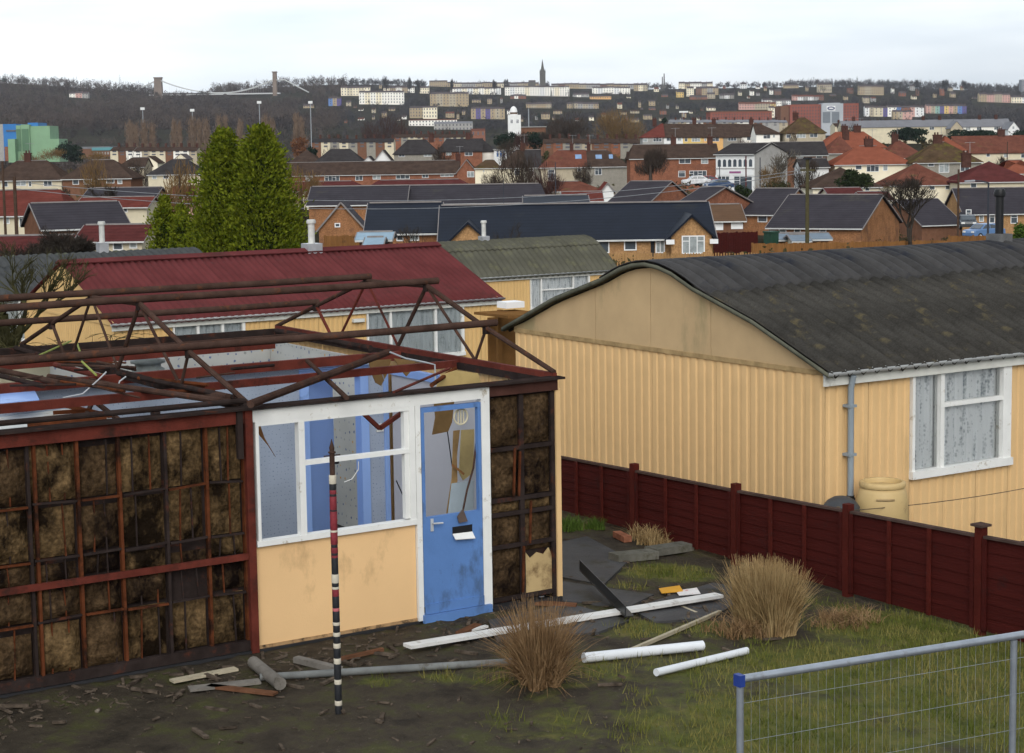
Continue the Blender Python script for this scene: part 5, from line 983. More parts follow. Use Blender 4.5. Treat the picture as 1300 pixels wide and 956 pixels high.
for i in range(len(PY)-1):
    ya, yb = PY[i+1]+.055, PY[i]-.055; nb = 7
    pan = MB().bar((FX-.005, ya, tz(ya)+.008), (FX-.005, yb, tz(yb)+.008), .06, .024).build('fence_panel', FENC, FE)
    for k in range(nb):
        f0, f1 = k/nb, (k+1)/nb+.03
        za = [(-.17+(tz(ya)-.005+.17)*f) for f in (f0, f1)]; zb = [(-.17+(tz(yb)-.005+.17)*f) for f in (f0, f1)]; j1, j2 = random.uniform(-.012, .012), random.uniform(-.012, .012)
        if i == 4 and k == 1: j1 += .05
        MB().add([(FX-.013,ya,za[0]+j1),(FX-.013,yb,zb[0]+j2),(FX-.004,yb,min(zb[1]+j2, tz(yb)-.004)),(FX-.004,ya,min(za[1]+j1, tz(ya)-.004)),(FX-.006,ya,za[0]+j1),(FX-.006,yb,zb[0]+j2),(FX+.004,yb,min(zb[1]+j2, tz(yb)-.004)),(FX+.004,ya,min(za[1]+j1, tz(ya)-.004))],
                 [(0,1,2,3),(7,6,5,4),(0,4,5,1),(1,5,6,2),(2,6,7,3),(3,7,4,0)]).build('board', FENR, pan)
    for t in (.0, .34, .67, 1.):
        y = ya+.02+(yb-ya-.04)*t; MB().box((FX-.045, y-.022, -.17), (FX-.024, y+.022, tz(y)-.005)).build('batten', FENP if t in (.34, .67) else FENR, pan)
# ---- water butt, dustbin, cable
c = onY(1120, 640, 14.42); gz = -.36; ht = .71-gz
BUT = mat('buff_plastic_butt', (.50,.36,.165), .5, .08, 2., dirt=((.30,.21,.10), .25, 3.))
WB = thing('water_butt', 'buff plastic water butt with thick rim fed from the downpipe', 'water butt', (c[0], c[1], gz))
sharp(MB().lathe([(.02,0),(.21,0),(.235,.03),(.265,ht*.3),(.288,ht*.62),(.284,ht*.80),(.262,ht*.90),(.235,ht*.945),(.22,ht*.95)], (c[0], c[1], gz), 30).build('barrel', BUT, WB), 50)
for q in (.50,): MB().tube([(c[0]+.268*math.cos(a), c[1]+.268*math.sin(a), gz+ht*q) for a in np.linspace(0, 6.283, 31)], .010, 6, cap=False).build('hoop', BUT, WB, smooth=True)
sharp(MB().lathe([(.225,ht*.94),(.252,ht*.945),(.258,ht*.96),(.255,ht*.99),(.24,ht*1.0),(.212,ht*1.0),(.205,ht*.985),(.20,ht*.90),(.02,ht*.89)], (c[0], c[1], gz), 30).build('rim', BUT, WB), 50)
ga = math.atan2(-.80, -.60); MB().tube([(c[0]+.276*math.cos(ga+q), c[1]+.276*math.sin(ga+q), gz+ht*.845) for q in np.linspace(-.36, .36, 9)], .013, 6).build('hand_grip', mat('butt_grip', (.30,.21,.10), .6), WB)
c = onY(1068, 645, 14.5); zt = onY(1068, 630, 14.5)[2]; DB = thing('dustbin', 'dark grey round-topped dustbin half hidden behind the red fence', 'dustbin', (c[0], c[1], -.36))
DM = mat('dark_grey_plastic', (.045,.047,.05), .5, .2, 3.); sharp(MB().lathe([(.16,0),(.185,.5),(.19,zt+.36-.16)], (c[0], c[1], -.36), 20).build('body', DM, DB)); sharp(MB().lathe([(.205,0),(.205,.03),(.19,.06),(.15,.11),(.09,.145),(.02,.16)], (c[0], c[1], zt-.155), 20).build('lid', DM, DB), 60)
p, q = onY(1064, 649, 14.2), onY(1345, 611, 14.2); sag = [p+(q-p)*t-np.array([0,0,.05*4*t*(1-t)]) for t in np.linspace(0, 1, 9)]
pl = np.array([[p[0]-.12, p[1], -.3], [q[0], q[1], -.3]]); ce = MB().tube(sag, .005, 5); ce.bar((p[0], p[1], -.35), (p[0], p[1], p[2]+.05), .03, .03); ce.bar((q[0], q[1], -.35), (q[0], q[1], q[2]+.3), .04, .04); tag(ce.build('clothes_line', mat('old_line', (.10,.075,.05), .8)), 'thin sagging clothes line in front of the buff wall', 'clothes line')
# ---- striped pole
B0 = G(430, 905); SP = thing('striped_pole', 'slim pole wrapped in black, red and white tape with rusty spear top', 'pole', B0)
def pz(y): return float(onY(430, y, B0[1])[2])
tcol = dict(k=mat('black_tape', (.020,.021,.024), .5, .3, 20.), c=mat('cream_tape', (.55,.50,.40), .6, .1, 9.), r=mat('dark_red_tape', (.19,.026,.034), .55, .3, 25.), p=mat('pink_tape', (.45,.13,.14), .6, .1))
prv = 602
for y1, cc in [(613,'c'),(621,'k'),(626,'r'),(629,'k'),(646,'r'),(648,'k'),(672,'r'),(674.5,'c'),(690,'r'),(694,'k'),(701,'r'),(704,'k'),(707,'r'),(728,'k'),(739,'c'),(744,'k'),(747,'c'),(756,'r'),(771,'k'),(775,'p'),(789,'k'),(793,'c'),(802,'k'),(807,'c'),(816,'k'),(822,'c'),(835,'k'),(842,'c'),(862,'k'),(868,'c'),(889,'k'),(895,'c'),(906,'k')]:
    z1, z0 = pz(prv), pz(y1); r = .0275 + (.002 if cc == 'c' else random.uniform(-.001, .0015)); xo = B0[0]+.0
    sharp(MB().lathe([(r*.96, z0), (r, z0+.004), (r, z1-.004), (r*.96, z1)], (xo, B0[1], 0), 14).build('tape_band', tcol[cc], SP)); prv = y1
zt = pz(602); m = MB(); m.lathe([(.021,zt-.01),(.021,zt+.17),(.03,zt+.175),(.03,zt+.185),(.018,zt+.19),(.022,zt+.215),(.008,zt+.26),(.002,zt+.285)], (B0[0], B0[1], 0), 10); m.bar((B0[0]-.07, B0[1], zt+.155), (B0[0]+.07, B0[1], zt+.155), .012, .008); sharp(m.build('spear_top', RUST, SP))
# ---- galvanised site fence panel
GALV = mat('galvanised_tube', (.33,.36,.40), .38, .15, 8., metal=.55, dirt=((.22,.22,.22), .3, 10.)); HA, HB = np.array([5.79, 6.92, 1.75]), np.array([9.25, 6.42, 1.75]); hz = -.1
hd = (HB-HA)/np.linalg.norm(HB-HA); HF = thing('site_fence_panel', 'galvanised temporary site fence panel with wire mesh infill', 'site fence', (HA[0], HA[1], -.25))
for nm, a, b in (('top_rail', HA, HB), ('bottom_rail', HA-np.array([0,0,1.7]), HB-np.array([0,0,1.7]))): sharp(MB().tube([a, b], .021, 14).build(nm, GALV, HF))
for k, t in enumerate((0, .5, 1)):
    q = HA+(HB-HA)*t; sharp(MB().tube([q-np.array([0,0,.022]), np.array([q[0], q[1], -.2])], .019, 12).build('upright', GALV, HF))
m = MB(); n = int(np.linalg.norm(HB-HA)/.05)
for k in range(1, n): q = HA+(HB-HA)*k/n; m.tube([q-np.array([0,.02,.01]), q-np.array([0,.02,1.7])], .0010, 4, cap=False)
for z in np.arange(.12, 1.7, .2): m.tube([HA-np.array([0,.022,z]), HB-np.array([0,.022,z])], .0012, 4, cap=False)
mo = m.build('mesh_infill', GALV, HF, fix=False); mo['kind'] = 'stuff'
MB().box((HA[0]-.022, HA[1]-.026, 1.715), (HA[0]+.012, HA[1]+.026, 1.775)).build('blue_clamp', mat('blue_plastic_clamp', (.02,.045,.22), .5), HF)
for q in (HA, HB): MB().box((q[0]-.3, q[1]-.12, -.3), (q[0]+.3, q[1]+.12, -.13)).build('foot_block', CB, HF)
# ================================================================== far hillside, across the river
SKX = [a for a, b in SKYL]; SKY_ = [b for a, b in SKYL]
def hillD(x, y):
    s = np.interp(x, SKX, SKY_); k = (170-y)/(170-s); return float(np.interp(k, [0,.08,.30,.55,.80,1.0], [1480,1600,1850,2150,2500,2850]))
RECTS = []       # photo rectangles kept clear of trees: x0, x1, y0, y1, depth
for h in HOUSES: RECTS.append((h[1]-2, h[2]+2, min(h[3], h[4])-3, h[3]+13, h[5]))
CN = dict(pcream='pale cream', cream='cream', pwhite='off-white', white='white', tan='tan stone', beige='beige', grey='grey', brick='red brick', dbrick='brown brick', pink='pink', navy='purple', pebble='pebbledashed', orange='orange', yellow='yellow', blue='blue', green='green', rbrick='red brick')
def far_block(label, group, cat, x0, x1, yt, yb, n, walls, roof='purple', floors=3, D=None, rise=2.2, name='terraced_house', bays=3, gkeep=False):
    D = D or hillD((x0+x1)/2, yb); RECTS.append((x0-1, x1+1, yt-rise, yb, D)); w_ = (x1-x0)/n
    for i in range(n):
        xa = x0+i*w_; c = onD(xa+w_/2, yb, D); W = w_*D/F_PX; jy = random.uniform(-.4, .4) if n > 1 else 0
        H = (yb-yt+jy)*D/F_PX; dep = 9.; R_ = H+rise*D/F_PX
        wk = walls[(i*7+i//3) % len(walls)]; t = thing(name, label.replace('{c}', CN[wk]), cat, c, group if n > 1 or gkeep else None, rotz=-YAW, local=True)
        m = MB().box((-W/2+.02, 0, -8), (W/2-.02, dep, H)); m.prism([(0,H),(dep,H),(dep/2,R_-.1)], 'x', -W/2+.02, -W/2+.3); m.prism([(0,H),(dep,H),(dep/2,R_-.1)], 'x', W/2-.3, W/2-.02)
        m.build('wall', WALL[wk], t)
        ro = roof_mesh(W-.4-.03, dep, H, R_, 0, 0, ov=.2).build('roof', ROOF[roof], t)
        if n > 1 or W < 20: MB().box((W/2-.9, dep/2-.4, R_-.6), (W/2-.3, dep/2+.4, R_+1.1)).build('chimney', CHIM, ro)
        fl = max(1, floors); nb = max(1, int(W/2.9)); m = MB(); fh = H/fl
        for a in range(fl):
            for b in range(nb):
                u = -W/2+W*(b+.5)/nb; m.box((u-.48, -.06, fh*a+fh*.28), (u+.62, .02, fh*a+fh*.80))
        wo = m.build('window', FARWIN, t); wo['kind'] = 'stuff'
B = far_block
B('{c} terraced house at the left end of the hilltop terraces', 'cream houses left on the hilltop', 'house', 433, 470, 111.5, 125, 5, ['pcream','cream','pcream'], floors=4)
B('tall {c} terraced house stepping down below the hilltop', 'white stepped terrace', 'house', 456, 513, 117.5, 131.5, 8, ['pwhite','pcream','pwhite'], floors=4)
B('{c} terraced house above the dark hillside trees', 'cream upper terrace', 'house', 487, 526, 111.5, 118, 5, ['pcream','tan','pwhite'], floors=2)
B('narrow cream house beside dark evergreens on the hill', None, 'house', 533, 545, 111.5, 119, 1, ['pcream'], floors=2)
B('{c} terraced house in the tall terrace halfway up the hill', 'tan stone terrace', 'house', 546, 595, 119, 133.5, 6, ['tan','beige','tan'], floors=4)
B('{c} crescent house on the hill left of the spire', 'white crescent left', 'house', 572, 636, 112.3, 119.5, 9, ['pwhite','white','pcream'], floors=3)
B('large tan hall with a raised middle on the hilltop', None, 'building', 545, 568, 103.5, 110.5, 1, ['tan'], floors=2, rise=1.5, name='hall')
B('small {c} house along the skyline left of the spire', 'skyline houses', 'house', 568, 684, 106, 111, 13, ['tan','beige','grey','cream'], floors=1, rise=1.8)
B('{c} house in the long crescent below the spire', 'long white crescent', 'house', 641, 723, 110.5, 122.5, 13, ['pwhite','pcream','pwhite','white'], floors=4, rise=1.6)
B('{c} house in the crescent right of the spire', 'white crescent right', 'house', 752, 800, 111.5, 119.5, 7, ['pwhite','white'], floors=3, rise=1.6)
B('small {c} skyline house right of the spire', 'skyline houses right', 'house', 700, 806, 107.5, 112, 12, ['grey','beige','tan','dbrick'], floors=1, rise=1.8)
B('orange cream villa below the right crescent', None, 'house', 749, 776, 122.5, 129, 1, ['orange'], floors=2, rise=1.5)
B('{c} terraced house among trees below the crescent', 'tan lower terrace', 'house', 668, 700, 132, 138.5, 5, ['tan','beige'], floors=2)
B('{c} terraced house at the foot of the hill below the villa', 'tan lower terrace right', 'house', 720, 760, 131.5, 139.5, 6, ['tan','beige','grey'], floors=2)
B('{c} house on the slope left of the pink brick', 'red and white slope houses', 'house', 648, 668, 122, 128, 4, ['brick','pwhite'], floors=2)
B('small {c} house with dark roof below the crescent trees', 'small white slope houses', 'house', 727, 748, 120, 126, 4, ['grey','pwhite'], floors=2)
B('cream villa with stepped front on the lower slope', None, 'house', 520, 538, 137, 149, 1, ['tan'], floors=3); B('bright cream villa on the lower slope beside the tan one', None, 'house', 537, 555, 136.5, 150, 1, ['pcream'], floors=3)
B('small {c} house in the steep street left of the white turret', 'steep coloured street', 'house', 598, 641, 138, 150, 7, ['tan','beige','navy','brick','tan'], floors=3)
B('white and red low building under the cream villa', None, 'building', 519, 580, 152.5, 160, 1, ['pwhite'], 'rbrown', floors=2, name='low_building', rise=1)
B('low pale factory with shallow roof under the wooded slope', None, 'building', 551, 600, 156.5, 166, 1, ['grey'], 'pale', floors=2, name='low_building', rise=2.2)
B('red brick block with white doors under the wooded slope', None, 'building', 598, 616, 165.5, 174, 1, ['brick'], 'rbrown', floors=1, D=1300, name='brick_block')
B('tall {c} house on the skyline near the twin tower', 'houses by the twin tower', 'house', 805, 822, 108, 118, 3, ['tan','pcream','beige'], floors=3)
B('{c} skyline house right of the twin tower', 'skyline villas', 'house', 862, 905, 106, 111, 6, ['pcream','grey','pwhite','tan'], floors=2)
B('tall pale cream house below the skyline villas', None, 'house', 872, 881, 112, 122.5, 1, ['pcream'], floors=4); B('tall yellow cream house left of the pale one', None, 'house', 859, 868, 117, 127, 1, ['yellow'], floors=3)
B('{c} terraced house in the row right of the tall cream house', 'brown hillside row', 'house', 884, 912, 112, 120, 4, ['dbrick','tan','grey'], floors=3); B('tan block with blank end in the middle of the hill', None, 'house', 898, 908, 119.5, 128, 1, ['beige'], floors=3)
B('{c} hillside house left of the tan block', 'reddish hillside houses', 'house', 876, 898, 123, 129, 3, ['brick','dbrick'], floors=2)
B('{c} house among dark trees on the right slope', 'white slope houses right', 'house', 914, 932, 121, 128, 3, ['grey','white','pebble'], floors=3); B('white skyline house by itself on the right', None, 'house', 940, 948, 107, 114, 1, ['white'], floors=2)
B('{c} house in the row above the left warehouse', 'coloured houses above warehouse', 'house', 938, 985, 131.5, 142, 7, ['pink','beige','yellow','white','grey','cream','pwhite'], 'rbrown', floors=3)
B('{c} terraced house left above the red warehouse', 'white row above warehouse', 'house', 968, 1004, 127.5, 133, 6, ['white','pwhite','grey'], floors=2); B('{c} house beside the warehouse gap', 'white houses in the warehouse gap', 'house', 976, 990, 137, 148, 2, ['pcream','pwhite'], floors=3)
B('cream skyline villa with tower on the right hill', None, 'house', 1038, 1056, 107.5, 117, 1, ['beige'], floors=2); B('cream skyline villa left of the towered one', None, 'house', 995, 1014, 108.5, 114, 1, ['tan'], floors=2)
B('{c} cottage on the right slope', 'cottages on the right slope', 'house', 1006, 1046, 122.5, 129, 6, ['pink','dbrick','white','orange','grey'], 'rbrown', floors=2)
B('{c} terraced house below the dark evergreens', 'tan terrace on the wooded slope', 'house', 1090, 1122, 110, 120, 4, ['tan','beige'], floors=3)
B('{c} painted house in the multicoloured terrace under the right wood', 'multicoloured terrace', 'house', 1098, 1173, 136.5, 146.5, 13, ['white','pink','brick','blue','pwhite','navy','cream','beige'], floors=3)
B('{c} painted house in the short multicoloured terrace beside the bare scrub', 'multicoloured terrace right', 'house', 1176, 1227, 134.5, 144.5, 9, ['pink','grey','yellow','blue','navy','green','blue','beige','tan'], floors=3)
B('{c} house in the lower multicoloured row', 'lower multicoloured row', 'house', 1134, 1158, 142, 150, 4, ['tan','navy','pink','beige'], floors=2)
B('{c} block of flats at the right end of the wooded ridge', 'flats on the right ridge', 'building', 1243, 1282, 120, 134, 4, ['tan','pink','beige'], floors=4); B('{c} building at the far right of the ridge', 'cream buildings far right', 'building', 1284, 1310, 124, 135, 2, ['pcream','pwhite'], floors=3)
B('{c} villa in the gap of the left woods', 'pale villa in the left woods', 'house', 88, 112, 118.5, 125, 3, ['pwhite','pink','grey'], floors=2)
B('small tan house in the woods below the bridge tower', None, 'house', 385, 398, 134, 139, 1, ['tan'], floors=2)
B('{c} house in a steep terrace on the slope', 'steep blue terrace', 'house', 417, 433, 125, 133, 3, ['blue','tan','navy'], floors=3)
RECTS.append((627, 690, 150, 166, 515))
for lab, grp, x0, x1, yt, yb, n, wl, rf, D_ in (
 ('{c} valley house in the row in front of the low pale factory', 'valley row by the factory', 500, 600, 174, 180, 11, ['brick','dbrick','cream','pebble'], 'brown', 620),
 ('{c} valley house in the row below the big reddish tree', 'valley row below the reddish tree', 396, 500, 180, 188, 9, ['dbrick','cream','pebble'], 'dark', 540),
 ('{c} valley house in the row below the poplars', 'valley row below the poplars', 140, 250, 191, 198, 11, ['cream','beige','pwhite','dbrick'], 'brown', 520),
 ('{c} valley house in the row left of the coloured terrace', 'valley row left of the coloured terrace', 690, 812, 181, 189, 10, ['dbrick','beige','pebble','brick'], 'brown', 440),
 ('{c} valley house in the row under the warehouse', 'valley row under the warehouse', 850, 1000, 155, 160, 14, ['grey','dbrick','pwhite','beige'], 'pale', 760),
 ('{c} valley house in the row right of the sign tower', 'valley row right of the sign tower', 1060, 1130, 160, 166, 7, ['cream','pebble','dbrick'], 'brown', 600)):
    B(lab, grp, 'house', x0, x1, yt, yb, n, wl, rf, floors=2, D=D_, rise=4.5*620/D_*.8)
# lone houses scattered among the hillside trees
cols_ = ['pcream','tan','pwhite','beige','brick','grey','cream','tan','dbrick','pwhite','tan']
for k in range(620):
    x = random.uniform(432, 1000) if k < 540 else random.uniform(1000, 1300); sy = np.interp(x, SKX, SKY_); y = random.uniform(sy+3, 158 if x < 900 else 130); w_ = random.choice([3, 4, 5, 6, 8, 11]); hh = random.uniform(3.2, 6.)
    if any(x+w_ > a-1 and x < b+1 and y > c-1 and y-hh-2 < d+1 for a, b, c, d, e in RECTS if e > 1200): continue
    B('{c} house standing among the trees between the hillside terraces', 'lone hillside houses', 'house', x, x+w_, y-hh, y, 1, [random.choice(cols_)], random.choice(['purple','brown','rbrown','purple']), floors=2, rise=random.uniform(1.5, 2.4), name='hillside_house', gkeep=True)
# ---- warehouses with the sign tower
def far_box(t, x0, x1, y0, y1, D, name, mt, dd=14., y_off=0., xm=None, base=None):
    u0, u1 = [(x-xm)*D/F_PX for x in (x0, x1)]; z1, z0 = [-(y-base)*D/F_PX for y in (y0, y1)]
    return MB().box((u0, y_off, z0), (u1, y_off+dd, z1)).build(name, mt, t)
def win_grid(t, x0, x1, y0, y1, nx, ny, D, xm, base, mt=FARWIN, fx=.5, fy=.6, yo=-.05):
    m = MB()
    for i in range(nx):
        for j in range(ny):
            a = x0+(x1-x0)*(i+.5)/nx; b = y0+(y1-y0)*(j+.5)/ny; hw = (x1-x0)/nx*fx/2; hh = (y1-y0)/ny*fy/2
            u0, u1 = (a-hw-xm)*D/F_PX, (a+hw-xm)*D/F_PX; z1, z0 = -(b-hh-base)*D/F_PX, -(b+hh-base)*D/F_PX; m.box((u0, yo, z0), (u1, yo+.08, z1))
    o = m.build('window', mt, t); o['kind'] = 'stuff'
WHW = mat('warehouse_window', (.12,.06,.055), .5, .2, .1)
D = 1350
t = thing('warehouse', 'red brick bonded warehouse with rows of small windows, left of the sign tower', 'warehouse', onD(945, 157, D), rotz=-YAW, local=True)
far_box(t, 902, 980, 142, 172, D, 'wall', WALL['rbrick'], 30, 0, 945, 157); win_grid(t, 904, 979, 143.5, 157, 22, 4, D, 945, 157, WHW); far_box(t, 901, 981, 141, 142, D, 'parapet', WALL['dbrick'], 31, -.4, 945, 157); RECTS.append((900, 982, 140, 158, D))
D = 1320
t = thing('warehouse', 'large red brick warehouse with pale central tower, blue oval sign and two dark louvres', 'warehouse', onD(1040, 158, D), rotz=-YAW, local=True)
far_box(t, 1003, 1042, 132.5, 172, D, 'wall', WALL['rbrick'], 30, 0, 1040, 158); far_box(t, 1069, 1090, 132, 172, D, 'wall', WALL['rbrick'], 30, 0, 1040, 158); win_grid(t, 1005, 1041, 134.5, 158, 10, 6, D, 1040, 158, WHW); win_grid(t, 1071, 1089, 134, 156, 5, 6, D, 1040, 158, WHW)
far_box(t, 992, 1003, 134, 172, D, 'side_wall', WALL['dbrick'], 30, 3, 1040, 158)
tw = far_box(t, 1042, 1069.5, 132, 172, D, 'tower', mat('pale_grey_cladding', (.40,.42,.44), .7, .08, .1), 25, -3, 1040, 158)
far_box(t, 1045, 1066, 131.2, 132, D, 'tower_top', MATS['pale_grey_cladding'], 22, -2, 1040, 158)
for a, b in ((1043.5, 1053), (1055, 1064.5)): far_box(t, a, b, 142.5, 156, D, 'louvre', mat('grey_louvre', (.16,.18,.20), .6, .1, .2), .4, -3.3, 1040, 158)
far_box(t, 1048.5, 1059.5, 135, 141, D, 'sign_board', WALL['white'], .3, -3.25, 1040, 158)
ov = [((1054+4.8*math.cos(a)-1040)*D/F_PX, -(138-2.3*math.sin(-a)-158)*D/F_PX) for a in np.linspace(0, 2*math.pi, 25)[:-1]]; MB().prism(ov, 'y', -3.4, -3.26).build('sign_oval', mat('navy_sign_oval', (.03,.05,.14), .5), t)
ov = [((1054+3.1*math.cos(a)-1040)*D/F_PX, -(138-.9*math.sin(-a)-158)*D/F_PX) for a in np.linspace(0, 2*math.pi, 25)[:-1]]; MB().prism(ov, 'y', -3.5, -3.41).build('sign_lettering', WALL['white'], t); RECTS.append((990, 1092, 130, 160, D))
# ---- green and blue factory on the left
D = 820; t = thing('factory', 'blue and green clad factory with stepped blocks and silo ribs', 'factory', onD(30, 204, D), rotz=-YAW, local=True)
gA = mat('pale_green_cladding', (.20,.34,.20), .6, .08, .2); gB = mat('dark_green_cladding', (.085,.17,.095), .6, .1, .2); bA = mat('bright_blue_cladding', (.025,.16,.42), .6, .08, .2)
for x0, x1, y0, y1, nm, mt, yo in ((-12,5,157.5,204,'white_block',WALL['grey'],2), (5,22,157.5,204,'blue_block',bA,1), (14,23,176.5,206,'low_green_block',gA,-4), (22,28,159.5,206,'silo_block',gA,0), (22.5,27.5,164,192,'silo_panel',gB,-.3), (28.4,39,158.5,206,'silo_block',gA,-.1), (29.5,38,164,192,'silo_panel',gB,-.4), (39,64,160.5,206,'green_block',gA,1.2), (64,75,177,206,'low_green_block',gA,1.2), (35,48,156.2,161,'roof_plant',bA,3), (9,22,165,167,'louvre_band',FARWIN,.7), (8,14,186,204,'brick_bay',WALL['brick'],-2)):
    far_box(t, x0, x1, y0, y1, D, nm, mt, 16, yo, 30, 204)
RECTS.append((-12, 76, 155, 200, D))
D = 900; t = thing('long_shed', 'long low shed with teal band under the wooded slope', 'shed', onD(131, 195, D), rotz=-YAW, local=True)
far_box(t, 102, 162, 189, 199, D, 'wall', WALL['dbrick'], 15, 0, 131, 195); far_box(t, 101, 140, 186, 188.6, D, 'roof', ROOF['pale'], 16, .5, 131, 195); far_box(t, 117, 162.5, 187.2, 191, D, 'teal_band', mat('teal_cladding', (.10,.27,.29), .6, .1, .2), 15.5, -.4, 131, 195); win_grid(t, 118, 160, 192, 197, 12, 1, D, 131, 195, WALL['grey']); RECTS.append((100, 164, 185, 197, D))
# ---- suspension bridge
D = 2450; BR = thing('suspension_bridge', 'suspension bridge with tall stone towers and pale chains over the gorge', 'bridge', onD(275, 124, D), rotz=-YAW, local=True)
def bl(x, y): return ((x-275)*D/F_PX, -(y-124)*D/F_PX)
TWM = mat('bridge_tower_stone', (.20,.155,.125), .9, .15, .1); CHN = mat('pale_bridge_chain', (.50,.51,.50), .6, .05)
for xc, y0, y1, w0, w1 in ((201.5, 98.5, 126, 9, 11.5), (349.5, 93.5, 124, 4.6, 5.6)):
    tt = MB(); (ua, zt), (ub, _) = bl(xc-w0/2, y0), bl(xc+w0/2, y0); (uc, zb), (ud, _) = bl(xc-w1/2, y1), bl(xc+w1/2, y1)
    tt.add([(uc,-5,zb-20),(ud,-5,zb-20),(ud,7,zb-20),(uc,7,zb-20),(ua,-4,zt),(ub,-4,zt),(ub,5,zt),(ua,5,zt)], [(0,3,2,1),(4,5,6,7),(0,1,5,4),(1,2,6,5),(2,3,7,6),(3,0,4,7)]); to = tt.build('tower', TWM, BR); MB().box((ua-.8, -5, zt), (ub+.8, 6, zt+1.3)).build('cornice', TWM, to)
(u0, z0), (u1, _) = bl(190, 119.6), bl(356, 119.6); MB().box((u0, -4, z0-.9), (u1, 4, z0+.7)).build('deck', CHN, BR)
for yo in (-3.5, 3.5):
    pts = []
    for q in np.linspace(0, 1, 25): x = 205+(346-205)*q; y = 118.2-(118.2-101.5)*((q-.55)/.55)**2 if q < .55 else 118.2-(118.2-103.0)*((q-.55)/.45)**2; u, z = bl(x, y); pts.append((u, yo, z))
    MB().tube(pts, .75, 5).build('chain', CHN, BR)
    (ua, za), (ub, zb) = bl(362, 103.0), bl(392, 119); MB().tube([(bl(351, 103)[0], yo, bl(351, 103)[1]), (ua, yo, za), (ub, yo, zb)], .7, 5).build('back_chain', CHN, BR)
    (ua, za), (ub, zb) = bl(199, 101.5), bl(180, 110); MB().tube([(ua, yo, za), (ub, yo, zb)], .6, 5).build('back_chain', CHN, BR)
m = MB()
for q in np.linspace(.08, .92, 40):
    x = 205+(346-205)*q; y = 118.2-(118.2-101.5)*((q-.55)/.55)**2 if q < .55 else 118.2-(118.2-103.0)*((q-.55)/.45)**2; u, z = bl(x, y); m.box((u-.06, -3.55, z0), (u+.06, -3.45, z))
mo = m.build('hanger_rods', CHN, BR); mo['kind'] = 'stuff'
RECTS += [(195, 208, 97, 117, D), (206, 262, 90, 121.5, 2960), (206, 262, 100, 121.5, 2450), (262, 356, 112, 121.5, 2450), (300, 350, 104, 121, 2450), (346, 353, 92, 108, D+10), (353, 392, 103, 117, 2450)]
# ---- spire, twin tower, tower block
STN = mat('dark_church_stone', (.10,.095,.085), .9, .2, .2)
def at_hill(x, y, D): p = onD(x, y, D); return p
D = 2650; t = thing('church', 'dark stone church with tall slender spire on the hilltop', 'church', at_hill(689, 108, D), rotz=-YAW, local=True); k = D/F_PX
MB().box((-3.6*k, -4, -15), (3.6*k, 6, 15*k)).build('tower', STN, t)
m = MB(); m.lathe([(3.3*k, 15*k), (1.9*k, 21*k), (.15*k, 32.5*k)], (0, 1, 0), 8); m.build('spire', STN, t)
for sx in (-1, 1): m = MB(); m.lathe([(.7*k, 14*k), (.7*k, 17*k), (.05*k, 20*k)], (sx*3.1*k, -3, 0), 6); m.build('pinnacle', STN, t)
MB().box((-18*k, 0, -15), (-9*k, 12, 4.5*k)).build('nave', STN, t); m = MB(); m.prism([(0,4.5*k),(12,4.5*k),(6,6.5*k)], 'x', -18*k, -9*k); m.build('nave_roof', ROOF['purple'], t); RECTS.append((668, 698, 74, 106, D))
D = 2700; t = thing('twin_tower', 'two-pronged dark tower standing on the skyline', 'tower', at_hill(842.5, 112, D), rotz=-YAW, local=True); k = D/F_PX
MB().add([(-2.6*k,0,-15),(-.5*k,0,-15),(-.5*k,3,-15),(-2.6*k,3,-15),(-1.9*k,0,14.5*k),(-1.0*k,0,14.5*k),(-1.0*k,3,14.5*k),(-1.9*k,3,14.5*k)], [(0,3,2,1),(4,5,6,7),(0,1,5,4),(1,2,6,5),(2,3,7,6),(3,0,4,7)]).build('short_prong', STN, t)
MB().add([(-.3*k,0,-15),(2.2*k,0,-15),(2.2*k,3,-15),(-.3*k,3,-15),(.3*k,0,18.5*k),(1.3*k,0,18.5*k),(1.3*k,3,18.5*k),(.3*k,3,18.5*k)], [(0,3,2,1),(4,5,6,7),(0,1,5,4),(1,2,6,5),(2,3,7,6),(3,0,4,7)]).build('tall_prong', STN, t); MB().box((-3.5*k, -2, -15), (3.5*k, 6, 2.5*k)).build('plinth', STN, t); RECTS.append((838, 847, 92, 111, D))
D = 2600; t = thing('tower_block', 'grey concrete tower block at the right edge of the skyline', 'tower block', at_hill(1302, 120, D), rotz=-YAW, local=True); k = D/F_PX
MB().box((-5*k, 0, -15), (8*k, 15, 19*k)).build('shaft', mat('tower_concrete', (.25,.26,.28), .9, .1, .1), t); win_grid(t, 1297.5, 1309, 103, 119, 6, 10, D, 1302, 120); RECTS.append((1296, 1312, 100, 119, D))
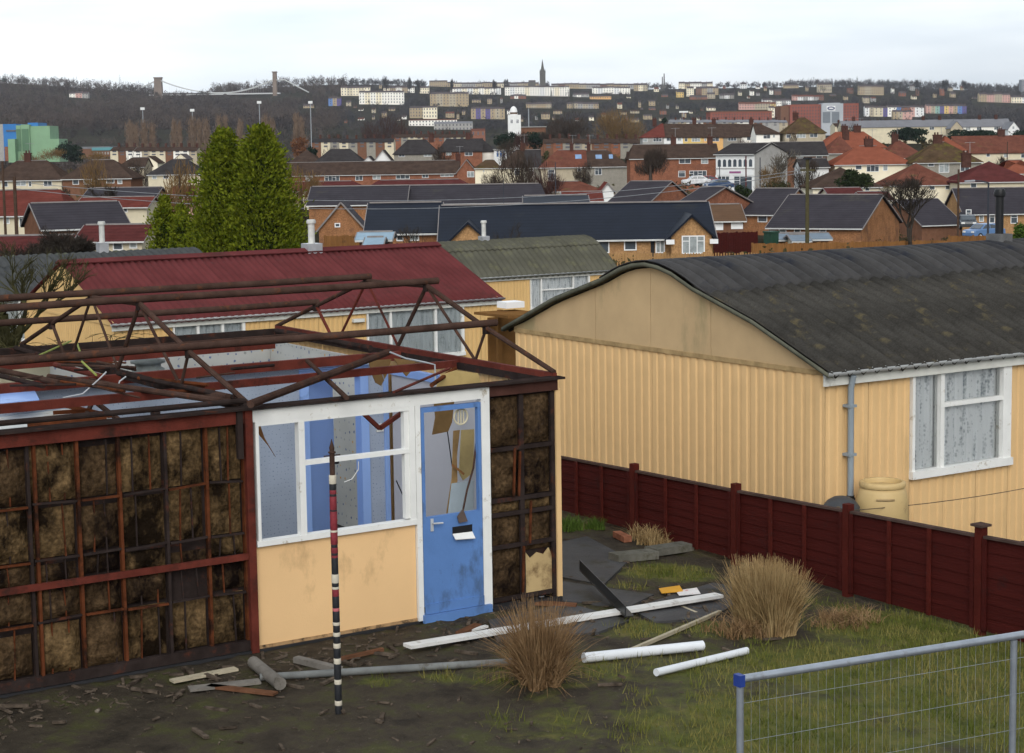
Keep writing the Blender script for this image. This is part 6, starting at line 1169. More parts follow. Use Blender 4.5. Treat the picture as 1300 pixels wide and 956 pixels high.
# ---- white turret house and the blue-windowed block
D = 520; t = thing('turret_house', 'white rendered building with domed turret rising over dark hedges', 'building', onD(653, 172, D), rotz=-YAW, local=True); k = D/F_PX
MB().box((-8*k, 0, -6), (8.5*k, 6, 26*k)).build('tower', WALL['white'], t); m = MB(); m.lathe([(4.6*k,26*k),(4.6*k,30*k),(5*k,30*k),(4.2*k,33.5*k),(2.6*k,36*k),(.3*k,37.2*k)], (-.5*k, 3, 0), 14); sharp(m.build('dome', WALL['white'], t), 40)
MB().lathe([(4.7*k,27*k),(4.7*k,29.4*k)], (-.5*k, 3, 0), 14).build('lantern_band', mat('brown_lantern_band', (.12,.08,.06), .8), t)
for a in (-5, 2.5): window(t, a*k, (a+3.6)*k, 15*k, 20.5*k, 0, lights=2, t=.12)
MB().box((8.5*k, 1, -6), (40*k, 8, 10*k)).build('low_wing', WALL['dbrick'], t); MB().box((8.5*k, .5, 10*k), (41*k, 8.5, 11*k)).build('wing_parapet', WALL['grey'], t); RECTS.append((644, 690, 134, 175, D))
D = 378; t = thing('office_block', 'low white block with a row of blue windows behind the cream houses', 'building', onD(641, 201, D), rotz=-YAW, local=True); k = D/F_PX
MB().box((-14*k, 0, -6), (15*k, 8, 10.5*k)).build('wall', WALL['white'], t); MB().box((-15*k, -.4, 10.5*k), (16*k, 8.5, 11.5*k)).build('roof_slab', WALL['grey'], t)
BLW = mat('blue_glass', (.05,.14,.34), .2, .2, .5, spec=.6)
for i in range(6): window(t, (-11+4.1*i)*k, (-7.6+4.1*i)*k, 1.5*k, 9.8*k, 0, pane=BLW, lights=1, t=.1)
RECTS.append((626, 657, 188, 203, D))
# ---- white shop with grey gable side
D = 262; h = ('white shop with arched upper windows, dark shopfront and plain grey gable side', 911, 955, 194.5, 182, D, 4.9, 'white', 'dark', dict(rot=-42, dep=8.5)); SH = house(h); Wn = 44*D/F_PX/math.cos(math.radians(42))
for i in range(7):
    u = -Wn/2+Wn*(i+.7)/7.4; m = MB(); m.box((u-.27, -.04, 2.95), (u+.27, .02, 3.75)); m.prism([(u+.27*math.cos(a), 3.75+.27*math.sin(a)) for a in np.linspace(0, math.pi, 9)], 'y', -.04, .02); m.build('arched_window', PANE, SH)
MB().box((-Wn/2, -.12, 2.62), (Wn/2, .0, 2.75)).build('string_course', WALL['grey'], SH); MB().box((-Wn/2+.2, -.10, 1.75), (Wn/2-.2, .0, 2.55)).build('shop_sign', WHT, SH); MB().box((-.9, -.13, 2.0), (1.1, -.105, 2.3)).build('sign_lettering', mat('red_blue_sign_paint', (.30,.10,.22), .6, .6, 8.), SH)
for a, b in ((-Wn/2+.3, -.9), (-.2, Wn/2-.3)): window(SH, a, b, -.6, 1.65, 0, lights=3, t=.1)
MB().box((-.85, -.08, -1.), (-.3, .0, 1.75)).build('pilaster', WHT, SH); MB().box((-Wn/2-.02, -.08, -1.), (-Wn/2+.25, .0, 1.75)).build('pilaster', WHT, SH)
p_ = MB().box((Wn/2-.0, .05, -1.5), (Wn/2+.03, 8.45, 4.9)); p_.prism([(.05,4.9),(8.45,4.9),(4.25,6.5)], 'x', Wn/2+.001, Wn/2+.03); p_.build('gable_render', WALL['grey'], SH); RECTS.append((908, 1006, 178, 240, D))
# ================================================================== vegetation
def fastmesh(name, V, k, m):
    """V: (n*k,3) vertices, each k in a row one face"""
    V = np.asarray(V, np.float32).reshape(-1, 3); nf = len(V)//k; me = bpy.data.meshes.new(name)
    me.vertices.add(len(V)); me.vertices.foreach_set('co', V.ravel()); me.loops.add(nf*k); me.loops.foreach_set('vertex_index', np.arange(nf*k, dtype=np.int32))
    me.polygons.add(nf); me.polygons.foreach_set('loop_start', np.arange(0, nf*k, k, dtype=np.int32)); me.polygons.foreach_set('loop_total', np.full(nf, k, np.int32)); me.update(); me.validate(); me.materials.append(m); return me
def rand_quads(C, s, up=0., flat=0.):
    """leaf-sized quads of size s round the centres C, random facing"""
    n = len(C); s = np.broadcast_to(np.asarray(s, float), (n,))
    a = rng.normal(size=(n, 3)); a[:, 2] = a[:, 2]*(1-flat)+up; a /= np.linalg.norm(a, axis=1)[:, None]
    b = rng.normal(size=(n, 3)); b -= a*(a*b).sum(1)[:, None]; b /= np.linalg.norm(b, axis=1)[:, None]
    a = a*s[:, None]*.5*rng.uniform(.7, 1.4, (n, 1)); b = b*s[:, None]*.5*rng.uniform(.3, .8, (n, 1))
    return np.stack([C-a-b*.4, C+b, C+a-b*.2, C-b*.9], 1).reshape(-1, 3)
def shell_pts(n, c, r, inner=.35):
    d = rng.normal(size=(n, 3)); d /= np.linalg.norm(d, axis=1)[:, None]; q = (inner**3+(1-inner**3)*rng.random(n))**(1/3)
    return np.asarray(c)+d*q[:, None]*np.asarray(r)
def lumpy(n, c, r, lumps=7):
    """points in a crown made of several overlapping clumps"""
    r = np.asarray(r, float); out = []
    cs = shell_pts(lumps, (0,0,0), r*.70, .4); ss = rng.uniform(.28, .58, lumps)
    for q, s in zip(cs, ss): out.append(shell_pts(n//lumps+1, q, r*s, .3))
    return np.asarray(c)+np.concatenate(out)[:n]
WOODB = leafmat('winter_wood_brown', [(.012,.010,.010),(.038,.029,.026),(.088,.066,.054),(.040,.040,.026)], .02); WOODD = leafmat('winter_wood_blue', [(.014,.015,.018),(.042,.039,.040),(.088,.073,.064)], .02)
EVG = leafmat('far_evergreen', [(.010,.020,.014),(.022,.036,.022)], .05)
def clear(px, yb, ht, hw, D):
    for x0, x1, y0, y1, Dr in RECTS:
        if Dr > D-5 and px+hw > x0 and px-hw < x1 and yb > y0 and yb-ht < y1: return False
    return True
def twig_quads(C, ctr, L_, wd):
    """slim twig slivers fanning outwards and upwards from the middle of the crown"""
    n = len(C); d = C-np.asarray(ctr); d /= np.linalg.norm(d, axis=1)[:, None]+1e-6; d = d*.9+np.array([0,0,.55])+rng.normal(0, .38, (n, 3)); d /= np.linalg.norm(d, axis=1)[:, None]
    sd = np.cross(d, rng.normal(size=(n, 3))); sd /= np.linalg.norm(sd, axis=1)[:, None]+1e-6; l = L_*rng.uniform(.5, 1.3, (n, 1)); w_ = wd*rng.uniform(.6, 1.4, (n, 1))/2
    return np.stack([C-d*l*.5-sd*w_, C-d*l*.5+sd*w_, C+d*l*.5+sd*w_*.3, C+d*l*.5-sd*w_*.3], 1).reshape(-1, 3)
def wood(name, label, xr, n, m, hm=(8, 15), q=22, kmin=.0, sz=2.0, dens=None):
    out = []; tries = 0; cnt = 0
    while cnt < n and tries < n*6:
        tries += 1; px = random.uniform(*xr); sy = np.interp(px, SKX, SKY_); k = kmin+(1.0-kmin)*random.random(); y = 170-(170-sy)*k if k >= 0 else 170-k*70
        if dens and random.random() > dens(px, y): continue
        D = hillD(px, y) if y <= 170 else float(np.interp(y, [170, 192], [1480, 780])); h = random.uniform(*hm)*(1 if y <= 170 else .7); hp = h*F_PX/D
        if not clear(px, y, hp, hp*.4, D): continue
        p = onD(px, y, D); z = terrp(p[0], p[1]); r = h*random.uniform(.36, .5)
        c = np.array([p[0], p[1], z+h*.52]); ev = random.random() < .12; pt_ = lumpy(q, c, (r, r, h*.5), 5); out.append(rand_quads(pt_[:q//3], sz*.9) if not ev else rand_quads(pt_, sz*.8)); out.append(twig_quads(pt_[q//3:], (p[0], p[1], z+h*.2), h*.30, .34)) if not ev else 0; cnt += 1
    o = bpy.data.objects.new(name, fastmesh(name, np.concatenate(out), 4, m)); COL.objects.link(o); tag(o, label, 'wood', kind='stuff')
wood('hillside_wood', 'dark bare winter wood covering the left hillside below the bridge', (-30, 440), 6000, WOODB, (9, 17), 48, kmin=-.30)
wood('hillside_wood', 'bare trees filling the gaps between the hillside terraces', (430, 1010), 3600, WOODD, (7, 12), 42, kmin=-.16)
wood('hillside_wood', 'dense blue-grey winter wood on the right hillside above the coloured terrace', (1000, 1330), 3400, WOODD, (9, 15), 48, kmin=-.1)
# individual dark evergreens breaking the skyline and slopes
def far_tree(label, px, yb, yt, wpx, D, m, name='tree', n=260, cone=False, trunk=True, group=None, quad=None, tm=None, flat=0., lumps=7, cat='tree', slim=False):
    k = D/F_PX; b = onD(px, yb, D); H = (yb-yt)*k; r = wpx*k/2; b[2] = min(b[2], terrp(b[0], b[1])+H*.3) if D > 600 else b[2]
    H = onD(px, yt, D)[2]-b[2]
    t = thing(name, label, cat, b, group)
    if name == 'shrub': trunk = False
    if trunk: MB().tube([b-np.array([0,0,.5]), b+np.array([0,0,H*.45]), b+np.array([0,0,H*.8])], [r*.10+.05, r*.06+.03, .03], 6).build('trunk', tm or BARK, t)
    if cone:
        u = rng.random(n)**.75; hh = 1-u; rr = r*u*np.sqrt(rng.uniform(.3, 1, n)); a = rng.uniform(0, 6.283, n)
        C = b+np.stack([rr*np.cos(a), rr*np.sin(a), H*(.06+.94*hh)], 1)
    elif name == 'shrub': C = lumpy(n*5, b+np.array([0,0,H*.42]), (r, min(r, H*1.2), H*.56), lumps+3)
    else: C = lumpy(n, b+np.array([0,0,H*.58]), (r, r, H*.43), lumps)
    if m in (EVG,) or cone or 'green' in m.name or 'shrub' in m.name or 'scrub' in m.name: V = rand_quads(C-b, (quad or max(.25, r*.22))*(.5 if name == 'shrub' else .6), flat=flat)
    else: V = twig_quads((lumpy(n*4, b+np.array([0,0,H*.56]), (r, r, H*.46), lumps) if not slim else b+np.stack([*(rng.normal(0, r*.42, (2, n*3))*1.), H*(.08+.92*rng.beta(1.6, 1.5, n*3))], 1))-b, (0, 0, H*(.12 if not slim else .0)), (H*.16 if not slim else H*.13), max(.06, D*(.00024 if slim else .00015)))
    me = fastmesh('crown', V, 4, m); o = bpy.data.objects.new('crown', me); COL.objects.link(o); o.parent = t; return t
BARK = mat('bare_bark', (.055,.042,.034), .9, .3, 2.)
for lab, px, yb, yt, w_, cone in (('tall dark conifer standing alone on the left skyline', 152.5,113,94.5,9,True), ('round dark tree on the left skyline next to the tall conifer', 110,112,97,10,False), ('bushy dark tree at the far left skyline', 3,112,95,10,False), ('dark pointed conifer left of the bridge tower', 163,113,105,5,True), ('dark evergreen among woods below the left villa', 132,135,117,14,False), ('tall dark conifer on the right skyline above the warehouse', 1088,116,97,8,True),
    ('broad dark evergreen beside the tall right conifer', 1083,126,103,15,False), ('round dark evergreen in front of the towered villa', 1045,121,107,10,False), ('dark evergreen mass left of the towered villa', 1013,124,110,22,False), ('dark evergreen above the left warehouse', 882,143,131,26,False), ('tall dark cypress below the long crescent', 727.5,146,116,7,True), ('broad evergreen beside the cypress below the crescent', 722,128,113,12,False), ('dark evergreen in front of the cream terrace', 450,133,124,14,False),
    ('small dark conifer in front of the long crescent', 700,124,113,4,True), ('dark green pine above the pink brick building', 683,158,141,10,False), ('dark evergreen clump at the right skyline', 1275,124,115,12,False), ('bare skyline tree at the top of the right ridge', 1200,113,100,14,False), ('bare skyline tree right along the right ridge', 1225,114,101,14,False), ('bare rounded tree on the ridge above the coloured terrace', 1165,112,101,12,False), ('skyline tree over the cream terraces', 490,112,97,12,False), ('thin skyline tree left of the tan hall', 520,111,98,7,False), ('skyline tree by the tan hall', 533,110,98,10,False), ('skyline tree right of the tan hall', 573,109,99,7,False), ('bare skyline tree left of the spire', 628,111,100,6,False), ('second bare skyline tree left of the spire', 643,111,100,8,False)):
    far_tree(lab, px, yb, yt, w_, 2500 if yb < 120 else hillD(px, yb)-40, EVG if 'bare' not in lab and 'skyline tree' not in lab else WOODD, n=170, cone=cone, quad=1.7, name='conifer' if cone else 'tree')
# poplars and other bare trees in the valley
POP = leafmat('poplar_twigs', [(.12,.08,.056),(.19,.13,.09),(.25,.18,.125)], .3); REDT = leafmat('reddish_twigs', [(.045,.024,.022),(.075,.042,.034)], .2); WIL = leafmat('orange_willow_twigs', [(.10,.062,.028),(.17,.105,.045),(.23,.145,.062)], .25); BRT = leafmat('brown_twigs', [(.040,.030,.024),(.070,.052,.040)], .25); RUSTT = leafmat('rusty_shrub', [(.13,.05,.02),(.2,.085,.035)], .3)
for i, (px, yb, yt, w_) in enumerate(((166,197,154,12),(173,196,157,9),(184,196,153,10),(194,197,156,10),(222,193,152,8),(229,192,155,6),(245,194,148,12),(254,194,150,12),(263,194,150,9),(279,190,146,8),(287,190,147,9),(306,192,152,10),(338,190,146,11),(346,190,150,10),(377,190,144,9),(384,190,149,8))):
    far_tree('tall slim brown poplar in the row at the foot of the wooded hill', px, yb, yt, w_, 820, POP, 'poplar', 260, group='poplars below the wooded hill', quad=1.5, lumps=9, slim=True)
for a in (('big dark reddish bare tree with round crown behind the white gables', 488,192,137,66,640,REDT,520,2.6), ('wide orange-brown willow left of the coloured terrace', 790,192,133,78,600,WIL,900,2.2), ('broad brown bare tree left of the willow', 722,190,142,66,560,BRT,800,2.2), ('small brown bare tree right of the turret house', 700,188,160,34,470,BRT,400,1.5), ('orange brown shrub under the poplars', 381,196,171,26,600,RUSTT,260,1.5), ('dark brown bare tree behind the dark roofs', 420,196,168,44,560,BRT,420,1.6), ('bare tree behind the terrace roofs left of the willow', 560,178,160,40,700,BRT,320,1.8), ('bare brown trees by the low pale factory', 520,182,158,50,760,BRT,420,1.8),
          ('dull brown bare tree in front of the weathered grey house', 826,236,186,50,262,BRT,900,.8), ('dark evergreen bush left of the long shed', 90,204,178,44,600,EVG,420,1.6), ('tan shrub in front of the green factory', 66,206,186,42,520,WIL,360,1.3), ('tan shrub below the long shed', 118,206,192,44,480,WIL,360,1.2), ('small dark conifer among the roofs right of the tall conifers', 397,208,186,14,420,EVG,260,1.1),
          ('dark evergreen shrub behind the grey slate roof', 1086,240,213,46,212,leafmat('mid_evergreen', [(.014,.022,.010),(.035,.048,.018)], .6),700,.7), ('dark hedge tree beyond the red roofs', 1156,178,160,64,500,EVG,500,1.4), ('long dark hedge tree below the pale slate row', 1240,178,162,110,505,EVG,700,1.4), ('dark tree mass at the right below the pale slate row', 1296,182,164,40,500,EVG,320,1.4), ('scrubby green shrub in front of the white shop', 941,258,234,34,215,MATS['mid_evergreen'],420,.6), ('olive shrub beside the white shop', 985,258,226,46,220,leafmat('olive_scrub', [(.035,.035,.016),(.07,.065,.03)], .6),500,.6), ('dark hedge right of the turret house', 680,186,164,46,495,EVG,500,1.2), ('dark hedge under the white turret', 646,188,166,40,470,EVG,500,1.1),
          ('small evergreen by the coloured terrace', 843,160,149,8,480,EVG,140,1.0), ('green shrub at the right edge behind the black flue', 1296,312,284,26,90,leafmat('garden_green', [(.035,.07,.012),(.09,.13,.03)], 1.5),420,.3), ('orange leafless hedge tree beside the slate bungalow', 1150,245,225,60,215,BRT,420,.7)):
    lab, px, yb, yt, w_, D, m, n, q = a; far_tree(lab, px, yb, yt, w_, D, m, n=n, quad=q, lumps=11, name='shrub' if 'shrub' in lab or 'hedge' in lab or 'bush' in lab else 'tree', cat='shrub' if 'shrub' in lab or 'hedge' in lab or 'bush' in lab else 'tree')
# garden shrubs and hedges filling the plots between the houses
def gardens():
    out = []; tries = 0; cnt = 0
    while cnt < 1500 and tries < 12000:
        tries += 1; px = random.uniform(-20, 1320); D = math.exp(random.uniform(math.log(78), math.log(900))); p = onD(px, 250, D); z = terrp(p[0], p[1]); x_, y_, d_ = proj((p[0], p[1], z))
        h = random.uniform(.7, 2.6)*(1 if D < 200 else 1.6); hp = h*F_PX/D; r = h*random.uniform(.5, 1.1)
        if not clear(px, y_, hp, r*F_PX/D, D) or inhouse(p, r): continue
        out.append(rand_quads(lumpy(int(34 if D > 250 else 60), np.array([p[0], p[1], z+h*.42]), (r, r, h*.55), 5), (.28 if D < 160 else .55 if D < 350 else 1.1))); cnt += 1
    o = bpy.data.objects.new('garden_shrubs', fastmesh('garden_shrubs', np.concatenate(out), 4, leafmat('garden_shrub', [(.022,.026,.012),(.052,.050,.022),(.080,.058,.032),(.042,.060,.018)], .11))); COL.objects.link(o); tag(o, 'mixed hedges and shrubs filling the gardens between the houses', 'shrubs', kind='stuff')
HB_ = []
for h in HOUSES + [('', 560, 905, 301, 258, 110, 2.45, '', '', dict(dep=8.5)), ('', 911, 1000, 194, 182, 262, 5, '', '', dict(dep=10))]:
    c, b = hplace(h); W = (h[2]-h[1])*h[5]/F_PX; HB_.append((c[0]+FH2[0]*h[9].get('dep', 8)/2, c[1]+FH2[1]*h[9].get('dep', 8)/2, W/2+.5, h[9].get('dep', 8)/2+.5))
def inhouse(p, r):
    for x, y, a, b in HB_:
        d = np.array([p[0]-x, p[1]-y])
        if abs(d@RH2) < a+r and abs(d@FH2) < b+r: return True
    return False
gardens()
# bare garden trees standing between the roofs
n_ = 0; tr_ = 0
while n_ < 34 and tr_ < 900:
    tr_ += 1; px = random.uniform(0, 1300); D = random.uniform(150, 480); p = onD(px, 250, D); z = terrp(p[0], p[1]); y_ = proj((p[0], p[1], z))[1]; h_ = random.uniform(4.5, 8.5); w_ = h_*random.uniform(.6, .9)*F_PX/D
    if inhouse(p, 1.2) or 240 < px < 380 or (860 < px < 960 and D < 265): continue
    tc_, tm_ = random.choice([('brown', BRT), ('brown', BRT), ('dark reddish', REDT), ('orange-brown', WIL)]); far_tree('small bare %s tree standing among the %s gardens' % (tc_, 'nearer bungalow' if D < 230 else 'middle terrace' if D < 340 else 'far hipped-roof'), px, y_, y_-h_*F_PX/D, w_, D, tm_, 'garden_tree', 240, group='bare garden trees', lumps=9); n_ += 1
# ---- golden conifers
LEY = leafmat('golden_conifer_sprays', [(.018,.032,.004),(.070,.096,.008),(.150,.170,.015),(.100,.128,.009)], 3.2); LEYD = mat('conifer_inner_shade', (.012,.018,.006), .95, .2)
def conifer(label, px, yb, yt, wpx, D, n, skew=0.):
    k = D/F_PX; b = onD(px, yb, D); g = terrp(b[0], b[1]); top = onD(px, yt, D); H = top[2]-g; b = np.array([top[0], top[1], g]); R_ = wpx*k/2
    t = thing('golden_conifer', label, 'conifer', b, 'golden conifers behind the red roof')
    MB().tube([b, b+np.array([0,0,H*.5]), b+np.array([0,0,H*.95])], [.16, .1, .02], 8).build('trunk', BARK, t)
    prof = lambda s: np.clip(1-np.asarray(s, float), 0, 1)**.64*np.clip(.7+s*2.2, 0, 1)
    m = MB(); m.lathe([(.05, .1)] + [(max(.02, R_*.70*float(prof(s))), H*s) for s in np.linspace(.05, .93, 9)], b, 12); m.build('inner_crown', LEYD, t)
    V = []; cl = max(30, n//110)
    az = rng.uniform(0, 6.283, cl); hs = rng.random(cl)**1.25*.97; lump = rng.uniform(.70, 1.14, cl)
    for a, s, q in zip(az, hs, lump):
        rr = R_*float(prof(s))*q; ctr = b+np.array([rr*math.cos(a), rr*math.sin(a), H*s]); out = np.array([math.cos(a), math.sin(a), 0.])
        m_ = n//cl; tp = min(1., .25+(1-s)*3.2); sp = (.08*R_+.12)*tp; rr = max(0, rr-sp*.6); ctr = b+np.array([rr*math.cos(a), rr*math.sin(a), H*s]); base = ctr-out*rng.uniform(.05, .45, (m_, 1))*min(.6, R_*.5)+rng.normal(0, sp, (m_, 3))*np.array([1, 1, 1.1])
        d = out*rng.uniform(.3, 1.1, (m_, 1))+np.array([0,0,1.])*rng.uniform(.35, 1.2, (m_, 1))+rng.normal(0, .35, (m_, 3)); d /= np.linalg.norm(d, axis=1)[:, None]
        L_ = rng.uniform(.08, .22, (m_, 1)); sd = np.cross(d, rng.normal(size=(m_, 3))); sd /= np.linalg.norm(sd, axis=1)[:, None]; sd *= L_*.24
        V.append(np.stack([base-sd*.4, base+d*L_*.5-sd, base+d*L_, base+d*L_*.5+sd], 1).reshape(-1, 3))
    me = fastmesh('foliage', np.concatenate(V)-b, 4, LEY); o = bpy.data.objects.new('foliage', me); COL.objects.link(o); o.parent = t
conifer('tall golden green conifer with the higher tip, right of its twin', 330, 330, 157, 140, 72, 60000); conifer('tall golden green conifer with the lower tip, left of its twin', 284, 330, 163, 132, 73, 56000); conifer('small golden green conifer left of the tall pair', 208, 330, 249, 68, 76, 13000); conifer('short broad golden green conifer between the small and tall ones', 230, 330, 260, 56, 74, 10000)
# ---- bare trees close enough to show their branches
def bare_tree(label, px, yb, yt, D, spread, m, depth=6, seed=1, r0=.12, lean=0., name='bare_tree', tw=.008, forks=(2,3), base=None, droop=0., tf=.27, bl=1.):
    rnd = random.Random(seed); k = D/F_PX; top = onD(px, yt, D); g = terrp(top[0], top[1]) if base is None else base; b = np.array([top[0], top[1], g]); H = top[2]-g
    t = thing(name, label, 'tree', b); tr = MB(); br = MB()
    def grow(p, d, L_, r, lv):
        n = 3; pts = [p]; q = p.copy(); dd = d.copy()
        for i in range(n): dd = dd+np.array([rnd.gauss(0, .12), rnd.gauss(0, .12), rnd.gauss(.03-droop*lv*.05, .07)]); dd /= np.linalg.norm(dd); q = q+dd*L_/n; pts.append(q.copy())
        (tr if lv == 0 else br).tube(pts, [r*(1-.35*i/n) for i in range(n+1)], 6 if lv < 2 else 3, cap=False)
        if lv >= depth: return
        for j in range(rnd.randint(*forks)+(1 if lv > 1 and lv < 5 else 0)):
            s = rnd.uniform(.45, 1.) if j else 1.; i = min(n, int(s*n+.5)); base_ = pts[i]
            a = rnd.uniform(0, 6.283); ang = rnd.uniform(.25, .8)*spread; ax = np.array([math.cos(a), math.sin(a), 0]); nd = dd*math.cos(ang)+ax*math.sin(ang); nd[2] += .12; nd /= np.linalg.norm(nd)
            grow(base_, nd, L_*rnd.uniform(.62, .86)*(bl if lv == 0 else 1), max(tw, r*.60), lv+1)
    grow(b-np.array([0,0,.2]), np.array([lean, 0, 1.]), H*tf, r0, 0); tr.build('trunk', m, t, fix=False, smooth=True); br.build('branches', m, t, fix=False)
MOSS = mat('mossy_bark', (.055,.052,.024), .95, .35, 2.5, dirt=((.03,.026,.02), .4, 3.)); DBARK = mat('dark_twig_bark', (.040,.033,.027), .95, .3, 2.); GBARK = mat('grey_twig_bark', (.12,.105,.085), .95, .25, 2.)
bare_tree('large bare tree with dark twigs behind the wooden fence', 1160, 320, 205, 112, 1.0, DBARK, 7, 5, .2, tw=.012)
bare_tree('pale bare tree in front of the grey gable beside the white shop', 984, 260, 186, 225, 1.0, GBARK, 6, 9, .22, tw=.028)
bare_tree('mossy bare fruit tree in front of the red roofed prefab gable', 38, 440, 362, 33, 1.45, MOSS, 7, 21, .11, tw=.006, base=-1.1, droop=.5, tf=.36)
bare_tree('mossy bare tree trunk at the left edge behind the roof frame', 6, 440, 385, 36, .95, MOSS, 7, 14, .17, tw=.006, base=-1.2, tf=1.0, bl=.42)
bare_tree('tangled bare shrub in front of the left grey prefab roof', 78, 330, 262, 82, 1.25, DBARK, 7, 33, .10, tw=.010, forks=(3,4)); bare_tree('thin bare bush left of the tangled shrub', 30, 330, 285, 80, 1.3, DBARK, 6, 35, .08, tw=.009, forks=(3,4))
bare_tree('slender bare tree in front of the navy roof', 530, 310, 250, 96, .8, DBARK, 5, 41, .05, tw=.010); bare_tree('thin bare sapling beside the long brick bungalow', 652, 310, 272, 90, .9, DBARK, 5, 43, .05, tw=.009); bare_tree('dark bare tree in front of the dark hipped house', 130, 262, 222, 180, 1.0, DBARK, 6, 47, .15, tw=.02); bare_tree('dark bare tree in front of the cream hipped house', 62, 256, 226, 190, 1.0, DBARK, 6, 49, .15, tw=.02)
# ================================================================== street furniture, fences, cars in the middle distance
POLE = mat('mossy_wooden_pole', (.075,.066,.034), .9, .3, 1.5); STEELD = mat('dark_lamp_steel', (.03,.034,.045), .6, .2, 2.); WFEN = mat('orange_timber_fence', (.22,.105,.038), .9, .25, 1.2, stretch=(4,4,.3), dirt=((.11,.06,.03), .35, 1.5)); GREYP = mat('grey_lamp_steel', (.30,.32,.34), .6, .1, 1.)
def pole(name, label, px, yb, yt, D, r, m, cat='pole', extra=None):
    p = onD(px, yt, D); g = terrp(p[0], p[1]); t = thing(name, label, cat, (p[0], p[1], g)); sharp(MB().tube([(p[0], p[1], g-.4), (p[0], p[1], p[2])], [r, r*.78], 10).build('shaft', m, t)); return t, p
t, p = pole('telegraph_pole', 'thick mossy telegraph pole rising behind the corrugated roof', 1025, 325, 202, 115, .14, POLE)
MB().box((p[0]-.2, p[1]-.2, p[2]-.02), (p[0]+.2, p[1]+.2, p[2]+.1)).build('pole_cap', BLACKP, t); q = np.array([RH2[0], RH2[1], 0]); MB().bar(p-q*.45-np.array([0,0,.7]), p+q*.45-np.array([0,0,.7]), .1, .1).build('crossarm', POLE, t)
TP = p
t, p2 = pole('telegraph_pole', 'brown telegraph pole in front of the red roofed bungalow', 18, 300, 224, 105, .12, mat('brown_pole', (.07,.045,.032), .9, .25)); t, p3 = pole('telegraph_pole', 'dark pole at the left edge by the bungalow', 3, 300, 205, 110, .09, MATS['brown_pole'])
t, p4 = pole('lamp_post', 'dark slim lamp post with curved arm before the yellow brick bungalow', 1255, 318, 232, 118, .075, STEELD, 'street lamp'); a = p4-q*1.2; MB().tube([p4, p4-q*.5+np.array([0,0,.12]), a+np.array([0,0,.15])], .05, 6).build('arm', STEELD, t); MB().bar(a-q*.35+np.array([0,0,.12]), a+q*.3+np.array([0,0,.15]), .16, .1).build('lamp_head', GREYP, t)
for lab, px, yb, yt, D, r, m in (('dark red pole in front of the white shop', 947,240,198,245,.11,mat('dark_red_pole', (.10,.03,.03), .8)), ('slim dark pole left of the white shop', 913.5,240,203,246,.06,STEELD), ('thin pole with aerial on the grey slate bungalow', 639,258,229,162,.04,STEELD), ('thin dark pole before the beige house', 705,256,206,200,.06,STEELD), ('tall brown pole behind the large bare tree', 1217,300,215,130,.09,MATS['brown_pole']), ('brown pole beside the long cream house', 1279,212,180,300,.10,MATS['brown_pole']), ('thin pole in front of the pale bare tree', 965,262,200,215,.07,STEELD)):
    pole('pole', lab, px, yb, yt, D, r, m)
for i, (px, yb, yt) in enumerate(((181,165,138),(244,162,140),(329,172,130),(394,172,130))):
    D = 1150; t, p = pole('floodlight_mast', 'tall pale floodlight mast rising before the dark wood', px, yb, yt, D, .32, GREYP, 'floodlight'); t['group'] = 'stadium floodlights'; w_ = 2.6*D/F_PX
    MB().bar(p-q*w_, p+q*w_, 1.4, 1.6).build('lamp_bank', WALL['white'], t)
t, p = pole('mast', 'thin pale double-headed mast by the far dark trees', 868, 160, 142, 900, .3, GREYP); MB().bar(p-q*2.2, p+q*2.2, .7, .8).build('lamp_bank', WALL['white'], t)
t, p = pole('mast', 'slim pale mast right of the turret house', 671, 170, 138, 700, .25, GREYP)
def strand(a, b, sag, r, lab): tag(MB().tube([a+(b-a)*s-np.array([0,0,sag*4*s*(1-s)]) for s in np.linspace(0, 1, 17)], r, 4).build('overhead_wire', mat('pale_cable', (.22,.23,.24), .6)), lab, 'wire')
strand(p2-np.array([0,0,.3]), TP-np.array([0,0,.7])-q*.4, 1.5, .018, 'upper overhead wire crossing before the navy roofs'); strand(p2-np.array([0,0,.7]), TP-np.array([0,0,.75])+q*.4, 1.75, .018, 'lower overhead wire crossing before the navy roofs')
def board_fence(label, xa, xb, ya0, ya1, D0, D1, h, m, pitch=.15, gap=.0, pointed=False, name='timber_fence', under=0.):
    a = onD(xa, ya0, D0); b = onD(xb, ya1, D1); v = b-a; L_ = np.hypot(v[0], v[1]); n = int(L_/pitch); t = thing(name, label, 'fence', (a[0], a[1], a[2]-h)); bo = MB(); u = np.array([v[0]/L_, v[1]/L_, 0]); rs_ = random.Random(5)
    for i in range(n):
        c = a+v*(i+.5)/n; c = c+np.array([0,0,rs_.uniform(-.03, .03)]); w_ = pitch*(1-gap)
        bo.bar(c-np.array([0,0,h+.6]), c, w_-.012, .022, up=(-u[1], u[0], 0))
    bb = bo.build('paling', m, t, fix=False); bb['kind'] = 'stuff'
    for i in range(0, int(L_/2.4)+1):
        c = a+u*i*2.4+np.array([0,0,v[2]*i*2.4/L_]); MB().bar(c-np.array([0,0,h+.6])+np.array([.05,.05,0]), c+np.array([.05,.05,.06]), .1, .1, up=(1,0,0)).build('post', m, t)
    for f in (.2, .75): MB().bar(a-np.array([0,0,h*f])+np.array([.03,.03,0]), b-np.array([0,0,h*f])+np.array([.03,.03,0]), .04, .08).build('rail', m, t)
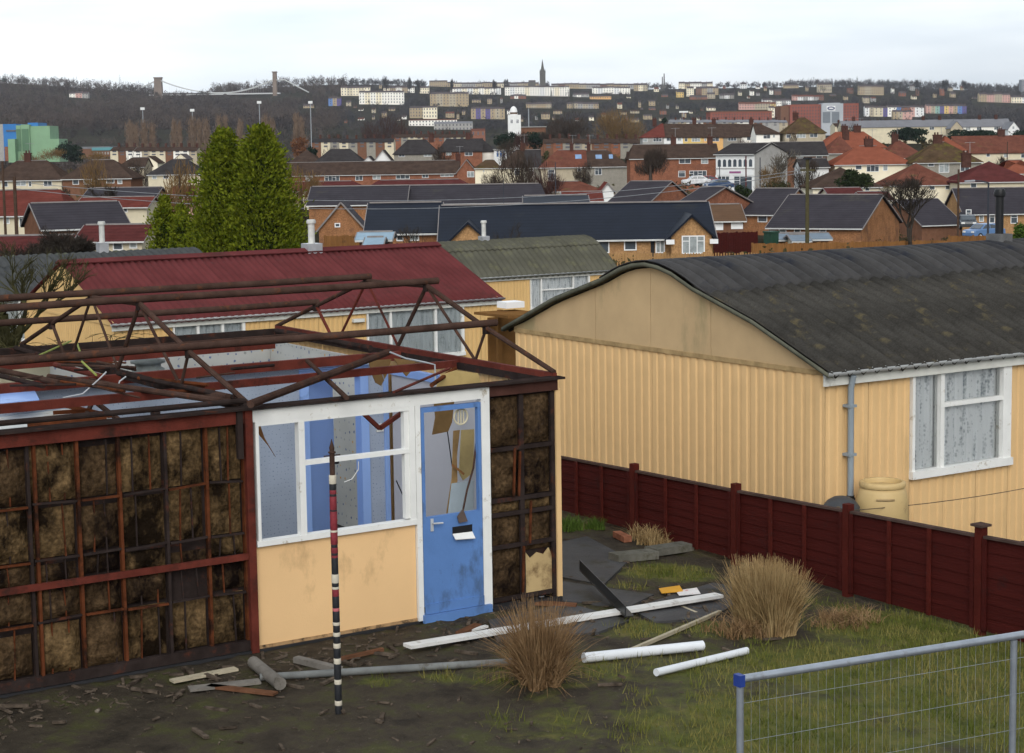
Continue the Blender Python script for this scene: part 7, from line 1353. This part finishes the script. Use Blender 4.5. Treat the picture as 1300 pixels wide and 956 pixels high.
board_fence('tall orange-brown close-boarded fence in front of the slate bungalows', 955, 1205, 309.5, 305, 108, 114, 1.8, WFEN); board_fence('open picket fence in front of the long yellow brick bungalow', 690, 966, 322, 321, 100, 104, 1.2, mat('pale_picket_wood', (.34,.20,.085), .9, .25, 1.), pitch=.17, gap=.42); board_fence('orange-brown fence continuing right behind the blue car', 1205, 1330, 300, 298, 118, 124, 1.2, WFEN)
board_fence('dark red fence behind the timber fence by the carport', 900, 962, 296, 294, 128, 130, 1.3, FENR); board_fence('short brown fence beneath the orange brick gable', 412, 470, 300, 298, 104, 106, 1.1, WFEN); board_fence('brown plank fence behind the right hand prefab gable', 634, 660, 397, 399, 40, 41, 1.5, WFEN)
# sheds
def shed(label, x0, x1, ye, yr, D, h_, wl, rf, dep=3, **k): RECTS.append((x0, x1, yr, ye, D)); return house((label, x0, x1, ye, yr, D, h_, wl, rf, dict(dep=dep, **k)))
ROOF['pblue'] = mat('pale_blue_shed_roof', (.24,.33,.40), .8, .15, 1.); ROOF['tblue'] = mat('grey_blue_shed_roof', (.16,.20,.24), .7, .15, 1.)
for a in (('pale blue roofed shed below the navy roof', 456,494,302,295.5,99,1.9,'dbrick','pblue'), ('small pale blue shed in front of the larger one', 466,482,309,304,96,1.5,'dbrick','pblue'), ('grey blue shed roof behind the close-boarded fence', 985,1052,302,296,122,1.9,'obrick','tblue'), ('small shed with pale gable behind the fence', 1008,1026,304,299,119,1.7,'cream','tblue')): o = shed(*a); o.name = 'shed'; o['category'] = 'shed'
t = thing('wheelie_bin', 'dark green wheelie bin behind the close-boarded fence', 'bin', onD(979, 306, 120)); c = onD(979, 306, 120); MB().box((c[0]-.35, c[1]-.35, c[2]-1.), (c[0]+.35, c[1]+.35, c[2]+.55)).build('body', mat('green_bin', (.015,.05,.03), .5), t); MB().box((c[0]-.4, c[1]-.4, c[2]+.55), (c[0]+.4, c[1]+.4, c[2]+.66)).build('lid', MATS['green_bin'], t)
c = onY(690, 398, 33.0)
# lean-to shelter with white sheet between the prefabs
LT = thing('lean_to', 'brown timber lean-to with a white sheet on top between the prefabs', 'shed', onY(650, 470, 30)); PL = mat('brown_lean_to_wood', (.17,.085,.030), .85, .2, 2.)
def q3(x, y, Y): return onY(x, y, Y)
a, b = q3(628, 396, 30.), q3(672, 401, 28.5); MB().bar(a, b, .9, .05).build('roof_board', PL, LT)
for p in (q3(633, 398, 30.2), q3(668, 402, 28.7)): MB().bar(p, (p[0], p[1], -.9), .09, .09).build('post', PL, LT)
p = q3(631, 400, 30.4); MB().box((p[0]-.2, p[1], -.9), (p[0]+.9, p[1]+.05, p[2]-.04)).build('back_board', PL, LT)
p = q3(643, 388, 29.6); MB().box((p[0], p[1], p[2]-.06), (p[0]+.42, p[1]+.35, p[2]+.06)).build('white_sheet', WHT, LT)
# ---- cars
def car(label, px, yb, D, rot, paint, estate=False):
    c = onD(px, yb, D); t = thing('parked_car', label, 'car', c, rotz=-YAW+rot, local=True)
    Lh, Wd = 1.95, .82; prof = [(-1.95,.32),(-1.95,.72),(-1.85,.86),(-1.15,.95),(-.55,1.38),(.75,1.42),(1.5,1.0),(1.9,.92),(1.97,.55),(1.95,.32)]
    low = [(-1.95,.30),(-1.96,.62),(-1.86,.86),(-1.1,.93),(1.45,.96),(1.9,.90),(1.98,.55),(1.95,.30)]
    b_ = MB().prism(low, 'y', -Wd, Wd).build('body', paint, t); md = b_.modifiers.new('b', 'BEVEL'); md.width = .07; md.segments = 2
    cab = [(-1.12,.92),(-.52,1.38),(.72,1.42),(1.48,.95)]; ins = .12
    v = [(x, -Wd+(.03 if z < 1 else ins), z) for x, z in cab]+[(x, Wd-(.03 if z < 1 else ins), z) for x, z in cab]; MB().add(v, [(0,1,2,3),(7,6,5,4),(0,4,5,1),(1,5,6,2),(2,6,7,3),(3,7,4,0)]).build('cabin', paint, t)
    gl_ = mat('car_glass', (.05,.06,.07), .08, .2, 1, spec=.8)
    for s in (-1, 1):
        yy = lambda z: s*(Wd-(.03+(ins-.03)*(z-.93)/.45)+.006)
        for pts in ([(-.95,.97),(-.48,1.32),(-.02,1.33),(-.02,.98)], [(.05,.98),(.05,1.335),(.66,1.35),(1.2,.99)]): MB().add([(x, yy(z), z) for x, z in pts], [(0,1,2,3)]).build('side_window', gl_, t, fix=False)
        for x in (-1.25, 1.25):
            w_ = MB(); w_.tube([(x, s*(Wd-.16), .30), (x, s*(Wd+.02), .30)], .30, 16); wo = w_.build('wheel', BLACKP, t); MB().tube([(x, s*(Wd+.021), .30), (x, s*(Wd+.035), .30)], .17, 12).build('hub', STEELW, wo)
        MB().box((-1.99, s*.55-.17, .62), (-1.93, s*.55+.17, .78)).build('headlight', PAINTW, t); MB().box((1.93, s*.6-.14, .62), (1.995, s*.6+.14, .82)).build('tail_light', mat('red_lamp', (.35,.02,.02), .3), t)
    MB().add([(-1.10,-.66,.965),(-1.10,.66,.965),(-.56,.60,1.35),(-.56,-.60,1.35)], [(0,1,2,3)]).build('windscreen', gl_, t, fix=False).location = (-.02, 0, .012); MB().add([(1.46,-.66,.985),(1.46,.66,.985),(.79,.60,1.37),(.79,-.60,1.37)], [(0,1,2,3)]).build('rear_window', gl_, t, fix=False).location = (.02, 0, .012)
    return t
CBL = mat('light_blue_car_paint', (.10,.19,.36), .3, .06, 1., spec=.6)
car('light blue hatchback parked beside the yellow brick bungalow', 1249, 303, 168, math.radians(30), CBL); car('dark saloon parked behind the light blue hatchback', 1228, 291, 180, math.radians(80), mat('black_car_paint', (.03,.035,.04), .3, .1, 1., spec=.6)); car('white car parked before the red brick terrace', 884, 236, 250, math.radians(5), mat('white_car_paint', (.6,.6,.6), .3)); car('dark blue car parked by the white shop', 912, 241, 242, math.radians(20), mat('navy_car_paint', (.04,.07,.14), .3)); car('red car parked beside the white one', 897, 236, 252, math.radians(15), mat('red_car_paint', (.2,.03,.03), .3))

# ================================================================== hazy winter air
hv = bpy.data.materials.new('winter_haze'); hv.use_nodes = True; hn = hv.node_tree; hn.nodes.clear(); ho = hn.nodes.new('ShaderNodeOutputMaterial'); hp = hn.nodes.new('ShaderNodeVolumePrincipled')
hp.inputs['Color'].default_value = (.86, .91, 1., 1); hp.inputs['Density'].default_value = .000045; hp.inputs['Anisotropy'].default_value = .0; hn.links.new(hp.outputs[0], ho.inputs['Volume'])
hz_ = MB().box((-27000, -27000, -75), (27000, 27000, 165)).build('haze', hv, org=(0, 0, 0)); tag(hz_, 'thin pale winter haze lying over the valley', 'haze', kind='stuff')
